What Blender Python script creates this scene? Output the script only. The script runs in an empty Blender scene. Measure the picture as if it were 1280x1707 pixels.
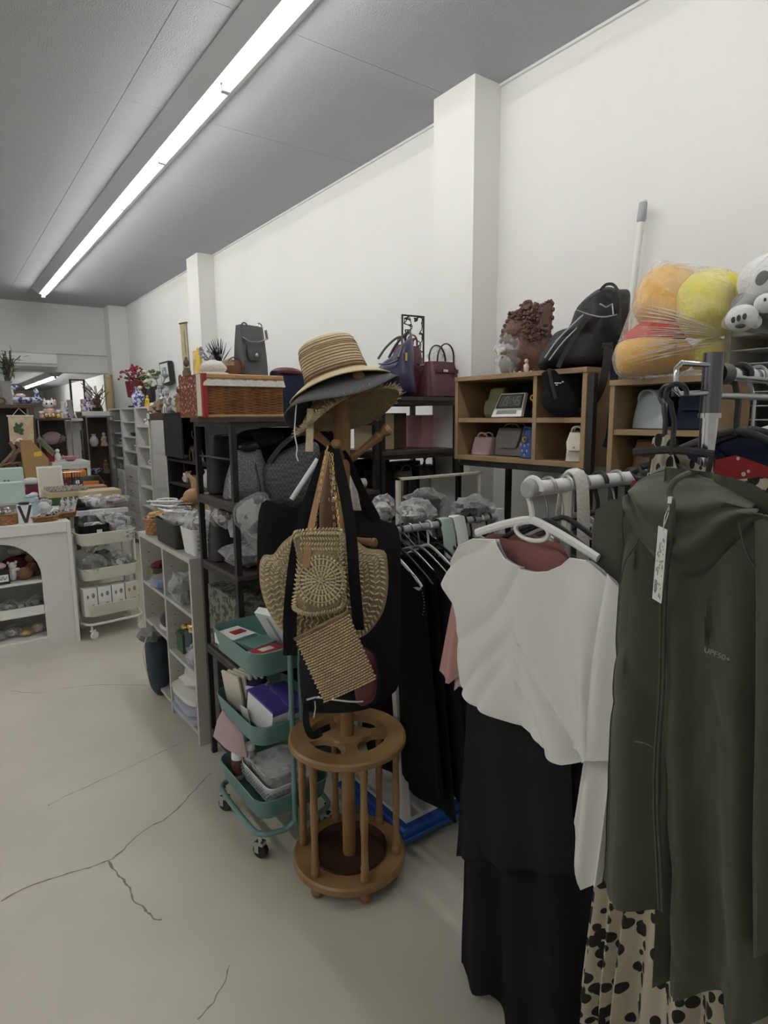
import bpy, math, random
from mathutils import Vector, Matrix, Euler, noise
random.seed(7)
PI = math.pi
SC = bpy.context.scene
COL = SC.collection
# ------------------------------------------------------------------ camera
# camera basis solved from the vanishing points of the room (x right, y down, z forward)
FPX = 1019.4
AX = Vector((0.80859, -0.09655, 0.58040)); AY = Vector((-0.58833, -0.12002, 0.79966)); AZ = Vector((-0.00755, -0.98807, -0.15385))
EYE = Vector((0, 0, 1.5))
camd = bpy.data.cameras.new('camera'); cam = bpy.data.objects.new('camera', camd); COL.objects.link(cam)
cam.matrix_world = Matrix(((AX[0], -AX[1], -AX[2], EYE[0]), (AY[0], -AY[1], -AY[2], EYE[1]), (AZ[0], -AZ[1], -AZ[2], EYE[2]), (0, 0, 0, 1)))
camd.sensor_fit = 'HORIZONTAL'; camd.sensor_width = 36; camd.lens = 36 * FPX / 1280
camd.clip_start = 0.02; camd.clip_end = 60
SC.camera = cam
# ------------------------------------------------------------------ world, exposure
w = bpy.data.worlds.new('world'); SC.world = w; w.use_nodes = True
w.node_tree.nodes['Background'].inputs[0].default_value = (0.8, 0.85, 1, 1)
w.node_tree.nodes['Background'].inputs[1].default_value = 0.15
vs = SC.view_settings; vs.view_transform = 'Standard'; vs.look = 'None'; vs.gamma = 1; vs.use_curve_mapping = False
vs.exposure = 0.36
TUBE = 34.0          # radiance of the fluorescent tubes

# ------------------------------------------------------------------ survey helpers: a sight line met with a real plane
def ray(px, py):
    v = Vector((px - 640.0, py - 853.0, FPX)); return Vector((AX.dot(v), AY.dot(v), AZ.dot(v)))
def fx(px, py, X): r = ray(px, py); return EYE + r * (X / r.x)
def fy(px, py, Y): r = ray(px, py); return EYE + r * (Y / r.y)
def fz(px, py, Z): r = ray(px, py); return EYE + r * ((Z - 1.5) / r.z)
def fd(px, py, d): return EYE + ray(px, py) * (d / FPX)

# ------------------------------------------------------------------ materials
def mat(name, col, rough=.6, metal=0, bump=0, bscale=40, var=0, vscale=6, col2=None, emit=0, trans=0, spec=.5, sheen=0, wave=None, pat=None):
    m = bpy.data.materials.new(name); m.use_nodes = True; nt = m.node_tree; N = nt.nodes; L = nt.links
    b = N['Principled BSDF']; b.inputs['Roughness'].default_value = rough; b.inputs['Metallic'].default_value = metal
    b.inputs['Specular IOR Level'].default_value = spec
    c4 = (*col, 1); b.inputs['Base Color'].default_value = c4
    if sheen: b.inputs['Sheen Weight'].default_value = sheen
    if trans: b.inputs['Transmission Weight'].default_value = trans
    if emit: b.inputs['Emission Color'].default_value = c4; b.inputs['Emission Strength'].default_value = emit
    tc = None
    def coord():
        nonlocal tc
        if tc is None: tc = N.new('ShaderNodeTexCoord')
        return tc.outputs['Object']
    last = None
    if var or col2:
        n = N.new('ShaderNodeTexNoise'); n.inputs['Scale'].default_value = vscale; n.inputs['Detail'].default_value = 5
        L.new(coord(), n.inputs['Vector'])
        r = N.new('ShaderNodeValToRGB'); r.color_ramp.elements[0].position = .35; r.color_ramp.elements[1].position = .65
        k = 1 - var
        r.color_ramp.elements[0].color = (*(col2 or [c * k for c in col]), 1); r.color_ramp.elements[1].color = c4
        L.new(n.outputs['Fac'], r.inputs['Fac']); L.new(r.outputs['Color'], b.inputs['Base Color'])
    if pat:      # ('voronoi'|'checker'|'dots'|'wood'|'stripe', scale, colour2, threshold)
        kind, sc, c2, th = pat
        mx = N.new('ShaderNodeMixRGB'); mx.inputs[1].default_value = c4; mx.inputs[2].default_value = (*c2, 1)
        if kind == 'dots':
            mp = N.new('ShaderNodeMapping'); L.new(coord(), mp.inputs['Vector']); mp.inputs['Scale'].default_value = (0.15, 1.25, .75)
            v = N.new('ShaderNodeTexVoronoi'); v.inputs['Scale'].default_value = sc; v.inputs['Randomness'].default_value = .75; L.new(mp.outputs[0], v.inputs['Vector'])
            c = N.new('ShaderNodeMath'); c.operation = 'LESS_THAN'; c.inputs[1].default_value = th; L.new(v.outputs['Distance'], c.inputs[0]); L.new(c.outputs[0], mx.inputs[0])
        elif kind == 'voronoi':
            v = N.new('ShaderNodeTexVoronoi'); v.inputs['Scale'].default_value = sc; L.new(coord(), v.inputs['Vector'])
            c = N.new('ShaderNodeMath'); c.operation = 'LESS_THAN'; c.inputs[1].default_value = th; L.new(v.outputs['Distance'], c.inputs[0]); L.new(c.outputs[0], mx.inputs[0])
        elif kind == 'noise':
            v = N.new('ShaderNodeTexNoise'); v.inputs['Scale'].default_value = sc; v.inputs['Detail'].default_value = 3; L.new(coord(), v.inputs['Vector'])
            c = N.new('ShaderNodeMath'); c.operation = 'GREATER_THAN'; c.inputs[1].default_value = th; L.new(v.outputs['Fac'], c.inputs[0]); L.new(c.outputs[0], mx.inputs[0])
        elif kind == 'checker':
            v = N.new('ShaderNodeTexChecker'); v.inputs['Scale'].default_value = sc; L.new(coord(), v.inputs['Vector']); L.new(v.outputs['Fac'], mx.inputs[0])
        else:
            v = N.new('ShaderNodeTexWave'); v.inputs['Scale'].default_value = sc; v.inputs['Distortion'].default_value = 6 if kind == 'wood' else 0
            v.inputs['Detail'].default_value = 3; v.bands_direction = 'Z' if kind == 'stripe' else 'Y'; v.inputs['Detail Scale'].default_value = .6
            L.new(coord(), v.inputs['Vector'])
            if kind == 'wood':
                mp = N.new('ShaderNodeMapping'); L.new(coord(), mp.inputs['Vector']); mp.inputs['Scale'].default_value = (1, .25, 1.2); L.new(mp.outputs[0], v.inputs['Vector'])
            L.new(v.outputs['Fac'], mx.inputs[0])
            if kind == 'wood': mx.inputs[0].default_value = .5
        L.new(mx.outputs[0], b.inputs['Base Color'])
    if bump:
        n = N.new('ShaderNodeTexNoise'); n.inputs['Scale'].default_value = bscale; n.inputs['Detail'].default_value = 4; L.new(coord(), n.inputs['Vector'])
        bp = N.new('ShaderNodeBump'); bp.inputs['Strength'].default_value = bump; bp.inputs['Distance'].default_value = .01
        L.new(n.outputs['Fac'], bp.inputs['Height']); L.new(bp.outputs[0], b.inputs['Normal'])
        if wave:
            ww = N.new('ShaderNodeTexWave'); ww.inputs['Scale'].default_value = wave; ww.inputs['Distortion'].default_value = 1; L.new(coord(), ww.inputs['Vector']); L.new(ww.outputs['Fac'], bp.inputs['Height'])
    return m
def film(name, col=(.9, .92, .93), fac=.28, rough=.12):
    # thin clear plastic film: mostly see-through with a glossy skin
    m = bpy.data.materials.new(name); m.use_nodes = True; nt = m.node_tree; N = nt.nodes; L = nt.links
    b = N['Principled BSDF']; b.inputs['Base Color'].default_value = (*col, 1); b.inputs['Roughness'].default_value = rough
    t = N.new('ShaderNodeBsdfTransparent'); mx = N.new('ShaderNodeMixShader')
    lw = N.new('ShaderNodeLayerWeight'); lw.inputs['Blend'].default_value = .35
    mr = N.new('ShaderNodeMapRange'); mr.inputs['To Min'].default_value = fac * .5; mr.inputs['To Max'].default_value = min(1, fac * 2.2)
    L.new(lw.outputs['Facing'], mr.inputs['Value']); L.new(mr.outputs[0], mx.inputs[0]); L.new(t.outputs[0], mx.inputs[1]); L.new(b.outputs[0], mx.inputs[2])
    n = N.new('ShaderNodeTexNoise'); n.inputs['Scale'].default_value = 14; n.inputs['Detail'].default_value = 5; n.inputs['Distortion'].default_value = 1.5
    tc = N.new('ShaderNodeTexCoord'); L.new(tc.outputs['Object'], n.inputs['Vector'])
    bp = N.new('ShaderNodeBump'); bp.inputs['Strength'].default_value = .9; bp.inputs['Distance'].default_value = .03
    L.new(n.outputs['Fac'], bp.inputs['Height']); L.new(bp.outputs[0], b.inputs['Normal'])
    L.new(mx.outputs[0], N['Material Output'].inputs[0]); return m

M = {}
def mk(k, *a, **kw): M[k] = mat(k, *a, **kw)
mk('wall paint', (.80, .80, .775), .9, bump=.06, bscale=60, var=.03, vscale=2)
mk('ceiling board', (.45, .47, .50), .92, bump=.25, bscale=160, var=.05, vscale=90)
mk('ceiling gap', (.28, .28, .28), .9)
mk('concrete', (.60, .56, .475), .5, bump=.08, bscale=12, var=.10, vscale=2.2, spec=.4)
mk('crack', (.24, .21, .18), .9)
mk('white gloss', (.78, .78, .76), .4)
mk('lamp housing', (.62, .64, .68), .45)
M['tube'] = mat('tube', (1.0, .985, .95), .4, emit=TUBE)
mk('white laminate', (.74, .73, .71), .45, var=.04)
mk('grey laminate', (.52, .50, .46), .5, var=.06)
mk('cream metal', (.74, .72, .64), .35)
mk('teal metal', (.145, .27, .255), .4)
mk('black metal', (.018, .017, .018), .45)
mk('dark board', (.075, .055, .045), .5, var=.4, vscale=20)
mk('black wood', (.022, .02, .024), .45)
mk('oak', (.30, .17, .07), .42, pat=('wood', 9, (.225, .12, .045), 0))
mk('shelf oak', (.36, .245, .135), .5, pat=('wood', 7, (.29, .19, .10), 0))
mk('dark varnish', (.05, .025, .015), .25)
mk('chrome', (.62, .62, .64), .14, 1)
mk('dark chrome', (.16, .16, .17), .2, 1)
mk('steel', (.45, .46, .48), .3, 1)
mk('gold', (.75, .55, .22), .3, 1)
mk('brass dull', (.4, .32, .18), .45, .8)
mk('white plastic', (.80, .80, .78), .35)
mk('grey plastic', (.38, .39, .40), .4)
mk('black plastic', (.016, .016, .017), .38)
mk('rubber', (.02, .02, .02), .6)
mk('blue plastic', (.015, .07, .30), .35)
mk('black cloth', (.010, .010, .012), .9, bump=.15, bscale=220, spec=.15)
mk('nylon', (.016, .016, .019), .5, bump=.3, bscale=45, spec=.35)
mk('black cotton', (.016, .016, .018), .92, bump=.15, bscale=220, spec=.12)
mk('navy cloth', (.018, .026, .05), .8, spec=.2)
mk('navy leather', (.035, .035, .085), .35, bump=.1, bscale=120)
mk('burgundy leather', (.11, .018, .028), .35, bump=.12, bscale=120)
mk('plum leather', (.095, .028, .038), .42, bump=.12, bscale=120)
mk('black leather', (.02, .019, .021), .35, bump=.15, bscale=100)
mk('grey leather', (.10, .105, .11), .5, bump=.12, bscale=120)
mk('taupe leather', (.26, .23, .22), .55, bump=.12, bscale=120)
mk('brown leather', (.16, .075, .035), .45, bump=.15, bscale=90)
mk('carved leather', (.115, .05, .04), .5, bump=.5, bscale=60)
mk('tan leather', (.34, .19, .09), .5, bump=.1)
mk('olive knit', (.14, .12, .09), .8, bump=.3, bscale=80)
mk('jacket green', (.062, .072, .048), .62, bump=.04, bscale=300, spec=.3, sheen=.1)
mk('jacket trim', (.045, .05, .038), .5)
mk('sheer white', (.74, .74, .71), .8, bump=.5, bscale=7, spec=.2)
mk('pink cloth', (.48, .27, .25), .8, bump=.4, bscale=70)
mk('rose velvet', (.30, .13, .12), .85, bump=.2, bscale=90)
mk('red print', (.33, .02, .02), .7, pat=('voronoi', 46, (.7, .6, .55), .18))
mk('dotted cloth', (.46, .42, .33), .8, pat=('dots', 44, (.014, .011, .01), .47))
mk('straw', (.66, .52, .32), .7, bump=.4, bscale=180)
mk('straw line', (.20, .11, .06), .8)
mk('raffia', (.37, .28, .16), .8, bump=.8, bscale=150, var=.2, vscale=30)
mk('raffia pale', (.66, .56, .36), .8, bump=.6, bscale=150, var=.15, vscale=30)
mk('woven tan', (.22, .14, .075), .8, bump=.4, bscale=120)
mk('woven straw', (.52, .39, .24), .7)
mk('woven tan dark', (.30, .20, .11), .8)
mk('grey felt', (.12, .12, .125), .95, bump=.15, bscale=200, spec=.1)
mk('wicker', (.36, .18, .075), .5, bump=.4, bscale=60, var=.3, vscale=25)
mk('wicker pale', (.50, .30, .14), .5, bump=.3, bscale=60)
mk('lace', (.72, .70, .66), .85, pat=('voronoi', 160, (.45, .40, .36), .25))
mk('red damask', (.19, .04, .025), .8, pat=('voronoi', 75, (.40, .27, .18), .36))
mk('silver glitter', (.16, .16, .17), .35, .5, pat=('voronoi', 230, (.85, .85, .88), .22))
mk('monogram', (.028, .028, .032), .5, pat=('checker', 90, (.075, .075, .082), 0))
mk('clear panel', (.8, .85, .85), .05, trans=.9)
mk('paper white', (.80, .80, .78), .6)
mk('paper print', (.74, .75, .70), .6, pat=('noise', 38, (.30, .36, .33), .60))
mk('paper cream', (.66, .62, .52), .6)
mk('card brown', (.36, .22, .09), .75, var=.06)
mk('card pale', (.48, .39, .26), .7)
mk('red', (.34, .02, .025), .5)
mk('deep red', (.14, .012, .02), .6, pat=('noise', 40, (.6, .45, .42), .66))
mk('pink', (.58, .28, .32), .6)
mk('pale pink', (.62, .46, .48), .7)
mk('violet', (.10, .06, .34), .5)
mk('blue', (.04, .10, .30), .5)
mk('navy print', (.02, .03, .12), .5, pat=('noise', 60, (.5, .55, .6), .64))
mk('pale blue', (.42, .52, .58), .5)
mk('powder blue', (.44, .50, .52), .35)
mk('mint', (.46, .58, .52), .5)
mk('green', (.04, .09, .035), .6)
mk('olive', (.16, .17, .08), .6)
mk('leaf', (.07, .13, .04), .6, var=.3, vscale=20)
mk('twig', (.10, .075, .055), .8)
mk('yellow', (.72, .48, .06), .7, bump=.2, bscale=60)
mk('lemon plush', (.82, .74, .10), .95, bump=.5, bscale=90, var=.08, sheen=.3)
mk('amber plush', (.80, .45, .07), .95, bump=.5, bscale=90, var=.1, sheen=.3)
mk('orange', (.65, .22, .03), .6)
mk('cream plush', (.68, .62, .50), .95, bump=.5, bscale=90, sheen=.3)
mk('white plush', (.74, .74, .72), .95, bump=.5, bscale=90, sheen=.3)
mk('black plush', (.02, .02, .022), .95, bump=.5, bscale=90)
mk('red plush', (.5, .04, .03), .9, bump=.4, bscale=90)
mk('brown plush', (.20, .10, .05), .95, bump=.5, bscale=90, sheen=.2)
mk('porcelain', (.78, .76, .72), .15)
mk('blue porcelain', (.68, .70, .74), .15, pat=('noise', 36, (.06, .09, .32), .52))
mk('pink porcelain', (.66, .42, .38), .25, pat=('noise', 30, (.75, .68, .55), .5))
mk('dark wood', (.09, .05, .03), .5, bump=.3, bscale=40)
mk('driftwood', (.24, .17, .11), .7, bump=.5, bscale=40, var=.3)
mk('stone grey', (.30, .29, .28), .8, bump=.4, bscale=30)
mk('mixed gems', (.42, .40, .36), .25, pat=('voronoi', 90, (.08, .06, .05), .32))
mk('silver packs', (.50, .50, .48), .2, .3, bump=.9, bscale=40, pat=('noise', 36, (.14, .12, .12), .55))
mk('grey packs', (.27, .27, .27), .3, .1, bump=.9, bscale=30, pat=('noise', 22, (.07, .07, .08), .52))
mk('camo cloth', (.16, .16, .13), .8, pat=('noise', 34, (.04, .05, .035), .5))
mk('knit grey', (.30, .29, .29), .9, bump=.8, bscale=60, var=.3, vscale=40)
mk('denim', (.035, .055, .075), .8, bump=.3, bscale=150)
mk('towel white', (.70, .69, .64), .95, bump=.5, bscale=120)
mk('towel blue', (.40, .43, .50), .95, bump=.5, bscale=120)
mk('mirror', (.85, .86, .86), .02, 1)
mk('lcd', (.14, .15, .14), .3)
mk('lcd digit', (.50, .54, .48), .4)
mk('ink', (.03, .03, .035), .6)
mk('ink grey', (.22, .23, .22), .6)
mk('reflective grey', (.24, .26, .23), .4)
mk('painting teal', (.18, .32, .36), .6, pat=('noise', 16, (.65, .68, .66), .52))
mk('painting gold', (.50, .36, .10), .6, pat=('noise', 12, (.68, .52, .22), .5))
mk('scroll paper', (.42, .35, .20), .8, pat=('noise', 12, (.34, .28, .16), .6))
mk('scroll pink', (.56, .40, .28), .8, pat=('noise', 14, (.60, .50, .34), .5))
mk('blossom red', (.32, .03, .06), .7)
mk('blossom white', (.70, .70, .55), .7)
M['film'] = film('film'); M['film2'] = film('film2', fac=.16); M['film yellow'] = film('film yellow', (.95, .88, .82), .24)
M['film crease'] = film('film crease', (.95, .9, .85), .42, .2)
def glass(name, col=(.8, .86, .86), fac=.055):
    m = film(name, (.04, .05, .05), fac, .03)
    for n in list(m.node_tree.nodes):
        if n.type in ('BUMP', 'TEX_NOISE', 'TEX_COORD'): m.node_tree.nodes.remove(n)
    return m
M['glass'] = glass('glass')

# ------------------------------------------------------------------ mesh builder
def frame(d):
    d = Vector(d).normalized(); a = Vector((0, 0, 1)) if abs(d.z) < .9 else Vector((1, 0, 0))
    u = d.cross(a).normalized(); return u, d.cross(u).normalized()
class MB:
    def __init__(s): s.v = []; s.f = []
    def add(s, vs, fs):
        o = len(s.v); s.v += [tuple(v) for v in vs]; s.f += [tuple(i + o for i in f) for f in fs]; return s
    def box(s, c, d, r=None):
        c = Vector(c); R = r if r is not None else Matrix.Identity(3)
        if isinstance(R, tuple): R = Euler(R).to_matrix()
        vs = [c + R @ Vector((x * d[0] / 2, y * d[1] / 2, z * d[2] / 2)) for x in (-1, 1) for y in (-1, 1) for z in (-1, 1)]
        return s.add(vs, [(0, 1, 3, 2), (4, 6, 7, 5), (0, 4, 5, 1), (2, 3, 7, 6), (0, 2, 6, 4), (1, 5, 7, 3)])
    def bx(s, x0, x1, y0, y1, z0, z1): return s.box(((x0 + x1) / 2, (y0 + y1) / 2, (z0 + z1) / 2), (abs(x1 - x0), abs(y1 - y0), abs(z1 - z0)))
    def tube(s, path, r=.01, n=8, closed=False, rs=None, flat=None, up=None):
        P = [Vector(p) for p in path]; m = len(P); vs = []; u = None
        for i, p in enumerate(P):
            a = P[(i - 1) % m] if (i > 0 or closed) else p; b = P[(i + 1) % m] if (i < m - 1 or closed) else p
            d = (b - a); d = d.normalized() if d.length > 1e-9 else Vector((0, 0, 1))
            if u is None: u = Vector(up) if up is not None else frame(d)[0]
            u = (u - d * u.dot(d)); u = u.normalized() if u.length > 1e-6 else frame(d)[0]
            v = d.cross(u); rr = rs[i] if rs else r; f = flat or 1
            for k in range(n):
                t = 2 * PI * k / n; vs.append(p + u * (rr * math.cos(t)) + v * (rr * f * math.sin(t)))
        fs = []
        for i in range(m if closed else m - 1):
            j = (i + 1) % m
            for k in range(n): k2 = (k + 1) % n; fs.append((i * n + k, i * n + k2, j * n + k2, j * n + k))
        if not closed: fs += [tuple(range(n - 1, -1, -1)), tuple((m - 1) * n + k for k in range(n))]
        return s.add(vs, fs)
    def cyl(s, a, b, r0, r1=None, n=14): return s.tube([a, b], r0, n, rs=[r0, r1 if r1 is not None else r0])
    def lathe(s, prof, c=(0, 0, 0), n=20, R=None, sx=1, sy=1):
        c = Vector(c); R = R or Matrix.Identity(3); vs = []
        for r, z in prof:
            for k in range(n): t = 2 * PI * k / n; vs.append(c + R @ Vector((sx * r * math.cos(t), sy * r * math.sin(t), z)))
        m = len(prof); fs = [(i * n + k, i * n + (k + 1) % n, (i + 1) * n + (k + 1) % n, (i + 1) * n + k) for i in range(m - 1) for k in range(n)]
        fs += [tuple(range(n - 1, -1, -1)), tuple((m - 1) * n + k for k in range(n))]
        return s.add(vs, fs)
    def grid(s, rows, closed=False):
        n = len(rows[0]); vs = [p for r in rows for p in r]; fs = []
        for i in range(len(rows) - 1):
            for k in range(n if closed else n - 1): k2 = (k + 1) % n; fs.append((i * n + k, i * n + k2, (i + 1) * n + k2, (i + 1) * n + k))
        return s.add(vs, fs)
    def loft(s, secs, n=24, cap=True):
        # secs: (centre, half-width vector, half-depth vector, exponent)
        rows = []
        for c, u, v, p in secs:
            c = Vector(c); u = Vector(u); v = Vector(v); row = []
            for k in range(n):
                t = 2 * PI * k / n; a, b = math.cos(t), math.sin(t)
                row.append(c + u * (math.copysign(abs(a) ** (2 / p), a)) + v * (math.copysign(abs(b) ** (2 / p), b)))
            rows.append(row)
        o = len(s.v); s.grid(rows, True)
        if cap: m = len(rows) - 1; s.f += [tuple(o + k for k in range(n - 1, -1, -1)), tuple(o + m * n + k for k in range(n))]
        return s
    def prism(s, poly, d):
        P = [Vector(p) for p in poly]; d = Vector(d); n = len(P)
        return s.add(P + [p + d for p in P], [tuple(range(n)), tuple(range(2 * n - 1, n - 1, -1))] + [(i, i + n, (i + 1) % n + n, (i + 1) % n) for i in range(n)])
    def ell(s, c, d, n=14, m=9, R=None, nz=0, ns=8, seed=0):
        c = Vector(c); R = R if R is not None else Matrix.Identity(3)
        if isinstance(R, tuple): R = Euler(R).to_matrix()
        vs = [c + R @ Vector((0, 0, -d[2]))]
        def q(x, y, z):
            p = Vector((x * d[0], y * d[1], z * d[2]))
            if nz: p *= 1 + nz * noise.noise(Vector((x, y, z)) * ns * .25 + Vector((seed, seed * 2, 0)))
            return c + R @ p
        for i in range(1, m):
            a = -PI / 2 + PI * i / m
            for k in range(n): t = 2 * PI * k / n; vs.append(q(math.cos(a) * math.cos(t), math.cos(a) * math.sin(t), math.sin(a)))
        vs.append(c + R @ Vector((0, 0, d[2]))); fs = [(0, 1 + (k + 1) % n, 1 + k) for k in range(n)]
        for i in range(m - 2):
            for k in range(n): a = 1 + i * n; fs.append((a + k, a + (k + 1) % n, a + n + (k + 1) % n, a + n + k))
        L = len(vs) - 1; a = 1 + (m - 2) * n; fs += [(a + k, a + (k + 1) % n, L) for k in range(n)]
        return s.add(vs, fs)
    def pillow(s, pts, nrm, bulge, rings=6, edge=.004, nz=0, ns=12, back=.5, p=2.0):
        # a stuffed shape: outline with a domed front (along nrm) and a flatter back
        P = [Vector(q) for q in pts]; nrm = Vector(nrm).normalized(); n = len(P); c = sum(P, Vector()) / n; vs = []; fs = []
        for sgn, bl in ((1, bulge), (-1, bulge * back)):
            o = len(vs)
            for k in range(rings):
                t = 1 - k / rings; h = bl * (1 - t ** p) ** .5 + edge
                for q in P:
                    a = c + (q - c) * t; hh = h * (1 + nz * noise.noise(a * ns)); vs.append(a + nrm * (sgn * hh))
            vs.append(c + nrm * (sgn * (bl + edge)))
            for k in range(rings - 1):
                for i in range(n):
                    j = (i + 1) % n; f = (o + k * n + i, o + k * n + j, o + (k + 1) * n + j, o + (k + 1) * n + i); fs.append(f if sgn > 0 else f[::-1])
            e = o + rings * n
            for i in range(n): j = (i + 1) % n; f = (o + (rings - 1) * n + i, o + (rings - 1) * n + j, e); fs.append(f if sgn > 0 else f[::-1])
        o2 = rings * n + 1
        for i in range(n): j = (i + 1) % n; fs.append((i, o2 + i, o2 + j, j))
        return s.add(vs, fs)
def smoothpts(pts, k=4, closed=True):
    P = [Vector(p) for p in pts]; n = len(P); out = []
    for i in range(n if closed else n - 1):
        a, b, c, d = (P[(i - 1) % n], P[i], P[(i + 1) % n], P[(i + 2) % n]) if closed else (P[max(i - 1, 0)], P[i], P[i + 1], P[min(i + 2, n - 1)])
        for j in range(k):
            t = j / k; out.append(.5 * ((2 * b) + (c - a) * t + (2 * a - 5 * b + 4 * c - d) * t * t + (3 * b - a - 3 * c + d) * t ** 3))
    if not closed: out.append(P[-1])
    return out

def mesh_obj(name, mb, m, smooth=38, bev=0, solid=0, sub=0, recalc=True, off=None):
    me = bpy.data.meshes.new(name)
    vs = mb.v if off is None else [tuple(Vector(v) - off) for v in mb.v]
    me.from_pydata(vs, [], mb.f); me.update()
    if recalc:
        import bmesh
        bm = bmesh.new(); bm.from_mesh(me); bmesh.ops.recalc_face_normals(bm, faces=bm.faces); bm.to_mesh(me); bm.free()
    if smooth and len(me.polygons):
        me.polygons.foreach_set('use_smooth', [True] * len(me.polygons)); me.set_sharp_from_angle(angle=math.radians(smooth))
    me.materials.append(M[m] if isinstance(m, str) else m)
    o = bpy.data.objects.new(name, me); COL.objects.link(o)
    if bev: b = o.modifiers.new('bevel', 'BEVEL'); b.width = bev; b.segments = 2; b.limit_method = 'ANGLE'; b.angle_limit = .6
    if solid: b = o.modifiers.new('solid', 'SOLIDIFY'); b.thickness = solid; b.offset = 0
    if sub: b = o.modifiers.new('sub', 'SUBSURF'); b.levels = sub; b.render_levels = sub
    return o
def tag(o, label, cat, group=None):
    o['label'] = label; o['category'] = cat
    if group: o['group'] = group
    return o
class T:      # a thing: an Empty at its base with parts as children.  w=True: the part's mesh was built in room coordinates
    def __init__(s, name, label, cat, loc=(0, 0, 0), rz=0, group=None):
        s.o = bpy.data.objects.new(name, None); COL.objects.link(s.o); s.o.empty_display_size = .05
        s.loc = Vector(loc); s.rz = rz; s.o.location = s.loc; s.o.rotation_euler = (0, 0, rz); tag(s.o, label, cat, group)
    def part(s, name, mb, m, parent=None, w=False, label=None, stuff=False, **k):
        if w and s.rz:
            Ri = Matrix.Rotation(-s.rz, 3, 'Z'); q = MB(); q.v = [tuple(Ri @ (Vector(v) - s.loc)) for v in mb.v]; q.f = mb.f; mb = q; w = False
        o = mesh_obj(name, mb, m, off=s.loc if w else None, **k); o.parent = parent or s.o
        if label: o['label'] = label
        if stuff: o['kind'] = 'stuff'
        return o
def single(name, label, cat, mb, m, loc=(0, 0, 0), rz=0, group=None, w=False, **k):
    loc = Vector(loc); o = mesh_obj(name, mb, m, off=loc if w else None, **k); o.location = loc; o.rotation_euler = (0, 0, rz)
    return tag(o, label, cat, group)
def struct(name, mb, m, parent=None, **k):
    k.setdefault('smooth', 0); o = mesh_obj(name, mb, m, **k); o['kind'] = 'structure'
    if parent: o.parent = parent
    return o
def copy_tree(o, parent=None):
    c = o.copy(); COL.objects.link(c)
    if parent: c.parent = parent
    for ch in list(o.children): copy_tree(ch, c)
    return c
def text_part(name, txt, size, m, parent, loc, rot, extr=.0004):
    cu = bpy.data.curves.new(name, 'FONT'); cu.body = txt; cu.size = size; cu.extrude = extr; cu.align_x = 'CENTER'; cu.align_y = 'CENTER'
    t = bpy.data.objects.new(name, cu); me = bpy.data.meshes.new_from_object(t); bpy.data.objects.remove(t)
    me.materials.append(M[m]) if not me.materials else None
    o = bpy.data.objects.new(name, me); COL.objects.link(o); o.location = loc; o.rotation_euler = rot
    if isinstance(rot, Matrix): o.rotation_euler = rot.to_euler()
    if parent: o.parent = parent
    return o
def arc(c, r, a0, a1, n, u=(1, 0, 0), v=(0, 0, 1)):
    c = Vector(c); u = Vector(u); v = Vector(v); return [c + u * (r * math.cos(a0 + (a1 - a0) * i / n)) + v * (r * math.sin(a0 + (a1 - a0) * i / n)) for i in range(n + 1)]
CR = Vector((.809, -.588, 0)); CN = Vector((-.588, -.809, 0)); UP = Vector((0, 0, 1))   # directions of things that hang facing the aisle

# ------------------------------------------------------------------ the room
ZC = 3.0; XW = 2.25; YB = 9.3
floor = struct('floor', MB().bx(-3.2, 2.6, -2.2, 18, -.1, 0), 'concrete')
for i, pts in enumerate([
    [(0, 1503), (40, 1482), (90, 1462), (140, 1448), (180, 1435), (205, 1415), (240, 1385), (270, 1368), (300, 1345), (325, 1315), (352, 1288)],
    [(180, 1435), (190, 1452), (205, 1466), (215, 1480), (222, 1498), (240, 1514), (252, 1528), (268, 1535)],
    [(15, 1150), (60, 1155), (120, 1145), (180, 1141), (245, 1142)],
    [(80, 1342), (130, 1318), (190, 1290), (245, 1265), (300, 1238)],
    [(330, 1700), (352, 1672), (372, 1640), (383, 1608)]]):
    mb = MB(); P = smoothpts([fz(a, b, 0) for a, b in pts], 5, False); wd = .0027 if i in (0, 1) else .0017
    rows = []
    for j, p in enumerate(P):
        p = p + Vector((noise.noise(p * 30), noise.noise(p * 30 + Vector((9, 9, 9))), 0)) * .008
        d = (P[min(j + 1, len(P) - 1)] - P[max(j - 1, 0)]).normalized(); q = Vector((-d.y, d.x, 0)) * wd * (.5 + abs(noise.noise(p * 60)) * 2)
        rows.append([Vector((p.x + q.x, p.y + q.y, .0006)), Vector((p.x - q.x, p.y - q.y, .0006))])
    mb.grid(rows); mesh = struct('crack', mb, 'crack', floor)
ceil = struct('ceiling', MB().bx(-3.2, 2.6, -2.2, YB + .1, ZC + .012, ZC + .1), 'ceiling gap')
ys = [2.37 + .91 * k for k in range(-5, 9)]; xs = [.863 + .91 * 2 * k for k in (-3, -2, -1, 0, 1)]
for a, x0 in enumerate(xs[:-1]):
    for b in range(len(ys) - 1):
        x1, y0, y1 = min(xs[a + 1], XW), ys[b], ys[b + 1]
        if x0 < -3.1: x0 = -3.0
        pm = struct('ceiling_panel', MB().bx(x0 + .0012, x1 - .0012, y0 + .0012, min(y1, YB) - .0012, ZC, ZC + .012), 'ceiling board', ceil)
wr = struct('wall_right', MB().bx(XW, XW + .1, -2.2, 18, 0, ZC + .1), 'wall paint')
struct('wall_left', MB().bx(-3.1, -3.0, -2.2, 18, 0, ZC + .1), 'wall paint')
struct('wall_front', MB().bx(-3.0, XW, -2.2, -2.1, 0, ZC + .1), 'wall paint')
bk = struct('wall_back', MB().bx(-3.0, XW, YB, YB + .15, 2.12, ZC + .02), 'wall paint')
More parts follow.
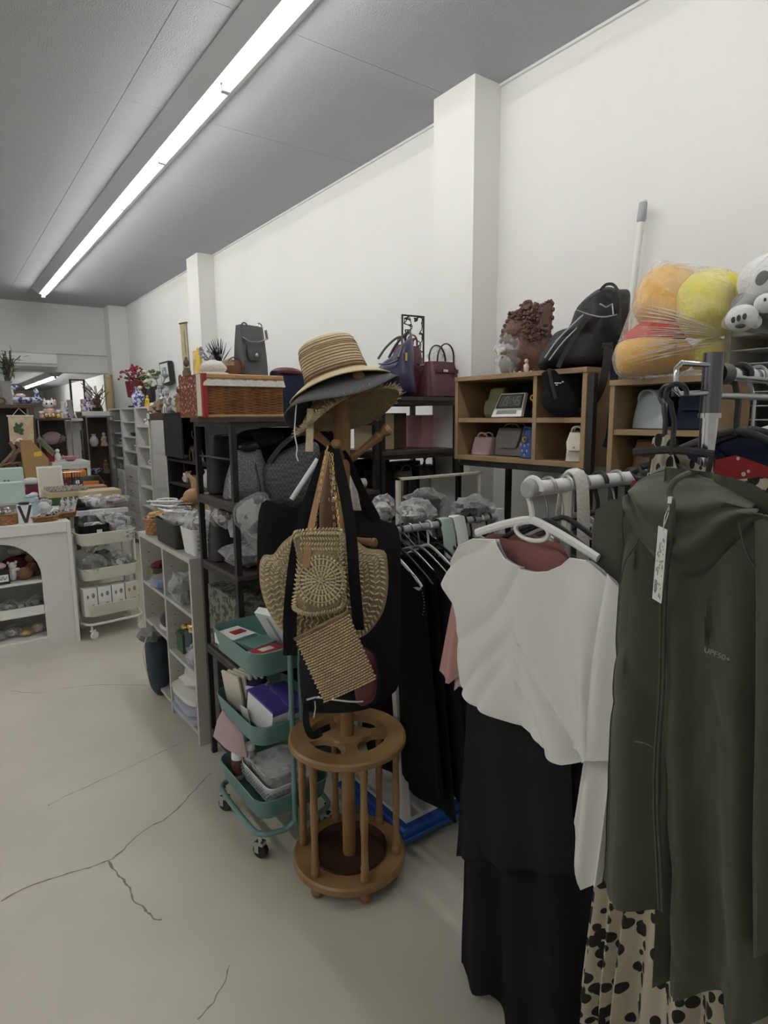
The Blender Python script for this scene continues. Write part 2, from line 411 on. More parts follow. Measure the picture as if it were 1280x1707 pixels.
struct('trim_1', MB().bx(-3.0, XW, YB - .06, YB, 2.12, 2.17), 'white gloss', bk)
struct('trim_2', MB().bx(-3.0, XW, YB - .04, YB, 2.36, 2.375), 'white gloss', bk)
struct('wall_far', MB().bx(-3.0, XW, 17.5, 17.6, 0, 2.3), 'wall paint')
struct('ceiling_rear', MB().bx(-3.0, XW, YB + .15, 17.6, 2.2, 2.3), 'ceiling board')
for k, (x0, y0, y1) in enumerate([(2.085, 2.16, 2.44), (2.095, 5.77, 6.07), (2.02, 9.02, 9.3)]):
    struct('pillar', MB().bx(x0, XW, y0, y1, 0, ZC), 'wall paint', wr)
struct('trim_3', MB().bx(XW - .012, XW, -2.1, YB, ZC - .012, ZC), 'white gloss', wr)

# lamps: one long row of batten fittings over the aisle, one in the rear room, one unseen row added at the left for more light
def lamp(label, x, y0, n, z, L=.93, group=None):
    t = T('ceiling_lamp', label, 'ceiling light', (x, y0, z), 0, group)
    h = MB(); y1 = L * n
    h.prism([(-.115, 0, 0), (-.10, 0, -.012), (-.045, 0, -.058), (.045, 0, -.058), (.10, 0, -.012), (.115, 0, 0)], (0, y1, 0))
    t.part('housing', h, 'lamp housing', smooth=0)
    for i in range(n):
        tb = t.part('tube', MB().cyl((0, i * L + .018, -.078), (0, (i + 1) * L - .018, -.078), .0135, n=12), 'tube')
        for q in (i * L + .008, (i + 1) * L - .008): t.part('socket', MB().box((0, q, -.074), (.034, .016, .036)), 'white gloss', tb, smooth=0)
    return t
lamp('long bright strip light running down the shop ceiling', 1.17, -.95, 10, ZC - .001)
lamp('short strip light glowing in the rear room beyond the beam', 1.55, 10.6, 4, 2.199)
lamp('unseen strip light added over the left aisle', -1.9, -.9, 8, ZC - .001)

# ================================================================== generic builders
def lerp(a, b, t): return a + (b - a) * t
def cloth(mb, cols, X, thick=.02, folds=6, amp=.008, phase=0, n=20, sub=4, flare=1.0, warp=.3, drape=0):
    """hanging garment in the plane x=X. cols: (y_top, z_top_front, z_top_back, y_bottom, z_bottom); front faces -X"""
    cs = []; Y0 = sum(c[0] for c in cols) / len(cols)
    m = len(cols)
    for i in range(m - 1):
        for j in range(sub):
            t = j / sub; cs.append([lerp(a, b, t) for a, b in zip(cols[i], cols[i + 1])])
    cs.append(list(cols[-1])); K = len(cs)
    rows = []
    for r in range(n + 1):
        v = r / n; row = []
        for side in (0, 1):
            seq = range(K) if side == 0 else range(K - 1, -1, -1)
            for i in seq:
                y0, zf, zb, y1, z1 = cs[i]; u = i / (K - 1); z0 = zf if side == 0 else zb
                y = lerp(y0, y1, v); z = lerp(z0, z1, v)
                edge = math.sin(PI * min(1, max(0, u))) ** .5
                th = thick * edge * (.35 + .65 * min(1, v * 2.5))
                ph = phase + side * 1.9
                f = amp * (.15 + flare * v) * (math.sin(folds * 2 * PI * u + ph + warp * math.sin(3 * v + ph)) + .5 * math.sin(folds * 3.7 * u + 2 * ph + v))
                f += amp * .5 * noise.noise(Vector((y * 9, z * 4, phase)))
                if drape: f += drape * ((1 - abs(noise.noise(Vector((y * 9 + z * 7 * (1 if y > Y0 else -1), z * 2.2 - y * 2, phase + 3)))) * 2) ** 3)
                x = X + (-th if side == 0 else th) + f
                row.append(Vector((x, y, z)))
        rows.append(row)
    mb.grid(rows, True); mb.bot = [p.copy() for p in rows[-1][:K]]; mb.top = [p.copy() for p in rows[0][:K]]; return mb
def hanger(name, label, X, Y, Z, m='black plastic', w=.36, rz=PI / 2, group=None, drop=.055, slope=.085, thick=.004, hookm='steel', rb=.017, bar=True):
    """hanger whose hook closes over a rail centred at (X, Y, Z)"""
    t = T(name, label, 'hanger', (X, Y, Z), rz, group)
    hk = arc((0, 0, 0), rb + .0035, PI * 1.05, -.35 * PI, 12); hk += [Vector((.004, 0, -rb - .016)), Vector((0, 0, -rb - .03)), Vector((0, 0, -drop - .02))]
    t.part('hook', MB().tube(hk, thick * .6 if hookm == 'steel' else thick, 7), hookm)
    b = MB(); pts = [Vector((0, 0, -drop - .012))]
    for k in range(1, 8): u = k / 7; pts.append(Vector((w / 2 * u, 0, -drop - .012 - slope * (u ** 1.25))))
    L = [Vector((-p.x, 0, p.z)) for p in pts[::-1]] + pts[1:]
    if bar:
        L = L + [Vector((w / 2 - .012, 0, L[-1].z - .012))]; L = [Vector((-w / 2 + .012, 0, L[0].z - .012))] + L
        b.tube(L, thick, 7, closed=True, flat=1.5)
    else: b.tube(L, thick, 7, flat=1.6)
    t.part('shoulder_bar', b, m)
    return t
def bag(name, label, loc, w, h, d, m, rz=0, hm=None, hh=.12, taper=.86, p=4, flap=0, clasp=None, group=None, cat='bag', lean=0, zipm='steel', pocket=0, strap2=False, hr=.005):
    t = T(name, label, cat, loc, rz, group)
    b = MB(); N = 9; secs = []
    for i in range(N):
        u = i / (N - 1); k = 1 - (1 - taper) * u; dk = lerp(1, .45, u ** 1.4)
        if i == 0: k *= .93; dk *= .85
        sag = 1 + .03 * math.sin(PI * u)
        secs.append(((0, lean * u, h * u if i else .0), (w / 2 * k * sag, 0, 0), (0, d / 2 * dk * sag, 0), p))
    secs.insert(1, ((0, 0, h * .035), (w / 2, 0, 0), (0, d / 2, 0), p))
    b.loft(secs, 28); t.part('body', b, m, bev=0)
    t.part('zipper', MB().tube([(-w * taper * .42, lean, h + .002), (0, lean, h + .004), (w * taper * .42, lean, h + .002)], .0022, 6), zipm)
    if hh:
        for sgn in ((-1, 1) if not strap2 else (-1,)):
            y = lean + sgn * d * .2
            P = [Vector((-w * .24, y, h * .80)), Vector((-w * .24, y, h * .98))] + [Vector((w * .24 * math.cos(a), y * (1 + .2 * math.sin(a)), h + hh * math.sin(a) ** .8)) for a in [PI - PI * k / 12 for k in range(1, 12)]] + [Vector((w * .24, y, h * .98)), Vector((w * .24, y, h * .80))]
            t.part('handle', MB().tube(P, hr, 8, flat=.7), hm or m)
    if flap:
        f = MB(); f.loft([((0, -d * .5 * lerp(1, .5, .9) + lean, h * .985), (w * .41 * taper, 0, 0), (0, .006, 0), 4), ((0, -d * .42 - .004, h * (1 - flap * .55)), (w * .40, 0, 0), (0, .006, 0), 4), ((0, -d * .5 - .004, h * (1 - flap)), (w * .33, 0, 0), (0, .006, 0), 4)], 20)
        fp = t.part('flap', f, m)
    if pocket: t.part('pocket', MB().loft([((0, -d * .5, h * .1), (w * .3, 0, 0), (0, .012, 0), 4), ((0, -d * .5, h * .3), (w * .33, 0, 0), (0, .014, 0), 4), ((0, -d * .44, h * .1 + h * pocket), (w * .31, 0, 0), (0, .008, 0), 4)], 20), m)
    if clasp: t.part('clasp', MB().box((0, -d * .5 - .010, h * (1 - (flap or .35)) + .012), (w * .09, .006, h * .06)), clasp, fp if flap else None, bev=.001)
    return t
def carton(name, label, c, dims, m, rot=(0, 0, 0), lidm=None, group=None, cat='box', lid=.0):
    t = T(name, label, cat, c, 0, group); R = Euler(rot).to_matrix(); dx, dy, dz = dims
    t.part('body', MB().box(R @ Vector((0, 0, dz / 2)), dims, R), m, bev=.0012, smooth=0)
    if lidm: t.part('label_panel', MB().box(R @ Vector((0, -dy / 2 - .0008, dz * .5)), (dx * .8, .0012, dz * .55), R), lidm, smooth=0); 
    if lidm: t.part('top_panel', MB().box(R @ Vector((0, 0, dz + .0008)), (dx * .96, dy * .96, .0012), R), lidm, smooth=0)
    return t
def packet(label, c, dims, m='film', rz=0, seed=0, group=None, name='plastic_packet', cat='packet', inner=None, n=16):
    """crumpled plastic packet lying at c, with its contents"""
    c = Vector(c); t = T(name, label, cat, c, rz, group)
    if inner: t.part('contents', MB().ell((0, 0, dims[2] * .42), (dims[0] * .40, dims[1] * .40, dims[2] * .36), 12, 8, nz=.35, ns=10, seed=seed + 3), inner)
    t.part('wrapping', MB().ell((0, 0, dims[2] * .5), (dims[0] / 2, dims[1] / 2, dims[2] / 2), n, 10, nz=.45, ns=14, seed=seed), m, smooth=25)
    return t
def basketwork(mb, c, rx, ry, h, n=40, rows=9, flare=1.05, p=3, rr=.004):
    c = Vector(c); rws = []
    K = n * 2
    for j in range(rows * 2 + 1):
        z = h * j / (rows * 2); k = lerp(1, flare, j / (rows * 2)); row = []
        for i in range(K):
            t = 2 * PI * i / K; a, b = math.cos(t), math.sin(t); a = math.copysign(abs(a) ** (2 / p), a); b = math.copysign(abs(b) ** (2 / p), b)
            o = rr * (math.sin(PI * i / 2 + (PI if (j // 2) % 2 else 0)) + (0 if j % 2 else -.6))
            row.append(c + Vector((a * (rx * k + o), b * (ry * k + o), z)))
        rws.append(row)
    mb.grid(rws, True)
    mb.f.append(tuple(len(mb.v) - len(rws) * K + k for k in range(K)))
    return mb
def oval_basket(label, c, rx, ry, h, m='wicker', fill=None, rz=0, seed=0, group=None, rows=5, name='wicker_basket'):
    t = T(name, label, 'basket', c, rz, group)
    t.part('woven_side', basketwork(MB(), (0, 0, 0), rx, ry, h, 30, rows, 1.12, 2.3), m)
    t.part('rim', MB().tube([Vector((rx * 1.13 * math.cos(a), ry * 1.13 * math.sin(a), h)) for a in [2 * PI * k / 28 for k in range(28)]], .005, 6, closed=True), m)
    if fill:
        rnd = random.Random(seed); f = MB()
        for k in range(34):
            a = rnd.uniform(0, 2 * PI); q = rnd.uniform(0, .85); f.ell((rx * q * math.cos(a), ry * q * math.sin(a), h * rnd.uniform(.8, 1.35)), (rnd.uniform(.012, .03), rnd.uniform(.01, .02), rnd.uniform(.006, .014)), 7, 5, R=(rnd.uniform(-.6, .6), rnd.uniform(-.6, .6), rnd.uniform(0, 3)), nz=.4, seed=k)
        t.part('contents', f, fill, stuff=True, smooth=20)
    return t

# ================================================================== coat stand with umbrella ring
SX, SY = .986, 1.57
t = T('coat_stand', 'turned wooden coat stand with a round umbrella ring at its foot', 'coat stand', (SX, SY, 0))
def ringdisc(mb, z0, z1, ro, ri, n=48, c=(0, 0)):
    rows = []
    for r, z in ((ri, z0), (ro - .006, z0), (ro, z0 + .006), (ro, z1 - .006), (ro - .006, z1), (ri, z1), (ri, z0)):
        rows.append([Vector((c[0] + r * math.cos(a), c[1] + r * math.sin(a), z)) for a in [2 * PI * k / n for k in range(n)]])
    return mb.grid(rows, True)
t.part('base_ring', ringdisc(MB(), .045, .075, .187, .125), 'oak')
t.part('drip_pan', MB().lathe([(.124, .052), (.126, .085), (.123, .085), (.115, .062), (.0, .060)], n=40), 'dark varnish')
# top ring: annulus with three shaped openings around a hub, so build ring + hub + spokes
t.part('umbrella_ring', ringdisc(MB(), .462, .488, .190, .128), 'oak')
hub = MB(); ringdisc(hub, .464, .486, .062, .018, 30)
t.part('hub', hub, 'oak')
for k in range(4):
    a = PI / 4 + k * PI / 2 + .35; d = Vector((math.cos(a), math.sin(a), 0)); s_ = Vector((-d.y, d.x, 0)); P = []
    for q, wd in ((.052, .036), (.075, .020), (.10, .019), (.122, .026), (.134, .050)): P.append((q, wd))
    poly = [d * q + s_ * wd + UP * .465 for q, wd in P] + [d * q - s_ * wd + UP * .465 for q, wd in P[::-1]]
    t.part('spoke', MB().prism(poly, (0, 0, .020)), 'oak')
sp = [(.009, .072), (.014, .078), (.014, .10), (.011, .106), (.014, .116), (.0115, .13), (.0105, .20), (.0125, .27), (.0105, .36), (.011, .405), (.014, .415), (.011, .425), (.014, .435), (.009, .465)]
for k in range(6):
    a = -2.88 + k * PI / 3; t.part('spindle', MB().lathe(sp, (.158 * math.cos(a), .158 * math.sin(a), 0), 14), 'oak')
for k in range(6):
    a = -2.88 + k * PI / 3; t.part('foot', MB().lathe([(.010, 0), (.017, .008), (.019, .02), (.012, .032), (.016, .045)], (.155 * math.cos(a), .155 * math.sin(a), 0), 14), 'oak')
t.part('post', MB().lathe([(.022, .06), (.022, .95), (.024, .96), (.024, 1.0), (.020, 1.01), (.021, 1.12), (.025, 1.13), (.025, 1.145), (.019, 1.16), (.019, 1.25), (.024, 1.255), (.024, 1.275), (.020, 1.29), (.024, 1.36), (.0265, 1.46), (.025, 1.52), (.022, 1.56), (.012, 1.585)], n=20), 'oak')
def peg(a, b, r=.011, m='oak'):
    a = Vector(a); b = Vector(b); d = (b - a); L = d.length; d.normalize(); P = []; R = []
    for q, rr in ((0, .95), (.12, 1.15), (.25, .9), (.5, 1.05), (.68, 1.25), (.74, 1.4), (.78, 1.0), (.82, 1.0), (.88, 1.55), (.94, 1.7), (.99, 1.2), (1.0, .5)): P.append(a + d * (L * q)); R.append(r * rr)
    return t.part('peg', MB().tube(P, r, 12, rs=R), m, w=True)
pc = Vector((SX, SY, 0))
for px, py, z0 in ((513, 711, 1.40), (650, 712, 1.37)): peg(pc + Vector((0, 0, z0)) + CR * (.02 if px > 580 else -.02), fd(px, py, 1.80))
peg(pc + UP * 1.54, fd(655, 628, 1.88)); peg(pc + UP * 1.53, fd(522, 648, 1.86)); peg(pc + UP * 1.54, fd(600, 622, 1.70)); peg(pc + UP * 1.53, fd(560, 630, 1.98))
peg(pc + UP * 1.13 + CR * .02, fd(626, 905, 1.80), .009); peg(pc + UP * 1.13 - CR * .02, fd(530, 908, 1.86), .009)
peg(pc + UP * 1.38 + CN * .02, pc + UP * 1.43 + CN * .12 - CR * .01, .009)

# hats ------------------------------------------------------------
def hat(name, label, c, R, crown, brim, h, m, droop=.1, band=None, wavy=.01, edge=None, seed=0, lines=None, sx=.86, close=True):
    t = T(name, label, 'hat', c); n = 56
    prof = [(.0, h * 1.0), (crown * .45, h * 1.0), (crown * .75, h * .965), (crown * .90, h * .87), (crown * .96, h * .66), (crown, h * .3), (crown * 1.03, .0)]
    pr = []
    for (r0, z0), (r1, z1) in zip(prof[:-1], prof[1:]):
        for k in range(5): pr.append((lerp(r0, r1, k / 5), lerp(z0, z1, k / 5)))
    pr.append(prof[-1]); rows = []
    for r, z in pr: rows.append([R @ Vector((max(r, .001) * math.cos(a), max(r, .001) * sx * math.sin(a), z)) for a in [2 * PI * k / n for k in range(n)]])
    cp = t.part('crown', MB().grid(rows, True), m, solid=.003)
    if lines:
        for k in range(lines):
            u = (k + 1) / (lines + 1); z = h * .94 * (1 - u); 
            i = min(range(len(pr)), key=lambda q: abs(pr[q][1] - z) + (0 if pr[q][0] > crown * .7 else 9)); r = pr[i][0] + .0022
            t.part('braid_line', MB().tube([R @ Vector((r * math.cos(a), r * sx * math.sin(a), pr[i][1])) for a in [2 * PI * q / 40 for q in range(40)]], .0011, 5, closed=True), 'straw line', cp)
    rows = []
    for k in range(9):
        u = k / 8; r = lerp(crown * 1.02, brim, u)
        rows.append([R @ Vector((r * math.cos(a), r * lerp(sx, .92, u) * math.sin(a), .002 - droop * u ** 1.3 + wavy * u * (math.sin(2 * a + seed) + .6 * math.sin(3 * a + 2 * seed)))) for a in [2 * PI * q / n for q in range(n)]])
    bp = t.part('brim', MB().grid(rows, True), m, solid=.003)
    if band:
        for z, rr in ((.012, .0045), (.020, .003)): t.part('band', MB().tube([R @ Vector((crown * 1.025 * math.cos(a), crown * 1.025 * sx * math.sin(a), z)) for a in [2 * PI * q / 40 for q in range(40)]], rr, 6, closed=True), band, cp)
    if edge:
        f = MB(); rnd = random.Random(3)
        for q in range(420):
            a = rnd.uniform(0, 2 * PI); u = rnd.uniform(.86, 1); r = lerp(crown * 1.02, brim, u); z = .002 - droop * u ** 1.3 + wavy * u * (math.sin(2 * a + seed) + .6 * math.sin(3 * a + 2 * seed))
            p = Vector((r * math.cos(a), r * lerp(sx, .92, u) * math.sin(a), z)); d = Vector((math.cos(a + rnd.uniform(-.7, .7)), math.sin(a + rnd.uniform(-.7, .7)), rnd.uniform(-.3, .9))) * rnd.uniform(.008, .022)
            f.tube([R @ p, R @ (p + d)], .0008, 3)
        t.part('frayed_fringe', f, edge, bp, stuff=True, smooth=0)
    return t
# three hats stacked on the top of the stand, all tipped down to the lower left
def tiltm(side, fwd, spin=0): return (Matrix.Rotation(side, 3, CN) @ Matrix.Rotation(fwd, 3, CR) @ Matrix.Rotation(spin, 3, 'Z'))
HC = fd(562, 630, 1.80)
hat('straw_hat', 'cream straw hat with thin brown bands, topmost on the coat stand', HC, tiltm(.33, -.12), .094, .158, .118, 'straw', .030, 'straw line', .006, lines=15, seed=.5)
hat('felt_hat', 'dark grey wide-brimmed hat under the cream straw hat', HC + Vector((0, 0, -.020)), tiltm(.36, -.18), .090, .185, .10, 'grey felt', .062, None, .014, seed=2)
hat('raffia_hat', 'rough straw hat with a frayed brim, lowest of the three on the coat stand', HC + Vector((0, 0, -.052)) + CR * .012, tiltm(.40, -.22), .088, .165, .09, 'raffia', .062, None, .012, edge='raffia pale', seed=4)
# ties hanging from the hats
single('ribbon', 'wide cream ribbon end hanging below the frayed straw hat', 'ribbon', MB().prism([fd(512, 680, 1.70), fd(523, 681, 1.70), fd(522, 752, 1.70), fd(509, 752, 1.70)], CN * .002), 'raffia pale', fd(512, 680, 1.70), w=True, smooth=0)
single('cord', 'thin white cord hanging from the dark hat brim', 'cord', MB().tube(smoothpts([fd(a, b, 1.69) for a, b in ((494, 672), (492, 700), (491, 722), (495, 745), (494, 758), (497, 768))], 4, False), .0018, 6), 'white gloss', fd(494, 672, 1.69), w=True)

# bags on the coat stand ------------------------------------------------------------
def outline(pts, d, k=4): return smoothpts([fd(a, b, d) for a, b in pts], k)
def strap(pts, wid, d=None, th=.002, ds=None, k=4):
    P = smoothpts([fd(a, b, (ds[i] if ds else d)) for i, (a, b) in enumerate(pts)], k, False); rows = []
    wid = wid if isinstance(wid, (list, tuple)) else (wid, wid); n = len(P)
    for i, p in enumerate(P):
        dd = (P[min(i + 1, n - 1)] - P[max(i - 1, 0)]).normalized(); s = dd.cross(CN).normalized() * (lerp(wid[0], wid[1], i / (n - 1)) / 2)
        q = CN * th / 2; rows.append([p + s + q, p - s + q, p - s - q, p + s - q])
    m = MB().grid(rows, True); o = len(m.v); m.f += [(3, 2, 1, 0), (o - 4, o - 3, o - 2, o - 1)]
    return m
def chain(pts, d, r=.0032, m='gold', pitch=.009):
    P = smoothpts([fd(a, b, d) for a, b in pts], 6, False); mb = MB(); acc = 0; k = 0
    for a, b in zip(P[:-1], P[1:]):
        L = (b - a).length; acc += L
        if acc >= pitch:
            acc = 0; dd = (b - a).normalized(); u = frame(dd)[k % 2]; c = (a + b) / 2
            mb.tube([c + dd * (pitch * .62 * math.cos(q)) + u * (r * math.sin(q)) for q in [2 * PI * i / 7 for i in range(7)]], .0011, 4, closed=True); k += 1
    return mb
# black tote behind
p0 = fd(470, 850, 1.90)
t = T('tote_bag', 'large plain black tote hanging at the back left of the coat stand', 'bag', p0)
t.part('body', MB().pillow(outline([(436, 838), (478, 846), (526, 852), (533, 940), (530, 1020), (512, 1030), (470, 1015), (436, 985), (429, 930)], 1.88), CN, .03, nz=.25), 'black cloth', w=True)
t.part('handle', strap([(520, 852), (528, 800), (542, 758), (556, 746)], (.030, .022), ds=[1.86, 1.84, 1.78, 1.74]), 'black cloth', w=True)
t = T('tote_bag', 'wide black canvas bag hanging at the back right of the coat stand', 'bag', fd(620, 860, 1.92))
t.part('body', MB().pillow(outline([(528, 866), (600, 850), (640, 868), (664, 882), (668, 960), (668, 1080), (660, 1150), (600, 1172), (530, 1160), (500, 1100), (505, 980)], 1.92), CN, .045, nz=.25), 'black cotton', w=True)
t.part('handle', strap([(628, 866), (604, 820), (582, 772), (570, 752)], (.028, .02), ds=[1.9, 1.88, 1.84, 1.79]), 'black cotton', w=True)
# red and black zip bag at the bottom
t = T('shoulder_bag', 'black and dark red bag with a long silver zip, lowest on the coat stand', 'bag', fd(570, 1160, 1.80))
t.part('body', MB().pillow(outline([(505, 1085), (560, 1070), (618, 1082), (633, 1130), (626, 1172), (590, 1185), (540, 1187), (508, 1180), (500, 1130)], 1.80), CN, .045, nz=.15), 'black cotton', w=True)
t.part('red_panel', MB().pillow(outline([(600, 1080), (622, 1092), (629, 1130), (622, 1166), (596, 1172), (590, 1120)], 1.745), CN, .012), 'burgundy leather', w=True, label='dark red side panel')
zp = t.part('zipper', MB().tube(smoothpts([fd(a, b, 1.735) for a, b in ((511, 1166), (530, 1162), (560, 1166), (590, 1169), (606, 1168))], 4, False), .0035, 8), 'chrome', w=True)
t.part('zip_pull', MB().tube([fd(525, 1168, 1.73), fd(526, 1180, 1.73), fd(523, 1196, 1.73)], .0022, 6), 'chrome', zp, w=True)
t.part('strap', strap([(512, 1165), (510, 1185), (511, 1208), (520, 1226), (536, 1220)], (.016, .022), ds=[1.76, 1.75, 1.74, 1.74, 1.75]), 'black cotton', w=True)
# round crochet bag
stitchm = 'raffia pale'
def dome(c, ru, rv, x, y, bulge, base, d0):
    q = (x / ru) ** 2 + (y / rv) ** 2; return bulge * max(0, 1 - q) ** .5 + base
BO = [(470, 905), (490, 890), (520, 884), (560, 884), (592, 900), (612, 914), (640, 918), (646, 940), (647, 975), (640, 1015), (622, 1045), (600, 1062), (560, 1066), (520, 1066), (485, 1060), (462, 1040), (444, 1010), (434, 975), (433, 940), (440, 925), (455, 924)]
dB = 1.70
t = T('crochet_bag', 'big round beige crocheted bag on the coat stand', 'bag', fd(540, 975, dB))
bo = outline(BO, dB, 3); cB = sum(bo, Vector()) / len(bo)
bp = t.part('body', MB().pillow(bo, CN, .05, nz=.05, rings=8, p=2.5), 'raffia', w=True)
st = MB(); nb = len(bo)
for k in range(1, 12):
    s_ = 1 - k / 12.5; cnt = int(6 + 78 * s_)
    for i in range(cnt):
        f = i / cnt * nb + (k % 2) * .5 * nb / cnt; a = int(f) % nb; b = (a + 1) % nb; e = bo[a].lerp(bo[b], f % 1); nx = bo[(a + 1) % nb] - bo[a]
        p = cB + (e - cB) * s_; h = .05 * (1 - s_ ** 2.5) ** .5 + .005
        d = (e - cB).normalized(); tn = nx.normalized()
        st.ell(p + CN * h, (.0032, .0085, .0042), 6, 4, R=Matrix((tn, (d + tn * (.5 if k % 2 else -.5)).normalized(), CN)).transposed())
t.part('stitches', st, stitchm, bp, w=True, stuff=True)
t.part('strap', strap([(484, 1092), (484, 1010), (497, 900), (520, 820), (545, 752)], (.038, .026), ds=[1.615, 1.605, 1.62, 1.66, 1.70]), 'black cloth', w=True, label='wide black strap')
t.part('strap', strap([(598, 1050), (590, 960), (584, 880), (570, 800), (556, 750)], (.030, .030), ds=[1.62, 1.605, 1.62, 1.66, 1.70]), 'black cloth', w=True, label='wide black strap')
# small square crochet bag with a mandala
dF = 1.60
FO = [(489, 892), (503, 884), (540, 881), (566, 882), (570, 892), (571, 930), (574, 970), (574, 1005), (566, 1016), (540, 1022), (515, 1024), (496, 1018), (489, 1008), (493, 975), (496, 930)]
t = T('crochet_bag', 'small square crocheted shoulder bag with a round mandala, gold chain', 'bag', fd(535, 955, dF))
fo = outline(FO, dF, 3); cF = fd(536, 966, dF)
bp = t.part('body', MB().pillow(fo, CN, .016, p=6), 'raffia', w=True)
ex = CR; pxm = dF / FPX; UP0, CN0 = UP, CN; UP = Vector((.0965, .120, .988)); CN = Vector((-.5804, -.7997, .1538)); ex = Vector((.8086, -.5883, -.0075))
def blob(mb, p, a, l, wd, h=.0035): d = ex * math.cos(a) + UP * math.sin(a); tn = ex * -math.sin(a) + UP * math.cos(a); mb.ell(p, (wd, l, h), 6, 4, R=Matrix((tn, d, CN)).transposed())
md = MB()
for k, (r, cnt, l) in enumerate(((4, 6, 3), (11, 14, 4.2), (20, 24, 4.4), (30, 30, 5.2), (40, 38, 3.0))):
    for i in range(cnt):
        a = 2 * PI * i / cnt + k * .2; p = cF + (ex * math.cos(a) + UP * math.sin(a)) * (r * pxm) + CN * .021; blob(md, p, a, l * pxm * 1.1, .0031)
for r in (15.5, 25, 36): md.tube([cF + (ex * math.cos(a) + UP * math.sin(a)) * (r * pxm) + CN * .0205 for a in [2 * PI * q / 40 for q in range(40)]], .0016, 5, closed=True)
t.part('mandala', md, stitchm, bp, w=True, stuff=True)
eg = MB(); nf = len(fo)
for k, s_ in enumerate((1.0, .93)):
    for i in range(84):
        f = i / 84 * nf; a = int(f) % nf; e = fo[a].lerp(fo[(a + 1) % nf], f % 1); tn = (fo[(a + 1) % nf] - fo[a]).normalized(); d = (e - cF).normalized(); p = cF + (e - cF) * s_ + CN * (.008 if k == 0 else .018)
        eg.ell(p, (.003, .0055, .004), 6, 4, R=Matrix((tn, (d + tn * .5).normalized(), CN)).transposed())
for j in range(4):
    for i in range(15): eg.ell(cF + ex * ((-32 + 64 * i / 14) * pxm) + UP * ((52 + j * 8.5) * pxm) + CN * .020, (.0028, .0058, .0036), 6, 4, R=Matrix((ex, (UP + ex * (.5 if j % 2 else -.5)).normalized(), CN)).transposed())
t.part('border_stitches', eg, stitchm, bp, w=True, stuff=True)
UP, CN = UP0, CN0; ex = CR
t.part('chain', chain([(526, 884), (531, 830), (541, 765), (546, 745)], 1.63), 'gold', w=True)
t.part('chain', chain([(566, 884), (562, 850), (558, 815), (556, 790), (553, 750)], 1.63), 'gold', w=True)
t.part('leather_tab', strap([(510, 946), (514, 905), (520, 870), (532, 815), (546, 752)], (.020, .014), ds=[1.575, 1.58, 1.60, 1.65, 1.69]), 'tan leather', w=True, label='tan leather strap')
# woven flat pouch tilted
dW = 1.555
A, B, C_, D_ = (fd(491, 1063, dW), fd(579, 1018, dW), fd(628, 1131, dW), fd(541, 1171, dW))
t = T('woven_bag', 'flat tan woven pouch hanging tilted in front of the crocheted bags', 'bag', (A + B + C_ + D_) / 4)
rows = []
nu, nv = 16, 22
fr = []; bkx = []
for j in range(nv + 1):
    for s, L in ((1, fr), (-1, bkx)):
        row = []
        for i in range(nu + 1):
            u, v = i / nu, j / nv; p = A.lerp(B, u).lerp(D_.lerp(C_, u), v); e = (math.sin(PI * u) * math.sin(PI * min(1, .06 + v * .94))) ** .3 if 0 < u < 1 and v < 1 else 0
            p = p + CN * (s * (.013 * e + .0022 * (1 if (i + j) % 2 else -1) * (s > 0)))
            row.append(p)
        L.append(row)
wv = MB().grid(fr).grid(bkx)
for i in range(nu):
    a = nv * (nu + 1) + i; b = a + (nu + 1) * (nv + 1); wv.f.append((a, a + 1, b + 1, b)); wv.f.append((i, i + 1, i + 1 + (nu + 1) * (nv + 1), i + (nu + 1) * (nv + 1)))
bp = t.part('body', wv, 'woven tan', w=True, smooth=60)
wd = MB(); AB = (B - A).normalized(); AD = (D_ - A).normalized(); nW = AB.cross(AD).normalized(); nW = nW if nW.dot(CN) > 0 else -nW
for j in range(27):
    for i in range(19):
        u, v = (i + .5 + (.25 if j % 2 else -.25)) / 19, (j + .5) / 27; e = (math.sin(PI * u) * math.sin(PI * min(1, .06 + v * .94))) ** .3
        p = A.lerp(B, u).lerp(D_.lerp(C_, u), v) + CN * (.0135 * e + .001); wd.ell(p, (.0046, .0026, .0022), 6, 4, R=Matrix((AB, AD, nW)).transposed())
t.part('weave', wd, 'woven straw', bp, w=True, stuff=True)
t.part('rim', MB().tube([A + CN * .008, A.lerp(B, .5) + CN * .014, B + CN * .008], .0032, 6), 'woven tan', w=True)
t.part('chain', chain([(494, 1062), (500, 1040), (506, 1015), (508, 985)], 1.56, m='brass dull'), 'brass dull', w=True)
t.part('chain', chain([(580, 1020), (577, 1000), (574, 975), (566, 930), (558, 880), (552, 800), (549, 750)], 1.575), 'brass dull', w=True)
# cloths hanging behind
single('lace_scarf', 'white lace scarf hanging behind the coat stand post', 'scarf', MB().pillow(outline([(582, 775), (590, 790), (600, 840), (606, 866), (598, 874), (588, 872), (584, 820)], 1.93), CN, .012, nz=.5), 'lace', fd(590, 830, 1.93), w=True)
single('brown_pouch', 'brown leather pouch hanging between the black straps', 'pouch', MB().pillow(outline([(540, 775), (552, 770), (560, 800), (563, 850), (556, 890), (536, 895), (532, 850)], 1.76), CN, .012, nz=.3), 'brown leather', fd(545, 830, 1.76), w=True)
t = T('key_ring', 'small steel ring and clip hanging between the bag straps', 'key ring', fd(553, 832, 1.72))
t.part('ring', MB().tube([fd(553, 832, 1.72) + (ex * math.cos(a) + UP * math.sin(a)) * .0075 for a in [2 * PI * q / 16 for q in range(16)]], .0014, 5, closed=True), 'chrome', w=True)
t.part('clip', MB().tube([fd(553, 826, 1.72), fd(555, 805, 1.72), fd(556, 790, 1.72)], .0025, 6), 'steel', w=True)

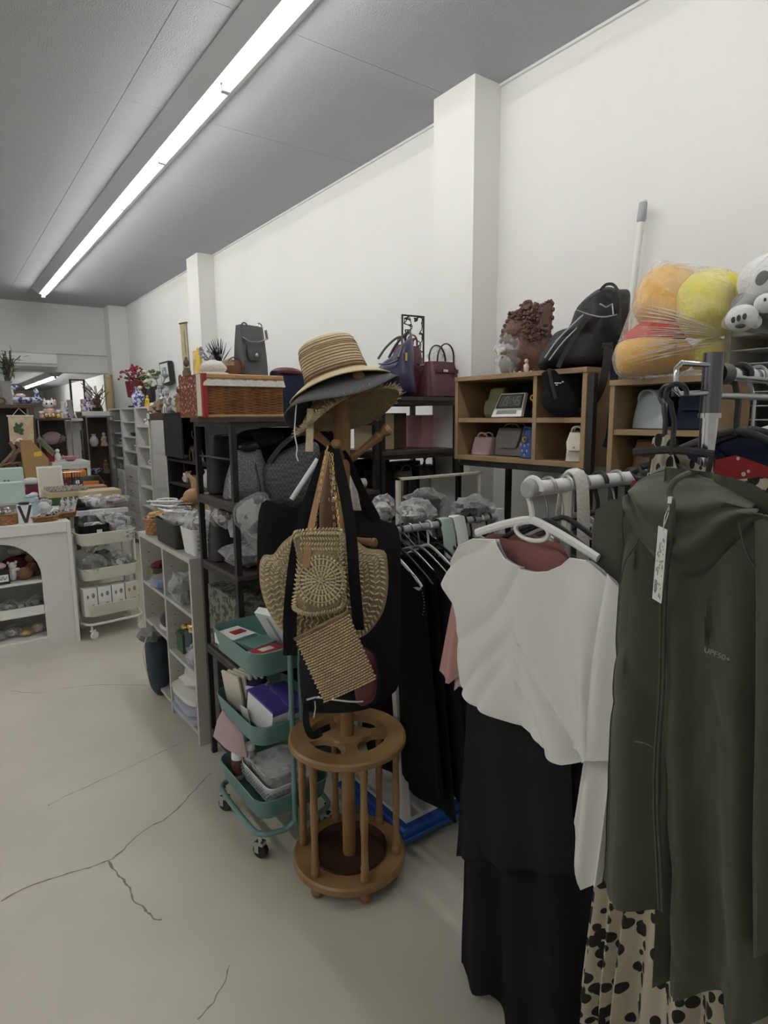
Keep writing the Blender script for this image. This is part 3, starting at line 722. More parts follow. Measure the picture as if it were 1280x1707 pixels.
# ================================================================== trolleys
def tray(mb, z0, z1, w, d, r=.055, tp=.93, c=(0, 0)):
    secs = []
    def ring(k, z, off=0):
        row = []
        for qx, qy, a0 in ((1, 1, 0), (-1, 1, PI / 2), (-1, -1, PI), (1, -1, PI * 1.5)):
            for i in range(7):
                a = a0 + PI / 2 * i / 6; row.append(Vector((c[0] + (qx * (w / 2 - r) + r * math.cos(a) - 0) * k - math.copysign(off, qx), c[1] + (qy * (d / 2 - r) + r * math.sin(a)) * k - math.copysign(off, qy), z)))
        return row
    rows = [ring(tp * .97, z0), ring(tp, z0 + .006), ring(1, z1 - .004), ring(1.012, z1), ring(.995, z1 + .002), ring(.985, z1 - .006), ring(tp * .98, z0 + .006)]
    o = len(mb.v); mb.grid(rows, True); n = 28
    mb.f += [tuple(o + k for k in range(n)), tuple(o + 6 * n + k for k in range(n))]
    return mb
def trolley(label, loc, rz, m, L, D, tops, hts, wheel='rubber', posts=True, top=None, hub='chrome'):
    t = T('trolley', label, 'trolley', loc, rz)
    for zt, h in zip(tops, hts): t.part('tray', tray(MB(), zt - h, zt, L, D), m)
    zb = .105; X = L / 2 + .012; ztop = tops[0] - .01 if top is None else top
    for s in (-1, 1):       # two bent tubes: up one end, round the foot, up the other
        y = s * .018; P = [Vector((-X, y, ztop)), Vector((-X, y, zb + .06)), Vector((-X, y * 1.4, zb + .02)), Vector((-X + .005, s * .05, zb)), Vector((-X + .01, s * (D / 2 - .06), zb)), Vector((-X + .03, s * (D / 2 - .012), zb)), Vector((-X + .09, s * (D / 2 + .004), zb))]
        P = P + [Vector((-p.x, p.y, p.z)) for p in P[::-1]]
        t.part('frame_tube', MB().tube(smoothpts(P, 4, False), .0095, 10), m)
    for sx in (-1, 1):
        for sy in (-1, 1):
            x, y = sx * (X - .045), sy * (D / 2 - .012)
            wm = (MB().lathe([(.012, -.010), (.026, -.010), (.028, -.006), (.028, .006), (.026, .010), (.012, .010)], (x + .012, y - .006, .028), 20, R=Euler((PI / 2, 0, .5)).to_matrix()))
            cf = MB().cyl((x, y, .062), (x, y, zb), .007).box((x + .005, y - .002, .060), (.032, .022, .012), (0, 0, .5)).box((x + .008, y - .017, .044), (.018, .003, .04), (0, 0, .5)).box((x + .010, y + .011, .044), (.018, .003, .04), (0, 0, .5))
            t.part('caster_wheel', wm, wheel, t.part('caster_fork', cf, hub, smooth=30))
    return t
# teal trolley: long side along the room (local x -> room y)
TC = Vector((.893, 1.945, 0))
trolley('teal three-tier metal trolley with black castors beside the coat stand', TC, PI / 2, 'teal metal', .385, .285, (.745, .49, .222), (.085, .075, .075), 'rubber', top=.735)
# things in the teal trolley
def rb(px, py, z): return fz(px, py, z)
carton('paper_box', 'white flat box with a small red picture in the teal trolley top', (.815, 2.03, .69), (.10, .15, .038), 'paper white', (0, 0, .2), None)
carton('teal_box', 'flat teal box in the top tray of the teal trolley', (.835, 1.93, .688), (.10, .12, .04), 'teal metal', (0, 0, .25))
carton('medicine_box', 'small red and white box at the near corner of the trolley top', (.835, 1.835, .69), (.11, .065, .035), 'paper white', (0, 0, .15), 'red').part('window', MB().box((.0, 0, .0372), (.05, .03, .001), (0, 0, .15)), 'paper cream', smooth=0)
t = T('cable_box', 'tall white box with a brown stripe leaning in the trolley top tray', 'box', (.925, 1.86, .675)); R = Euler((0, -.55, .35)).to_matrix()
t.part('body', MB().box((0, 0, .085), (.028, .19, .18), R), 'paper white', bev=.001, smooth=0)
t.part('brown_stripe', MB().box(Vector((0, 0, .085)) + R @ Vector((-.0145, -.035, 0)), (.001, .05, .171), R), 'tan leather', smooth=0, label='reddish brown stripe')
t.part('picture', MB().box(Vector((0, 0, .085)) + R @ Vector((-.0145, .04, .01)), (.001, .012, .13), R), 'grey plastic', smooth=0)
pk = MB().box((0, 0, .0165), (.085, .12, .001), (0, 0, .2))
o = single('packet_card', 'printed card with a red bag picture in the trolley top', 'card', MB().box((0, 0, .003), (.05, .035, .003), (0.0, 0, .2)), 'red', (.822, 2.045, .727))
for k in range(5):
    R = (0, .35 + .02 * k, .2)
    t = T('paper_packet', ['outermost', 'second', 'third', 'fourth', 'innermost'][k] + ' cream paper packet of the row in the teal trolley', 'packet', (.795 + .02 * k, 2.045 - .006 * k, .43), 0, 'paper packets in the teal trolley')
    t.part('envelope', MB().box((0, 0, .075), (.010, .10, .15), (0, -.15, .25)), 'paper cream', bev=.002)
t = T('tub', 'navy plastic tub with a white rim in the middle trolley tray', 'tub', (.865, 2.0, .425))
t.part('body', MB().lathe([(.038, 0), (.045, .10), (.046, .104)], n=24), 'navy print'); t.part('lid', MB().lathe([(.048, .104), (.049, .112), (.046, .116)], n=24), 'white gloss'); t.part('cap', MB().lathe([(.040, .116), (.038, .135), (.0, .136)], n=24), 'navy cloth')
for k, (x, y, rz) in enumerate(((.835, 1.865, .12), (.905, 1.845, .05))):
    t = T('carton', ['white and violet carton, left one in the middle trolley tray', 'white and violet carton with a black flower drawing in the trolley'][k], 'box', (x, y, .425)); R = Euler((.18, 0, rz)).to_matrix()
    t.part('body', MB().box(R @ Vector((0, 0, .065)), (.062, .16, .105), R), 'paper white', bev=.001, smooth=0)
    t.part('lid', MB().box(R @ Vector((0, 0, .121)), (.064, .162, .008), R), 'violet', smooth=0, label='violet lid')
    t.part('violet_edge', MB().box(R @ Vector((0, -.0812, .112)), (.063, .001, .016), R), 'violet', smooth=0)
    if k:
        f = MB()
        for a in range(5): f.tube([R @ (Vector((.01 + .008 * math.cos(1.25 * a) + .008 * math.cos(q) * math.cos(1.25 * a), -.082, .06 + .010 * math.sin(1.25 * a) + .009 * math.sin(q)))) for q in [2 * PI * i / 9 for i in range(9)]], .0006, 3, closed=True)
        t.part('flower_print', f, 'ink', smooth=0)
carton('label_card', 'white card tucked at the edge of the middle trolley tray', (.79, 1.92, .43), (.004, .05, .07), 'paper white', (0, -.15, .1))
single('folded_cloth', 'folded pink cloth behind the lower part of the teal trolley', 'cloth', MB().pillow([fd(a, b, 2.25) for a, b in ((356, 1226), (362, 1200), (371, 1182), (388, 1200), (405, 1222), (412, 1262), (396, 1258), (376, 1246))], CN, .006, nz=.3), 'pale pink', fd(380, 1230, 2.25), w=True)
for k, (x, y) in enumerate(((.80, 2.05), (.835, 2.01))):
    t = T('bottle', ['white bottle with a dark label in the lowest trolley tray', 'clear capped spray bottle in the lowest trolley tray'][k], 'bottle', (x, y, .158))
    t.part('body', MB().lathe([(.021, 0), (.023, .01), (.023, .10), (.014, .118), (.012, .122)], n=18), 'paper white' if k == 0 else 'grey plastic'); t.part('cap', MB().lathe([(.017, .122), (.018, .145), (.0, .146)], n=18), 'white gloss')
    if k == 0: t.part('paper_label', MB().lathe([(.0236, .02), (.0236, .08)], n=18), 'brown leather', smooth=0)
t = T('plastic_basket', 'white perforated plastic basket in the lowest tray of the teal trolley', 'basket', (.893, 1.90, .170), 0)
t.part('body', tray(MB(), 0, .075, .19, .25, .03, .88), 'white plastic')
for k in range(16):
    for j in range(3): pass
hl = MB()
for side in (-1, 1):
    for k in range(12):
        for j in range(3): hl.box((-.0885 + .177 * k / 11, side * .1215, .028 + j * .013), (.007, .004, .006))
for k in range(14):
    for j in range(3): hl.box((-.0915, -.105 + .21 * k / 13, .028 + j * .013), (.004, .007, .006))
t.part('slots', hl, 'grey plastic', stuff=True, smooth=0)
t = T('food_container', 'stack of clear lidded containers in the basket on the trolley', 'container', (.893, 1.91, .205))
t.part('body', tray(MB(), 0, .045, .15, .17, .03, .9), 'film'); t.part('lid', tray(MB(), .046, .058, .155, .175, .03, 1), 'film'); t.part('paper', MB().box((0, 0, .03), (.09, .10, .02), (0, 0, .3)), 'paper white')

# ================================================================== black rack with a dark board top
def rack(label, x0, x1, y0, y1, zs, ztop, board='dark board', rail=.022, sidebars=()):
    t = T('shelf_rack', label, 'shelf', (x0, y0, 0))
    for x in (x0 + rail / 2, x1 - rail / 2):
        for y in (y0 + rail / 2, y1 - rail / 2): t.part('post', MB().box((x, y, ztop / 2 - .01), (rail, rail, ztop - .02)), 'black metal', w=True, smooth=0)
    for z in list(zs) + [ztop]:
        t.part('board' if z != ztop else 'top_board', MB().bx(x0 - (.012 if z == ztop else -.001), x1 + (.012 if z == ztop else -.001), y0 - .004, y1 + .004, z - .018, z), board, w=True, bev=.001, smooth=0)
        for y in (y0 + rail / 2, y1 - rail / 2): t.part('rail', MB().bx(x0 + rail, x1 - rail, y - rail / 2, y + rail / 2, z - .038, z - .018), 'black metal', w=True, smooth=0)
        for x in (x0 + rail / 2, x1 - rail / 2): t.part('side_rail', MB().bx(x - rail / 2, x + rail / 2, y0 + rail, y1 - rail, z - .036, z - .018), 'black metal', w=True, smooth=0)
    for z in sidebars: t.part('side_bar', MB().cyl((x0 + rail / 2, y0 + rail, z), (x0 + rail / 2, y1 - rail, z), .004), 'black metal', w=True)
    return t
rack('black metal rack with a dark board top under the wicker hamper', .876, 1.545, 2.16, 2.56, (.12, .52, .90, 1.185), 1.502, sidebars=(1.345,))
rack('second black metal rack carrying the row of leather handbags', 1.60, 2.068, 2.22, 2.58, (.15, .62, 1.02, 1.345), 1.59)
# items on/in rack 1
t = T('wicker_hamper', 'rectangular wicker hamper with a lace-trimmed lid', 'basket', (.955, 2.33, 1.502))
wk = MB(); X2, Y2 = .155, .135; rws = []
def rectring(hx, hy, z, n, off):
    row = []
    for i in range(n):
        u = i / n * 4; s = int(u); q = u - s; a, b = [(-1, -1), (1, -1), (1, 1), (-1, 1)][s], [(1, -1), (1, 1), (-1, 1), (-1, -1)][s]; nm = [(0, -1), (1, 0), (0, 1), (-1, 0)][s]
        x, y = lerp(a[0], b[0], q) * hx, lerp(a[1], b[1], q) * hy; o = off(i, s) if 0.01 < q < .99 else 0; row.append(Vector((x + nm[0] * o, y + nm[1] * o, z)))
    return row
for j in range(49):
    z = .008 + .122 * j / 48; ph = (j // 2) % 2
    rws.append(rectring(X2, Y2, z, 160, lambda i, s: .0026 * math.sin(PI * i / 4 + PI * ph) + .0026 * (1 if j % 2 else -.4)))
wk.grid(rws, True); wk.f.append(tuple(range(160)))
t.part('woven_side', wk, 'wicker')
t.part('bottom_rim', MB().tube([(-X2, -Y2, .006), (X2, -Y2, .006), (X2, Y2, .006), (-X2, Y2, .006)], .006, 8, closed=True), 'wicker pale')
t.part('lid', MB().box((0, 0, .150), (2 * X2 + .008, 2 * Y2 + .008, .016)), 'wicker pale', bev=.004)
t.part('lid_rim', MB().tube([(-X2, -Y2, .141), (X2, -Y2, .141), (X2, Y2, .141), (-X2, Y2, .141)], .0065, 8, closed=True), 'wicker')
la = MB(); rr = [rectring(X2 + .004 + .002 * k, Y2 + .004 + .002 * k, .138 - .012 * k, 120, lambda i, s: .0014 * math.sin(i * 1.6)) for k in range(3)]
t.part('lace_trim', la.grid(rr, True), 'lace', smooth=60)
t.part('patterned_side', MB().bx(-X2 - .008, -X2 - .005, -Y2 + .004, Y2 - .004, .006, .158), 'red damask', label='red and cream patterned end', smooth=0)
t.part('ribbon_strip', MB().bx(-X2 - .010, -X2 - .008, -Y2 + .015, -Y2 + .06, .006, .156), 'paper cream', smooth=0)
t.part('corner_strip', MB().bx(-X2 - .010, -X2 + .006, -Y2 - .006, -Y2 + .010, .0, .158), 'red', smooth=0)
ZL = 1.502 + .158
t = bag('flap_handbag', 'slate grey structured handbag with a front flap pocket, on the wicker hamper', (1.055, 2.36, ZL + .001), .125, .20, .09, 'grey leather', .25, None, .0, .93, 5, 0, None, None, lean=0)
t.part('pocket_flap', MB().loft([((-.02, -.052, .115), (.034, 0, 0), (0, .008, 0), 4), ((-.02, -.055, .08), (.034, 0, 0), (0, .008, 0), 3), ((-.02, -.053, .062), (.022, 0, 0), (0, .006, 0), 3)], 18), 'grey leather')
t.part('clasp', MB().ell((-.02, -.065, .082), (.007, .003, .010), 10, 6), 'chrome')
t.part('strap', MB().tube([(-.058, -.03, .15), (-.04, -.052, .132), (0, -.054, .135), (.045, -.052, .15), (.045, -.045, .185)], .007, 8, flat=.35), 'taupe leather')
t.part('handle_loop', MB().tube(arc((-.04, -.02, .195), .013, 0, PI, 8), .003, 6), 'grey leather')
t.part('handle_loop', MB().tube(arc((.035, -.02, .20), .013, 0, PI, 8), .003, 6), 'chrome')
t = T('flower_pot', 'small grey planter with violet flowers and a dark spiky plant on the hamper', 'plant', (.92, 2.42, ZL))
t.part('pot', MB().lathe([(.03, 0), (.038, .05), (.036, .055), (.0, .05)], n=18), 'grey plastic')
rnd = random.Random(5); fl = MB(); lf = MB(); stt = MB()
for k in range(26): a = rnd.uniform(0, 6.28); r = rnd.uniform(.01, .06); p = Vector((-.02 + r * math.cos(a), r * math.sin(a) * .6, .07 + rnd.uniform(0, .05))); fl.ell(p, (.008, .008, .006), 7, 4, nz=.5, seed=k); stt.tube([(0, 0, .05), p], .0009, 4)
for k in range(16): a = rnd.uniform(-1.1, 1.1); b = Vector((.03, 0, .05)); e = b + Vector((math.sin(a) * .06, rnd.uniform(-.02, .02), .045 + .06 * math.cos(a))); m_ = (b + e) / 2; lf.tube([b, m_, e], .006, 5, rs=[.002, .006, .0008], flat=.3)
t.part('flowers', fl, 'towel blue', stuff=True); t.part('leaves', lf, 'black plush', stuff=True); t.part('stems', stt, 'twig', stuff=True)
single('lace_bonnet', 'small white knitted bonnet on the hamper lid', 'hat', MB().ell((0, 0, .026), (.05, .04, .028), 16, 9, nz=.15).lathe([(.055, .0), (.06, .004), (.05, .008)], n=24, sy=.8), 'lace', (.865, 2.27, ZL))
t = T('leather_pouch', 'brown leather coil pouch beside the white bonnet', 'pouch', (.935, 2.30, ZL + .0)); t.part('roll', MB().ell((0, 0, .032), (.055, .03, .03), 14, 9, nz=.4, seed=5), 'brown leather'); t.part('strap', MB().tube(arc((.02, -.02, .04), .03, -.5, 2.6, 10, (1, 0, 0), (0, .2, 1)), .005, 6, flat=.5), 'brown leather')
t = bag('backpack', 'dark navy fabric bag with a maroon top, behind the stacked hats', (1.22, 2.37, 1.502), .19, .185, .13, 'navy cloth', .1, None, 0, .8, 3)
t.part('maroon_top', MB().ell((0, 0, .185), (.075, .045, .022), 14, 7), 'burgundy leather', label='maroon top')
# shelf z 1.185: glitter bag, woven monogram bag
t = T('glitter_bag', 'silver glitter tote on the rack shelf under the hamper', 'bag', (.985, 2.27, 1.185))
b = MB(); rows = []
t.part('body', b.loft([((0, 0, 0), (.095, 0, 0), (0, .05, 0), 4), ((0, 0, .01), (.10, 0, 0), (0, .055, 0), 4), ((0, 0, .07), (.092, 0, 0), (0, .045, 0), 3.5), ((0, 0, .14), (.07, 0, 0), (0, .03, 0), 3), ((0, .0, .19), (.055, 0, 0), (0, .02, 0), 3)], 30), 'silver glitter')
t.part('bow', MB().ell((0, -.03, .205), (.045, .02, .018), 12, 7, nz=.4), 'black leather')
t.part('seam', MB().tube([(.028, -.062, .004), (.024, -.052, .07), (.016, -.036, .14)], .002, 5), 'black leather')
t = T('monogram_tote', 'black woven-pattern tote leaning on the rack shelf', 'bag', (1.19, 2.24, 1.187))
pts = outline([(437, 805), (440, 775), (465, 755), (505, 738), (530, 740), (533, 780), (528, 830), (500, 842), (460, 845), (447, 835)], 2.43)
t.part('body', MB().pillow(pts, CN, .03, p=4), 'monogram', w=True)
t.part('handle', strap([(448, 770), (470, 742), (500, 722), (526, 728)], .018, 2.40), 'black leather', w=True)
single('white_roll', 'long white rolled tube leaning against the woven-pattern tote', 'roll', MB().cyl(fd(486, 832, 2.3), fd(530, 765, 2.3), .010), 'paper white', fd(508, 800, 2.3), w=True)
t = T('clutch', 'black clutch bag hanging under the rack top', 'bag', fd(425, 735, 2.62)); t.part('body', MB().pillow(outline([(398, 722), (430, 714), (470, 720), (468, 738), (430, 746), (400, 742)], 2.62), CN, .012, nz=.4), 'nylon', w=True)
for k, (x, z, w_, h_, m_, lb) in enumerate(((1.02, 1.187, .24, .24, 'nylon', 'tall black nylon bag behind the glitter tote on the rack'), (1.24, 1.187, .22, .27, 'black cotton', 'black cloth bag behind the woven-pattern tote'), (1.43, 1.187, .20, .25, 'navy cloth', 'dark navy bag behind the rolled cream fabric'), (1.42, .902, .20, .24, 'black cotton', 'black sack behind the lace packet on the middle rack shelf'), (1.0, .902, .22, .2, 'black leather', 'black bag behind the packed textiles on the rack'), (1.2, .902, .2, .26, 'nylon', 'tall dark bag in the middle of the middle rack shelf'))):
    bag('handbag', lb, (x, 2.475, z), w_, h_, .12, m_, 0, None, 0, .9, 5)
# z .90 shelf: packed textiles
packet('grey striped textiles packed in clear plastic on the rack, upper pack', (1.09, 2.29, .985), (.36, .24, .155), 'film', .1, 2, inner='grey packs')
packet('black and white cloth packed in clear plastic, nearest the rack edge', (1.02, 2.30, .902), (.29, .24, .10), 'film', .0, 5, inner='grey packs')
packet('crumpled clear plastic bag bulging out of the rack beside the white bin', (.95, 2.42, 1.045), (.17, .17, .13), 'film2', .4, 9, inner='silver packs')
t = T('cow_cushion', 'black and white cloth packet hanging over the rack edge', 'packet', fd(418, 880, 2.18)); t.part('contents', MB().pillow(outline([(396, 845), (430, 826), (446, 840), (445, 900), (438, 905), (405, 878), (396, 868)], 2.20), CN, .03, nz=.4), 'grey packs', w=True); t.part('wrapping', MB().pillow(outline([(392, 842), (430, 820), (450, 836), (449, 930), (440, 938), (400, 882), (391, 870)], 2.20), CN, .045, nz=.6), 'film2', w=True, smooth=25)
t = T('wood_tray', 'shallow woven wooden tray under the packed textiles', 'tray', (1.15, 2.345, .62)); 
carton('storage_box', 'camouflage-patterned fabric storage box on the lower rack shelf', (.99, 2.35, .522), (.20, .36, .27), 'camo cloth', cat='box')
t.part('body', MB().bx(-.26, .05, -.18, .18, .262, .278), 'driftwood', smooth=0)
carton('storage_box', 'dark fabric box on the lower rack shelf beside the camouflage box', (1.28, 2.35, .522), (.26, .34, .24), 'black cotton', cat='box')
carton('storage_box', 'dark grey box on the bottom board of the rack', (1.05, 2.35, .122), (.28, .34, .33), 'black cotton', cat='box')
carton('storage_box', 'black crate at the bottom right of the rack', (1.37, 2.35, .122), (.25, .34, .26), 'black plastic', cat='box')
for k, (x, z, w_, h_, m_) in enumerate(((1.30, 1.40, .10, .05, 'plum leather'), (1.42, 1.19, .14, .09, 'tan leather'))):
    bag('pouch', ['dark plum pouch high on the rack behind the coat stand', 'small tan bag on the rack behind the coat stand post'][k], (x, 2.30, [1.187, 1.187][k]), w_, [.16, .11][k], .09, m_, 0, None, 0, .9, 5)
t = T('paper_roll', 'rolled cream fabric on the rack shelf right of the coat stand', 'roll', (1.45, 2.24, 1.205)); t.part('roll', MB().cyl((-.07, 0, 0.005), (.07, 0, .005), .022), 'towel white')
packet('crumpled packet of lace on the middle rack shelf behind the coat stand', (1.41, 2.26, .902), (.17, .15, .12), 'film', 0, 14, inner='silver packs')
bag('duffel_bag', 'dark bag on the middle shelf of the rack behind the coat stand', (1.26, 2.38, .902), .22, .2, .14, 'black cotton', 0, None, 0, .8, 3)

# ---- second rack: handbags on top
ZT = 1.59
t = T('handbag', 'navy blue leather handbag with tall sweeping handles beside the hats', 'bag', (1.74, 2.27, ZT)); dN = 2.82
NN = -ray(660, 620).normalized(); NN = Vector((NN.x, NN.y, 0)).normalized()
t.part('body', MB().pillow(outline([(626, 657), (624, 628), (636, 606), (652, 594), (664, 580), (684, 562), (689, 580), (690, 620), (692, 656), (660, 660)], dN, 4), NN, .07, nz=.2, p=3), 'navy leather', w=True)
t.part('handle', MB().tube(smoothpts([fd(630, 598, dN - .05), fd(642, 580, dN - .06), (fd(658, 565, dN - .06)), fd(668, 562, dN - .06), fd(670, 576, dN - .06), fd(664, 596, dN - .08)], 4, False), .009, 8, flat=.6), 'grey leather', w=True)
t.part('handle', MB().tube(smoothpts([fd(648, 596, dN + .02), fd(660, 574, dN + .0), fd(676, 556, dN), fd(683, 553, dN), fd(685, 566, dN - .01), fd(682, 584, dN - .03)], 4, False), .009, 8, flat=.6), 'grey leather', w=True)
t.part('flap_belt', MB().tube([fd(632, 606, dN - .08), fd(648, 607, dN - .10), fd(664, 600, dN - .10)], .010, 6, flat=.3), 'navy leather', w=True)
t.part('charm', MB().box(fd(656, 630, dN - .105), (.02, .004, .03)), 'chrome', w=True, smooth=0); t.part('clasp', MB().box(fd(677, 594, dN - .085), (.010, .005, .035)), 'gold', w=True, smooth=0)
t = bag('handbag', 'burgundy tote standing between the navy and the plum handbags', (1.905, 2.42, ZT), .17, .25, .14, 'burgundy leather', .25, 'burgundy leather', .05, .9, 5)
t.part('buckle_strap', MB().tube([(-.02, -.075, .16), (.02, -.08, .15), (.055, -.07, .165)], .009, 8, flat=.4), 'black leather'); t.part('studs', MB().ell((.015, -.088, .152), (.03, .004, .006), 10, 5, nz=.6), 'chrome')
t = bag('handbag', 'plum leather handbag at the right end of the rack top', (2.03, 2.31, ZT), .22, .17, .15, 'plum leather', 0, 'black leather', .085, .84, 4)
t.part('belt', MB().box((0, -.058, .125), (.16, .006, .016)), 'plum leather'); t.part('clasp', MB().box((-.03, -.064, .125), (.03, .004, .012)), 'chrome')
t.part('side_strap', MB().box((.035, -.060, .10), (.010, .005, .08)), 'plum leather')
t = T('plastic_wrap', 'clear plastic wrap around handles of the plum handbag', 'plastic wrap', (2.05, 2.36, ZT + .17))
t.part('wrap', MB().tube(arc((.0, 0, .02), .05, 0, PI, 12), .016, 8, rs=[.012 + .006 * (k % 2) for k in range(13)]), 'film', smooth=20)
# pierced metal screen leaning at the pillar
t = T('metal_screen', 'black pierced metal screen standing by the pillar behind the handbags', 'ornament', (1.975, 2.55, ZT), -.1)
fr = MB(); W_, H_ = .13, .42
for a, b in (((0, 0), (W_, 0)), ((W_, 0), (W_, H_)), ((W_, H_), (0, H_)), ((0, H_), (0, 0))): fr.box(((a[0] + b[0]) / 2, 0, (a[1] + b[1]) / 2), (abs(b[0] - a[0]) + .008, .006, abs(b[1] - a[1]) + .008))
t.part('frame', fr, 'black metal', smooth=0)
rnd = random.Random(8); br = MB(); P0 = [(rnd.uniform(.0, W_), rnd.uniform(0, H_)) for k in range(150)]
for i, a in enumerate(P0):
    near = sorted(P0, key=lambda q: (q[0] - a[0]) ** 2 + (q[1] - a[1]) ** 2)[1:4]
    for b in near: br.tube([(a[0], 0, a[1]), ((a[0] + b[0]) / 2 + .003, 0, (a[1] + b[1]) / 2), (b[0], 0, b[1])], .0026, 4)
t.part('tracery', br, 'black metal', smooth=0)
# in second rack
for k, (x, z, w_, h_, m_, lb) in enumerate(((1.73, 1.022, .24, .27, 'black cotton', 'black cloth sack at the back left of the handbag rack'), (1.94, 1.022, .22, .25, 'nylon', 'black nylon sack at the back right of the handbag rack'), (1.84, .622, .34, .32, 'black cotton', 'wide black sack at the back of the lower handbag rack shelf'))):
    bag('sack', lb, (x, 2.50, z), w_, h_, .11, m_, 0, None, 0, .92, 5)
carton('storage_box', 'beige box under the top of the handbag rack', (1.70, 2.42, 1.347), (.13, .15, .165), 'card pale')
carton('storage_box', 'dark brown box beside the beige one in the handbag rack', (1.81, 2.44, 1.347), (.09, .15, .17), 'dark wood')
carton('gift_box', 'pink and white box at the right end inside the handbag rack', (1.985, 2.43, 1.347), (.075, .14, .16), 'pink')
bag('handbag', 'black nylon bag left on the middle shelf of the handbag rack', (1.665, 2.34, 1.022), .13, .23, .15, 'black cotton', 0, None, 0, .95, 5)
bag('handbag', 'olive brown bag in the middle of the handbag rack shelf', (1.80, 2.33, 1.022), .12, .22, .15, 'olive knit', 0, None, .03, .75, 3.2, pocket=.4)
bag('handbag', 'soft black leather bag right on the handbag rack shelf', (1.94, 2.33, 1.022), .16, .24, .16, 'black leather', .1, None, .05, .7, 3)
bag('handbag', 'dark bag on the lower shelf of the handbag rack, left', (1.72, 2.36, .622), .2, .24, .18, 'black cotton', 0, None, .06, .8, 3)
bag('handbag', 'dark bag on the lower shelf of the handbag rack, right', (1.94, 2.36, .622), .2, .22, .18, 'plum leather', 0, None, .06, .8, 3)

# ================================================================== oak cube shelves by the right wall
def open_shelf(label, x0, x1, y0, y1, z0, z1, divs, mids, m='shelf oak', th=.018, legs=None, back='black wood', feet='black metal'):
    t = T('cube_shelf', label, 'shelf', (x0, y0, 0))
    t.part('top_panel', MB().bx(x0 - .004, x1, y0 - .001, y1, z1 - th, z1), m, w=True, bev=.001, smooth=0)
    t.part('bottom_panel', MB().bx(x0, x1, y0, y1, z0, z0 + th), m, w=True, bev=.001, smooth=0)
    for y in (y0, y1 - th): t.part('side_panel', MB().bx(x0, x1, y, y + th, z0 + th, z1 - th), m, w=True, bev=.001, smooth=0)
    t.part('back_panel', MB().bx(x1 - .006, x1, y0 + th, y1 - th, z0 + th, z1 - th), back, w=True, smooth=0)
    for y in divs: t.part('divider', MB().bx(x0 + .002, x1 - .006, y - th / 2, y + th / 2, z0 + th, z1 - th), m, w=True, bev=.001, smooth=0)
    ys = [y0 + th] + list(divs) + [y1 - th]
    for a, b in zip(ys[:-1], ys[1:]):
        for z in mids: t.part('shelf_board', MB().bx(x0 + .004, x1 - .006, a + (0 if a == ys[0] else th / 2), b - (0 if b == ys[-1] else th / 2), z - th / 2, z + th / 2), m, w=True, bev=.001, smooth=0)
    if legs:
        for x in (x0 + .015, x1 - .03):
            for y in (y0 + .012, y1 - .03): t.part('leg', MB().box((x, y + .01, z0 / 2 - .006), (.022, .022, z0 - .012)), feet, w=True, smooth=0)
        t.part('front_rail', MB().bx(x0 + .004, x0 + .026, y0 + .03, y1 - .03, z0 - .024, z0), feet, w=True, smooth=0)
        t.part('lower_rail', MB().bx(x0 + .004, x0 + .026, y0 + .03, y1 - .03, .55, .572), feet, w=True, smooth=0)
        t.part('lower_board', MB().bx(x0 + .026, x1 - .02, y0 + .02, y1 - .02, .56, .575), 'dark board', w=True, smooth=0)
    return t
s1 = open_shelf('oak cube shelf on black legs holding the digital clock', 1.80, 2.15, 1.305, 1.96, 1.318, 1.662, (1.530,), (1.483,), legs=1)
open_shelf('oak cube shelf under the yellow plush bag', 1.80, 1.985, .86, 1.215, 1.292, 1.612, (), (1.444,), legs=1)
s1.part('corner_post', MB().box((1.815, 1.29, .82), (.022, .022, 1.64)), 'black metal', w=True, smooth=0)
NX = Vector((-1, -.15, 0)).normalized()
# in the clock shelf
t = T('desk_clock', 'digital clock with a grey screen, reading 19:45, leaning on the oak shelf', 'clock', (1.86, 1.70, 1.493))
a0, a1, a2, a3 = (fx(818, 695, 1.845), fx(868, 694, 1.845), fx(876, 654, 1.885), fx(835, 656, 1.885))
def quadpt(u, v, o=0): p = a0.lerp(a1, u).lerp(a3.lerp(a2, u), v); n_ = (a1 - a0).cross(a3 - a0).normalized(); n_ = n_ if n_.x < 0 else -n_; return p + n_ * o
t.part('case', MB().prism([quadpt(0, 0), quadpt(1, 0), quadpt(1, 1), quadpt(0, 1)], Vector((.018, 0, 0))), 'white plastic', w=True, bev=.002, smooth=0)
t.part('screen', MB().prism([quadpt(.04, .36, .001), quadpt(.96, .36, .001), quadpt(.96, .95, .001), quadpt(.04, .95, .001)], Vector((.002, 0, 0))), 'ink', w=True, smooth=0)
dp = t.part('display', MB().prism([quadpt(.10, .42, .0018), quadpt(.90, .42, .0018), quadpt(.90, .90, .0018), quadpt(.10, .90, .0018)], Vector((.001, 0, 0))), 'lcd', w=True, smooth=0)
t.part('button_strip', MB().prism([quadpt(.14, .12, .001), quadpt(.82, .12, .001), quadpt(.82, .28, .001), quadpt(.14, .28, .001)], Vector((.001, 0, 0))), 'ink grey', w=True, smooth=0)
SEG = {'1': 'bc', '9': 'abcdfg', '4': 'bcfg', '5': 'acdfg'}
dg = MB()
def seg(u0, v0, u1, v1, hw=.007):
    d = Vector((u1 - u0, v1 - v0)); n_ = Vector((-d.y, d.x)).normalized() * hw
    dg.add([quadpt(u0 + n_.x, v0 + n_.y * 1.3, .0024), quadpt(u1 + n_.x, v1 + n_.y * 1.3, .0024), quadpt(u1 - n_.x, v1 - n_.y * 1.3, .0024), quadpt(u0 - n_.x, v0 - n_.y * 1.3, .0024)], [(0, 1, 2, 3)])
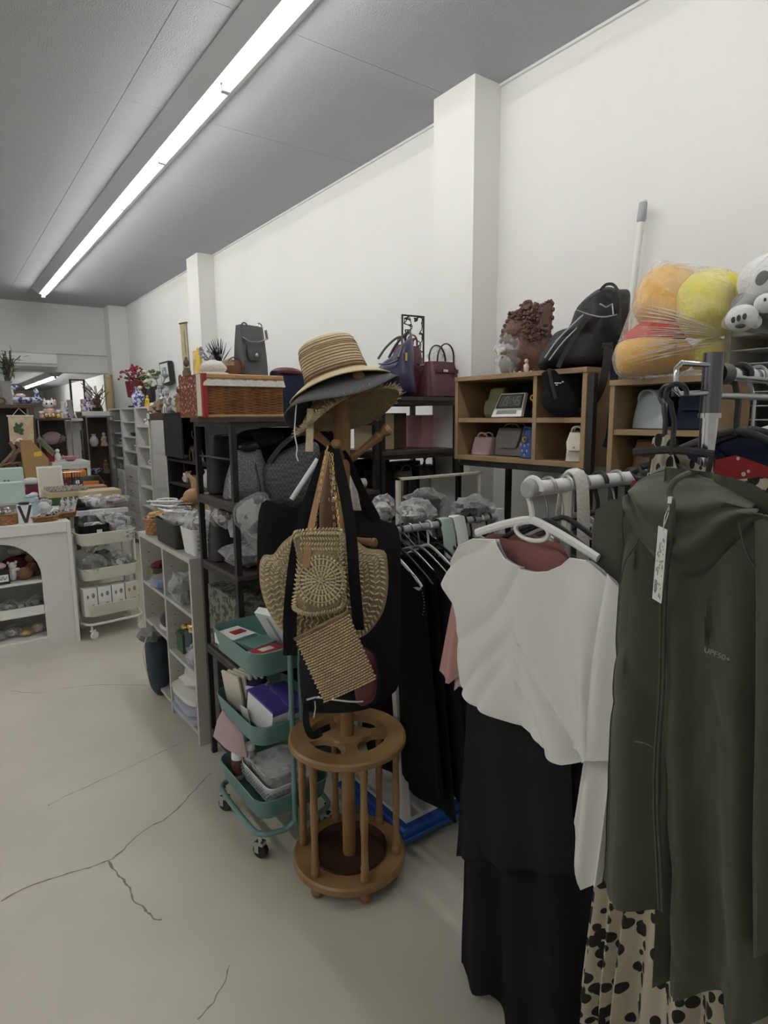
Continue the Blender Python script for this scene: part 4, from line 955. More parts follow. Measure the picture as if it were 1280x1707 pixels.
for k, ch in enumerate('19:45'):
    u = .17 + k * .145; W_, b, h = .10, .50, .34
    if ch == ':': seg(u + .05, b + .10, u + .05, b + .13, .012); seg(u + .05, b + .22, u + .05, b + .25, .012); continue
    for s in SEG[ch]: seg(*{'a': (u, b + h, u + W_, b + h), 'b': (u + W_, b + h, u + W_, b + h / 2), 'c': (u + W_, b + h / 2, u + W_, b), 'd': (u, b, u + W_, b), 'f': (u, b + h, u, b + h / 2), 'g': (u, b + h / 2, u + W_, b + h / 2)}[s])
t.part('digits', dg, 'lcd digit', dp, w=True, smooth=0, recalc=False)
bag('pouch', 'olive and cream pouch left of the digital clock', (1.92, 1.82, 1.493), .11, .12, .09, 'olive', -PI / 2, None, 0, .7, 3, pocket=.5)
t = T('keychain', 'yellow and black keychain tape right of the digital clock', 'keychain', (1.90, 1.60, 1.493)); t.part('coil', MB().ell((0, 0, .022), (.03, .014, .022), 12, 7, nz=.5), 'black plastic'); t.part('loop', MB().tube(arc((-.035, -.005, .075), .009, 0, 2 * PI, 10, (0, 1, 0), (0, 0, 1)), .003, 5), 'yellow'); t.part('tape', MB().tube([(-.035, -.008, .066), (-.03, -.015, .045), (-.034, -.02, .02)], .005, 6, flat=.4), 'yellow')
bag('pouch', 'small pink cosmetic pouch on the lower left of the oak shelf', (1.90, 1.875, 1.336), .11, .075, .08, 'pale pink', -PI / 2, None, .018, .92, 5)
t = bag('handbag', 'taupe grey handbag with a curved handle, below the digital clock', (1.93, 1.735, 1.336), .16, .115, .10, 'taupe leather', -PI / 2, 'taupe leather', .018, .95, 5, flap=.7)
t = bag('mini_backpack', 'small blue bag with flower pattern and gold ring on the oak shelf', (1.855, 1.595, 1.336), .072, .110, .05, 'blue', -PI / 2, None, .01, .62, 2.6)
t.part('ring_emblem', MB().tube([Vector((1.828, 1.595 + .009 * math.cos(a), 1.410 + .009 * math.sin(a))) for a in [2 * PI * k / 14 for k in range(14)]], .003, 6, closed=True), 'gold', w=True)
fm = MB()
for a, b in ((.012, .03), (-.012, .03), (0, .05), (.018, .055), (-.018, .055), (0, .014)):
    for q in range(4): fm.ell((1.828, 1.595 + a + .0035 * math.cos(q * PI / 2), 1.336 + b + .0035 * math.sin(q * PI / 2)), (.0008, .0022, .0022), 6, 4)
t.part('flower_print', fm, 'pale blue', w=True, stuff=True)
t = bag('purse', 'small cream purse in the lower right compartment of the oak shelf', (1.845, 1.365, 1.336), .075, .105, .08, 'paper cream', -1.2, None, .02, .75, 3, flap=.6, clasp='gold')
# on the clock shelf: carved leather cushion, wrapped figure, acrylic box, backpack
t = T('carved_cushion', 'brown sculpted leather cushion with ruffled edges on the oak shelf', 'cushion', (2.02, 1.66, 1.662))
dC = 2.47; NV = -ray(878, 560).normalized(); NV = Vector((NV.x, NV.y, 0)).normalized()
co = outline([(848, 530), (862, 520), (872, 517), (874, 506), (884, 504), (888, 514), (905, 508), (921, 506), (918, 560), (914, 612), (880, 617), (846, 616), (838, 596), (836, 560)], dC, 4)
t.part('body', MB().pillow(co, NV, .030, nz=.4, ns=40, p=3), 'carved leather', w=True)
rl = MB(); cc = sum(co, Vector()) / len(co); rnd = random.Random(2); RV = Vector((-NV.y, NV.x, 0))
for i in range(150):
    a = rnd.uniform(0, 6.28); r = rnd.uniform(0, .9) ** .7; p = cc + (RV * math.cos(a) * .088 + UP * math.sin(a) * .115) * r + NV * (.034 * (1 - r ** 3) ** .5)
    if -.1 < (p - cc).dot(UP) < .09: rl.ell(p, (rnd.uniform(.006, .013), .008, rnd.uniform(.005, .011)), 7, 5, nz=.5, seed=i, R=(0, 0, rnd.uniform(0, 3)))
t.part('relief', rl, 'carved leather', w=True, stuff=True)
rf = MB()
for i in range(0, len(co), 1): rf.ell(co[i] + NV * .006, (.007, .007, .010), 6, 4, nz=.4, seed=i)
t.part('ruffle', rf, 'carved leather', w=True, stuff=True)
t = T('wrapped_plush', 'small grey plush wrapped in clear plastic with a gold ribbon', 'plush toy', (1.90, 1.76, 1.662))
gp = MB().ell((0, 0, .045), (.032, .036, .045), 12, 8).ell((0, 0, .105), (.030, .034, .028), 12, 8).ell((0, .022, .132), (.01, .01, .012), 8, 5).ell((0, -.022, .132), (.01, .01, .012), 8, 5)
t.part('body', gp, 'stone grey'); t.part('muzzle', MB().ell((-.026, 0, .10), (.012, .015, .011), 8, 6), 'white plush'); t.part('wrapping', MB().ell((0, 0, .075), (.05, .055, .082), 18, 12, nz=.4, ns=16, seed=4), 'film', smooth=20); t.part('ribbon', MB().tube([(-.03, -.02, .075), (-.038, 0, .078), (-.03, .02, .073), (-.04, .03, .10)], .004, 5, flat=.4), 'gold')
t = T('acrylic_box', 'tiny clear acrylic display box in front of the carved cushion', 'box', (1.86, 1.625, 1.662)); t.part('case', MB().box((0, 0, .033), (.04, .045, .066)), 'glass', smooth=0); t.part('figure', MB().ell((0, 0, .02), (.01, .012, .02), 8, 6, nz=.4).ell((0, 0, .045), (.008, .008, .009), 8, 6), 'pink porcelain')
# black backpack
dP = 2.20; NB = -ray(970, 560).normalized(); NB = Vector((NB.x, NB.y, 0)).normalized()
t = T('backpack', 'large black backpack slumped on the near end of the oak shelf', 'backpack', (1.93, 1.36, 1.662))
def ol(pts, d, k=4): return smoothpts([fd(a, b, d) for a, b in pts], k)
t.part('body', MB().pillow(ol([(897, 612), (905, 585), (925, 555), (948, 545), (962, 512), (990, 486), (1012, 478), (1030, 482), (1048, 484), (1050, 505), (1046, 545), (1036, 580), (1030, 612), (1000, 618), (960, 616), (920, 618)], dP), NB, .065, nz=.5, ns=14, p=3), 'nylon', w=True)
t.part('top_flap', MB().pillow(ol([(985, 500), (1000, 486), (1018, 482), (1032, 490), (1036, 515), (1020, 530), (1000, 532), (985, 520)], dP - .05), NB, .012, nz=.5, p=4), 'nylon', w=True)
t.part('pocket', MB().pillow(ol([(905, 600), (915, 575), (945, 558), (985, 552), (1005, 560), (1002, 600), (960, 608), (915, 608)], dP - .06), NB, .018, nz=.5, p=4), 'nylon', w=True)
for pp in ([(908, 596), (930, 565), (955, 540), (972, 524)], [(915, 600), (938, 570), (962, 546)], [(960, 516), (982, 524), (1006, 528), (1028, 524)]): t.part('zipper', MB().tube(smoothpts([fd(a, b, dP - .10) for a, b in pp], 4, False), .0026, 6), 'grey plastic', w=True)
t.part('buckle', MB().box(fd(1012, 576, dP - .10), (.012, .035, .02), NB.to_track_quat('X', 'Z').to_matrix()), 'black plastic', w=True, bev=.002)
t.part('strap', strap([(1014, 572), (1012, 600), (1004, 640), (992, 668), (975, 680), (962, 684)], (.035, .012), ds=[dP - .10, dP - .12, dP - .14, dP - .1, dP - .05, dP - .04]), 'black leather', w=True)
t.part('strap', strap([(1024, 600), (1022, 660), (1016, 720), (1008, 745)], (.03, .02), ds=[dP - .10, dP - .13, dP - .11, dP - .1]), 'navy cloth', w=True, label='dark blue hanging strap')
for pp, wd_ in (([(978, 530), (960, 556), (940, 590), (930, 612)], .016), ([(1040, 500), (1042, 540), (1036, 590), (1028, 612)], .022), ([(1000, 484), (1010, 474), (1022, 474), (1030, 484)], .010)): t.part('webbing', strap(pp, wd_, dP - .115), 'black plastic', w=True)
t.part('side_pocket', MB().pillow(ol([(1008, 560), (1030, 556), (1042, 575), (1034, 608), (1010, 612)], dP - .05), NB, .02, nz=.5), 'black cotton', w=True)
t.part('clip', MB().tube([fd(1000, 506, dP - .1), fd(1010, 512, dP - .11), fd(1020, 506, dP - .1), fd(1022, 524, dP - .11)], .003, 6), 'steel', w=True)
t = T('waist_bag', 'black bag with a small white mark hanging from the backpack over the shelf front', 'bag', fx(930, 618, 1.80))
t.part('body', MB().pillow(ol([(903, 622), (925, 616), (955, 618), (972, 622), (975, 650), (972, 682), (955, 695), (920, 690), (902, 668), (908, 645)], 2.17), NB, .022, nz=.4, ns=12), 'black cotton', w=True)
t.part('strap', strap([(915, 614), (918, 632), (922, 650), (926, 665)], .012, 2.13), 'black leather', w=True)
lg = MB()
for a, b in ((926, 638), (930, 638), (934, 638), (928, 641), (938, 636)): lg.box(fd(a, b, 2.125), (.004, .006, .004))
t.part('white_mark', lg, 'white gloss', w=True, smooth=0, stuff=True)
# pole
t = T('pole', 'white extension pole with a grey tip leaning on the wall above the backpack', 'pole', (2.195, 1.56, 0))
pa, pb = Vector((2.195, 1.56, 0)), Vector((2.205, 1.385, 2.285)); t.part('shaft', MB().cyl(pa, pb, .0125, n=16), 'white gloss', w=True); d_ = (pb - pa).normalized()
t.part('tip', MB().tube([pb - d_ * .075, pb - d_ * .07, pb - d_ * .01, pb], .015, 14, rs=[.0128, .0165, .015, .009]), 'grey plastic', w=True)
# ---- second oak shelf contents
t = bag('handbag', 'pale blue and white structured handbag on the oak shelf below the yellow bag', (1.90, 1.10, 1.453), .15, .125, .10, 'powder blue', -1.9, None, 0, .9, 6); 
t.part('dark_side', MB().loft([((0.076, 0, .01), (.003, 0, 0), (0, .04, 0), 6), ((.068, 0, .12), (.003, 0, 0), (0, .024, 0), 6)], 16), 'black leather'); t.part('handle', MB().tube(arc((0, -.04, .09), .045, .1, PI - .1, 10, (1, 0, 0), (0, -.2, .8)), .006, 7, flat=.5), 'powder blue')
bag('handbag', 'dark navy handbag beside the pale blue one on the oak shelf', (1.90, .952, 1.453), .135, .12, .12, 'navy cloth', -PI / 2, 'black leather', .0, .95, 5, flap=.5)
bag('satchel', 'tan brown leather satchel on the lower board under the yellow bag', (1.90, 1.09, 1.31), .15, .11, .09, 'brown leather', -PI / 2, None, .0, .95, 5, flap=.45, clasp='gold')
bag('satchel', 'black satchel on the lower board under the yellow bag', (1.90, .945, 1.31), .12, .10, .09, 'black leather', -PI / 2, None, .0, .95, 5, flap=.45)
# yellow plush bag
t = T('plush_bag', 'big clear plastic bag stuffed with plain yellow plush cushions', 'plush bag', (1.97, .98, 1.612))
dY = 1.90; NYv = -ray(1125, 540).normalized(); NYv = Vector((NYv.x, NYv.y, 0)).normalized()
def plush(name, pts, d, m, bulge, **k): return t.part(name, MB().pillow(ol(pts, d), NYv, bulge, nz=.3, ns=11, rings=8), m, w=True, **k)
plush('plush_cushion', [(1055, 520), (1062, 480), (1085, 450), (1120, 441), (1155, 450), (1160, 490), (1150, 530), (1120, 545), (1080, 548)], dY + .02, 'amber plush', .09, label='amber plush cushion at upper left')
plush('plush_cushion', [(1122, 505), (1130, 475), (1165, 452), (1205, 448), (1238, 465), (1246, 500), (1236, 540), (1205, 560), (1160, 565), (1130, 548)], dY - .02, 'lemon plush', .10, label='lemon yellow plush ball')
plush('plush_cushion', [(1040, 560), (1075, 535), (1120, 530), (1150, 545), (1140, 566), (1090, 572), (1045, 576)], dY + .0, 'red plush', .05, label='red plush band')
plush('plush_cushion', [(1026, 600), (1028, 575), (1060, 562), (1110, 562), (1150, 572), (1158, 600), (1140, 618), (1080, 626), (1035, 624)], dY - .01, 'amber plush', .08)
plush('plush_cushion', [(1150, 600), (1160, 572), (1195, 562), (1212, 572), (1208, 598), (1190, 610), (1160, 616)], dY + .01, 'lemon plush', .06)
t.part('plastic_wrap', MB().pillow(ol([(1020, 600), (1034, 560), (1052, 510), (1072, 462), (1096, 436), (1130, 438), (1180, 444), (1225, 452), (1250, 478), (1246, 520), (1222, 556), (1212, 600), (1180, 620), (1110, 630), (1040, 632)], dY - .02, 5), NYv, .13, nz=.35, ns=16, rings=14, back=.8), 'film yellow', w=True, smooth=22)
cr = MB()
for k in range(40):
    a = (k + rnd.random()) / 40; s0 = (lerp(1052, 1026, min(1, a * 1.6)) + rnd.uniform(-4, 10), lerp(500, 616, a)); s1 = (1212 + rnd.uniform(-14, 6), 546 + 26 * a + rnd.uniform(-5, 5)); mid = ((s0[0] + s1[0]) / 2, (s0[1] + s1[1]) / 2 + rnd.uniform(-5, 3)); e0, e1 = rnd.uniform(0, .4), rnd.uniform(.6, 1)
    q0 = (lerp(s0[0], s1[0], e0), lerp(s0[1], s1[1], e0)); q1 = (lerp(s0[0], s1[0], e1), lerp(s0[1], s1[1], e1))
    P = [fd(*q0, dY - .10), fd((q0[0] + q1[0]) / 2, (q0[1] + q1[1]) / 2 - 2, dY - .15), fd(*q1, dY - .11)]; P = smoothpts(P, 6, False)
    cr.tube(P, .003, 5, flat=.35, rs=[.0004 + .0034 * math.sin(PI * q / (len(P) - 1)) for q in range(len(P))])
t.part('film_creases', cr, 'film crease', w=True, stuff=True)
# white paper-sorter unit with the panda bag
t = T('paper_sorter', 'off-white cabinet of thin open shelves at the right edge', 'cabinet', (1.93, .35, 0))
x0, x1, y0, y1, zt = 2.0, 2.24, .35, .958, 1.755
t.part('top_panel', MB().bx(x0, x1, y0, y1, zt - .022, zt), 'cream metal', w=True, smooth=0, bev=.002)
for y in (y0, y1 - .02): t.part('side_panel', MB().bx(x0, x1, y, y + .02, 0, zt - .022), 'cream metal', w=True, smooth=0)
t.part('back_panel', MB().bx(x1 - .01, x1, y0 + .02, y1 - .02, 0, zt - .022), 'grey plastic', w=True, smooth=0)
for k in range(20): t.part('shelf', MB().bx(x0 + .012, x1 - .01, y0 + .02, y1 - .02, zt - .022 - .042 * (k + 1), zt - .019 - .042 * (k + 1)), 'white gloss', w=True, smooth=0)
t.part('lower_door', MB().bx(x0 + .004, x0 + .02, y0 + .022, y1 - .022, .02, .84), 'cream metal', w=True, smooth=0)
t = T('panda_bag', 'clear plastic bag with panda plush toys at the right edge', 'plush bag', (2.06, .70, zt))
def pl(c, d, m, name='plush', **k): return t.part(name, MB().ell(c, d, 18, 12, **k), m, w=True)
dq = 1.66
pw = fd(1236, 530, dq); pwo = pl(pw, (.030, .042, .036), 'white plush', 'paw')
for a, b, r, s in ((1222, 533, .007, 1.2), (1231, 530, .007, 1.3), (1241, 527, .007, 1.2)): t.part('paw_pad', MB().ell(fd(a, b, dq - .033), (.004, r * .8, r * s), 10, 6), 'black plush', pwo, w=True)
t.part('paw_pad', MB().ell(fd(1234, 543, dq - .032), (.005, .014, .006), 10, 6), 'black plush', pwo, w=True)
pl(fd(1259, 536, dq), (.016, .016, .018), 'white plush', 'paw')
hd = fd(1285, 468, dq + .06); hdo = pl(hd, (.085, .085, .075), 'white plush', 'head'); t.part('eye_patch', MB().ell(fd(1270, 463, dq - .02), (.006, .016, .020), 12, 8, R=(0.5, 0, 0)), 'black plush', hdo, w=True)
h2 = fd(1277, 505, dq - .03); pl(h2, (.025, .030, .026), 'white plush', 'small_head'); t.part('eye', MB().ell(fd(1275, 499, dq - .058), (.003, .004, .005), 8, 5), 'black plush', w=True)
pl(fd(1290, 525, dq + .06), (.08, .11, .05), 'black plush', 'body'); pl(fd(1250, 510, dq + .08), (.05, .05, .045), 'knit grey', 'body')
t.part('green_cloth', MB().ell(fd(1252, 490, dq + .08), (.03, .022, .035), 10, 7, nz=.4), 'olive', w=True)
t.part('plastic_wrap', MB().pillow(ol([(1208, 548), (1213, 520), (1238, 495), (1252, 458), (1272, 432), (1310, 410), (1370, 420), (1390, 480), (1380, 548), (1300, 556)], dq, 5), NYv, .12, nz=.3, ns=14, rings=12), 'film2', w=True, smooth=22)

# ================================================================== rail with the white blouse
def cols(X, L, dz=.0):
    out = []
    for a in L:
        p, q = fx(a[0], a[1], X), fx(a[2], a[3], X); out.append((p.y, p.z, p.z + (a[4] if len(a) > 4 else dz), q.y, q.z))
    return out
RY, RZ = .80, 1.357
t = T('clothes_rail', 'white clothes rail with a round end cap, hung with blouses', 'clothes rail', (.97, RY, 0))
t.part('rail', MB().cyl((.945, RY, RZ), (1.76, RY, RZ), .0155, n=20), 'white plastic', w=True)
t.part('end_cap', MB().tube([(.925, RY, RZ), (.928, RY, RZ), (.950, RY, RZ)], .018, 20, rs=[.015, .018, .018]), 'grey plastic', w=True)
for x in (1.055, 1.72):
    t.part('leg', MB().cyl((x, RY + .0, RZ - .012), (x, RY + .0, .02), .0115, n=12), 'cream metal', w=True); t.part('brace', MB().box((x, RY + .115, .10), (.022, .024, .20)), 'cream metal', w=True, smooth=0)
    t.part('foot_bar', MB().cyl((x, RY - .20, .014), (x, RY + .20, .014), .013, n=12), 'cream metal', w=True)
t.part('shoe_bar', MB().cyl((1.055, RY + .1, .19), (1.72, RY + .1, .19), .008, n=10), 'cream metal', w=True)
# white blouse and hanger
hw = hanger('hanger', 'thick white plastic hanger with an oval loop, on the rail end', .945, RY, RZ, 'white plastic', .31, group=None, drop=.05, slope=.05, thick=.0055, hookm='white plastic', rb=.018, bar=False)
hw.part('loop', MB().tube([(.042 * math.cos(a), 0, -.085 + .019 * math.sin(a)) for a in [2 * PI * k / 24 for k in range(24)]], .0045, 8, closed=True), 'white plastic')
t = T('blouse', 'sheer white blouse with a slanting hem on the white rail', 'blouse', (.93, RY, .95))
bl = cols(.93, [(740, 972, 766, 1034), (752, 935, 771, 1085), (770, 910, 773, 1125), (795, 897, 790, 1150), (825, 900, 822, 1177), (845, 930, 850, 1198), (868, 946, 880, 1221), (893, 953, 905, 1240), (918, 952, 930, 1256), (940, 942, 950, 1266), (952, 930, 972, 1268), (985, 935, 978, 1266), (1005, 950, 985, 1262), (1022, 968, 996, 1255)])
bm_ = cloth(MB(), bl, .925, .018, 2.8, .016, .6, n=60, sub=8, warp=1.4, drape=.014); t.part('body', bm_, 'sheer white', w=True, smooth=60)
t.part('hem', MB().tube(bm_.bot, .0018, 6), 'paper white', w=True); t.part('neck_binding', MB().tube(bm_.top[16:88], .0016, 6), 'paper white', w=True)
t.part('sleeve', cloth(MB(), cols(.915, [(1012, 955, 957, 1246), (1025, 968, 985, 1264), (1037, 985, 1024, 1270), (1050, 1000, 1040, 1268)]), .915, .010, 1.5, .007, 2, n=20), 'sheer white', w=True, smooth=60)
t.part('lower_drape', cloth(MB(), cols(.95, [(975, 1250, 954, 1372), (985, 1250, 965, 1420), (1000, 1250, 975, 1478), (1020, 1250, 998, 1474)]), .95, .008, 1.2, .008, 1, n=16), 'sheer white', w=True, smooth=60)
# pink blouse behind
t = T('blouse', 'rose pink blouse with lace sleeves behind the white blouse', 'blouse', (.99, RY, .95))
pk = cols(.985, [(768, 960, 768, 1100), (800, 905, 800, 1130), (815, 890, 830, 1130), (850, 898, 860, 1130, .01), (890, 905, 890, 1130, .015), (930, 915, 930, 1130, .01), (950, 935, 955, 1130), (985, 975, 985, 1130)])
t.part('body', cloth(MB(), pk, .985, .014, 5, .006, 1.3), 'rose velvet', w=True, smooth=60)
t.part('sleeve', cloth(MB(), cols(.975, [(755, 1000, 730, 1118), (762, 990, 748, 1132), (772, 985, 758, 1136), (780, 985, 772, 1120)]), .975, .012, 1.3, .006, .3, n=18), 'pink cloth', w=True, smooth=60)
t.part('cuff', cloth(MB(), cols(.99, [(762, 1110, 756, 1140), (772, 1100, 766, 1148), (782, 1100, 778, 1130)]), .99, .01, 1.5, .004, .3, n=8), 'pale pink', w=True, smooth=60)
hanger('hanger', 'black hanger carrying the pink blouse', .992, RY, RZ, 'black plastic', .33)
t = T('dress', 'long black dress hanging under the white blouse down to the floor', 'dress', (1.03, RY, .3))
dr = cols(1.03, [(790, 1010, 764, 1632), (800, 1000, 800, 1640), (815, 985, 830, 1646), (850, 985, 850, 1690), (885, 985, 875, 1712), (920, 990, 905, 1735), (950, 995, 945, 1745), (985, 1010, 985, 1745), (1010, 1030, 1015, 1740)])
t.part('body', cloth(MB(), dr, 1.03, .035, 3.5, .014, .9, n=34), 'black cloth', w=True, smooth=60)
t.part('overskirt', cloth(MB(), cols(1.0, [(778, 1160, 764, 1425), (800, 1150, 800, 1430), (850, 1150, 860, 1440), (900, 1150, 910, 1450), (950, 1150, 960, 1460)]), 1.0, .02, 3, .01, 2.2, n=20), 'black cotton', w=True, smooth=60)
hanger('hanger', 'black hanger carrying the long black dress', 1.045, RY, RZ, 'black plastic', .34)
gm = ['knit grey', 'black cotton', 'sheer white', 'navy cloth', 'black cotton', 'taupe leather', 'black cloth', 'plum leather', 'sheer white', 'black cotton']
gn = ['grey ribbed top', 'black top', 'white cotton top', 'navy top', 'black knit top', 'taupe shirt', 'black shirt', 'plum shirt', 'thin white shirt', 'last black top']
ordn = ['directly behind the long black dress', 'behind the grey ribbed top', 'behind two darker tops', 'behind the white cotton top', 'behind the navy top', 'in the middle of the rail', 'behind the taupe shirt', 'behind the black shirt', 'near the far end of the rail', 'at the far end of the rail']
for k in range(10):
    X = 1.10 + .062 * k; sw = .17 + .012 * (k % 3); zb = .62 - .04 * (k % 4); zs = RZ - .13
    hanger('hanger', ['grey', 'black', 'thin steel', 'black', 'white'][k % 5] + ' hanger on the white rail ' + ordn[k], X, RY, RZ, ['grey plastic', 'black plastic', 'steel', 'black plastic', 'white plastic'][k % 5], .35, hookm=['steel', 'black plastic', 'steel', 'black plastic', 'white plastic'][k % 5], thick=.0045)
    t = T('top', gn[k] + ' on the white rail, ' + ordn[k], 'top', (X, RY, .9))
    c = [(RY + sw * a, zs - .018 * abs(a) * 2 - f, zs - .018 * abs(a) * 2, RY + sw * a * 1.15, zb) for a, f in ((1, .03), (.75, .005), (.4, .0), (.15, .07), (0, .085), (-.15, .07), (-.4, 0), (-.75, .005), (-1, .03))]
    t.part('body', cloth(MB(), c, X, .012, 4, .007, k, n=14, sub=3), gm[k], w=True, smooth=60)
single('white_scarf', 'white knitted scarf slung over the white rail between black hangers', 'scarf', MB().tube(smoothpts([Vector((1.075, RY - .03, 1.15)), Vector((1.075, RY - .026, 1.30)), Vector((1.075, RY - .014, RZ + .018)), Vector((1.075, RY + .014, RZ + .018)), Vector((1.075, RY + .028, 1.30)), Vector((1.075, RY + .032, 1.2))], 4, False), .02, 10, flat=.35, up=(1, 0, 0)), 'towel white', (1.075, RY, 1.2), w=True)
packet('shoe bag of dark plastic on the floor under the rail', (1.08, .86, .0), (.12, .2, .22), 'black plastic', 0, 6)

# ================================================================== back rail on the white frame and blue dolly
BY, BZ = 1.62, 1.12
t = T('garment_rack', 'white framed garment rack with a grey rail behind the coat stand', 'clothes rail', (1.2, 1.53, .09))
t.part('rail', MB().cyl((1.165, BY, BZ), (1.72, BY, BZ), .0135, n=16), 'grey plastic', w=True)
for x in (1.175, 1.71):
    t.part('front_leg', MB().prism([(x - .012, BY - .02, BZ + .03), (x + .018, BY - .02, BZ + .03), (x + .045, 1.535, .105), (x + .015, 1.535, .105)], (0, .022, 0)), 'white laminate', w=True, smooth=0)
    t.part('rear_leg', MB().prism([(x - .012, BY + .01, BZ + .03), (x + .018, BY + .01, BZ + .03), (x + .045, 1.87, .105), (x + .015, 1.87, .105)], (0, .022, 0)), 'white laminate', w=True, smooth=0)
t.part('bottom_board', MB().bx(1.20, 1.745, 1.535, 1.89, .092, .106), 'white laminate', w=True, smooth=0)
t.part('cross_bar', MB().cyl((1.20, 1.60, .38), (1.74, 1.60, .38), .010), 'white laminate', w=True)
t = T('dolly', 'blue plastic platform dolly on the floor under the white garment rack', 'dolly', (1.17, 1.50, 0))
t.part('deck', MB().bx(0, .62, .01, .42, .055, .09), 'blue plastic', bev=.008, smooth=30)
t.part('deck_lip', MB().bx(-.012, .632, -.002, .432, .045, .062), 'blue plastic', bev=.004, smooth=30)
for x in (.06, .56):
    for y in (.06, .36): t.part('wheel', MB().cyl((x, y - .012, .022), (x, y + .012, .022), .022, n=16), 'rubber')
hs = ['white plastic', 'black plastic', 'steel', 'steel', 'white plastic', 'black plastic', 'black plastic', 'steel', 'black plastic', 'black plastic', 'white plastic', 'black plastic']
gb = ['black cloth', 'black cloth', 'black cotton', 'navy cloth', 'black cotton', 'dotted cloth', 'black cloth', 'pale pink', 'camo cloth', 'black cloth', 'navy cloth', 'black cotton']
gl = ['long black coat with silver studs', 'plain long black coat', 'black cotton dress', 'navy dress', 'black cotton shirt dress', 'cream dress with black dots', 'thin black dress', 'pale pink dress', 'camouflage print dress', 'short black dress', 'short navy dress', 'black cotton coat']
pos = ['first on the grey rail beside the coat stand', 'second on the grey rail', 'third on the grey rail', 'fourth on the grey rail', 'fifth on the grey rail', 'near the middle of the grey rail', 'just past the middle of the grey rail', 'eighth on the grey rail', 'behind the white blouse on the grey rail', 'fourth from the far end of the grey rail', 'second from the far end of the grey rail', 'at the far end of the grey rail']
for k in range(12):
    X = 1.20 + .042 * k; sw = .18 + .01 * (k % 3); zb = [.28, .20, .25, .5, .3, .26, .34, .45, .5, .6, .6, .5][k]; zs = BZ - .095 - .01 * (k % 2)
    hanger('hanger', {'w': 'white', 'b': 'black', 's': 'thin steel'}[hs[k][0]] + ' hanger, ' + pos[k], X, BY, BZ, hs[k], .34, hookm=hs[k], thick=.004, rb=.0145)
    t = T('dress', gl[k] + ', ' + pos[k], 'dress', (X, BY, .7))
    c = [(BY + sw * a, zs - .03 * abs(a) - f, zs - .03 * abs(a), BY + sw * a * (1.15 if a > 0 else 1.55), zb) for a, f in ((1, .03), (.75, .005), (.4, .0), (.15, .05), (0, .065), (-.15, .05), (-.4, 0), (-.75, .005), (-1, .03))]
    t.part('body', cloth(MB(), c, X, .013, 3.5, .008, k, n=18, sub=3), gb[k], w=True, smooth=60)
    if k == 0:
        sd = MB()
        for i in range(13): a = i / 12; p = fx(693 + 14 * math.sin(a * 2.2), 962 + 62 * a, X - .028); sd.ell(p, (.0015, .0022, .0022), 6, 4)
        t.part('studs', sd, 'chrome', w=True, stuff=True)
t = T('green_scarf', 'pale green cloth draped over the grey rail', 'scarf', (1.44, BY, BZ)); t.part('cloth', MB().tube([(0, -.04, -.12), (0, -.03, -.04), (0, -.012, .018), (0, .012, .018), (0, .03, -.05)], .03, 8, flat=.2, up=(1, 0, 0)), 'mint')
t = T('white_cloth', 'white cloth draped over the grey rail beside the pale green one', 'scarf', (1.50, BY, BZ)); t.part('cloth', MB().tube([(0, -.045, -.10), (0, -.03, -.03), (0, -.012, .02), (0, .012, .02), (0, .03, -.05)], .028, 8, flat=.25, up=(1, 0, 0)), 'paper white')
packet('crumpled clear plastic packet lying over the grey rail in front of the mirror', (1.36, 1.68, 1.12), (.17, .10, .09), 'film', .2, 11, inner='silver packs')
packet('dark crumpled plastic packets at the far end of the grey rail', (1.62, 1.66, 1.10), (.2, .12, .10), 'film', .1, 12, inner='black cotton')
packet('crumpled packet with pink print on top of the coat stand bags', fd(638, 858, 2.15) - UP * .03, (.09, .09, .10), 'film', 0, 21, inner='silver packs')
# standing mirror
t = T('mirror', 'frameless-looking standing mirror with a thin pale frame behind the grey rail', 'mirror', (1.48, 1.82, .107))
ma, mb_ = fy(663, 797, 1.80), fy(801, 786, 1.80); x0, x1, z1 = ma.x, mb_.x, ma.z
t.part('glass', MB().bx(x0 + .008, x1 - .006, 1.802, 1.806, .14, z1 - .008), 'mirror', w=True, smooth=0)
for b in ((x0, x0 + .010, 1.795, 1.815, .12, z1), (x1 - .008, x1, 1.795, 1.815, .12, z1), (x0, x1, 1.795, 1.815, z1 - .008, z1), (x0, x1, 1.795, 1.815, .12, .13)): t.part('frame', MB().bx(*b), 'paper cream', w=True, smooth=0)
t.part('stand', MB().bx(x0 + .02, x1 - .02, 1.78, 1.93, .107, .12), 'white laminate', w=True, smooth=0)
t = T('leaning_board', 'white board leaning behind the left end of the grey rail', 'board', (1.14, 1.66, 0)); t.part('board', MB().prism([fy(633, 855, 1.70), fy(651, 850, 1.70), fy(661, 1058, 1.70), fy(650, 1060, 1.70)], (0, .012, 0)), 'white laminate', w=False, smooth=0).location = -Vector((1.14, 1.66, 0))

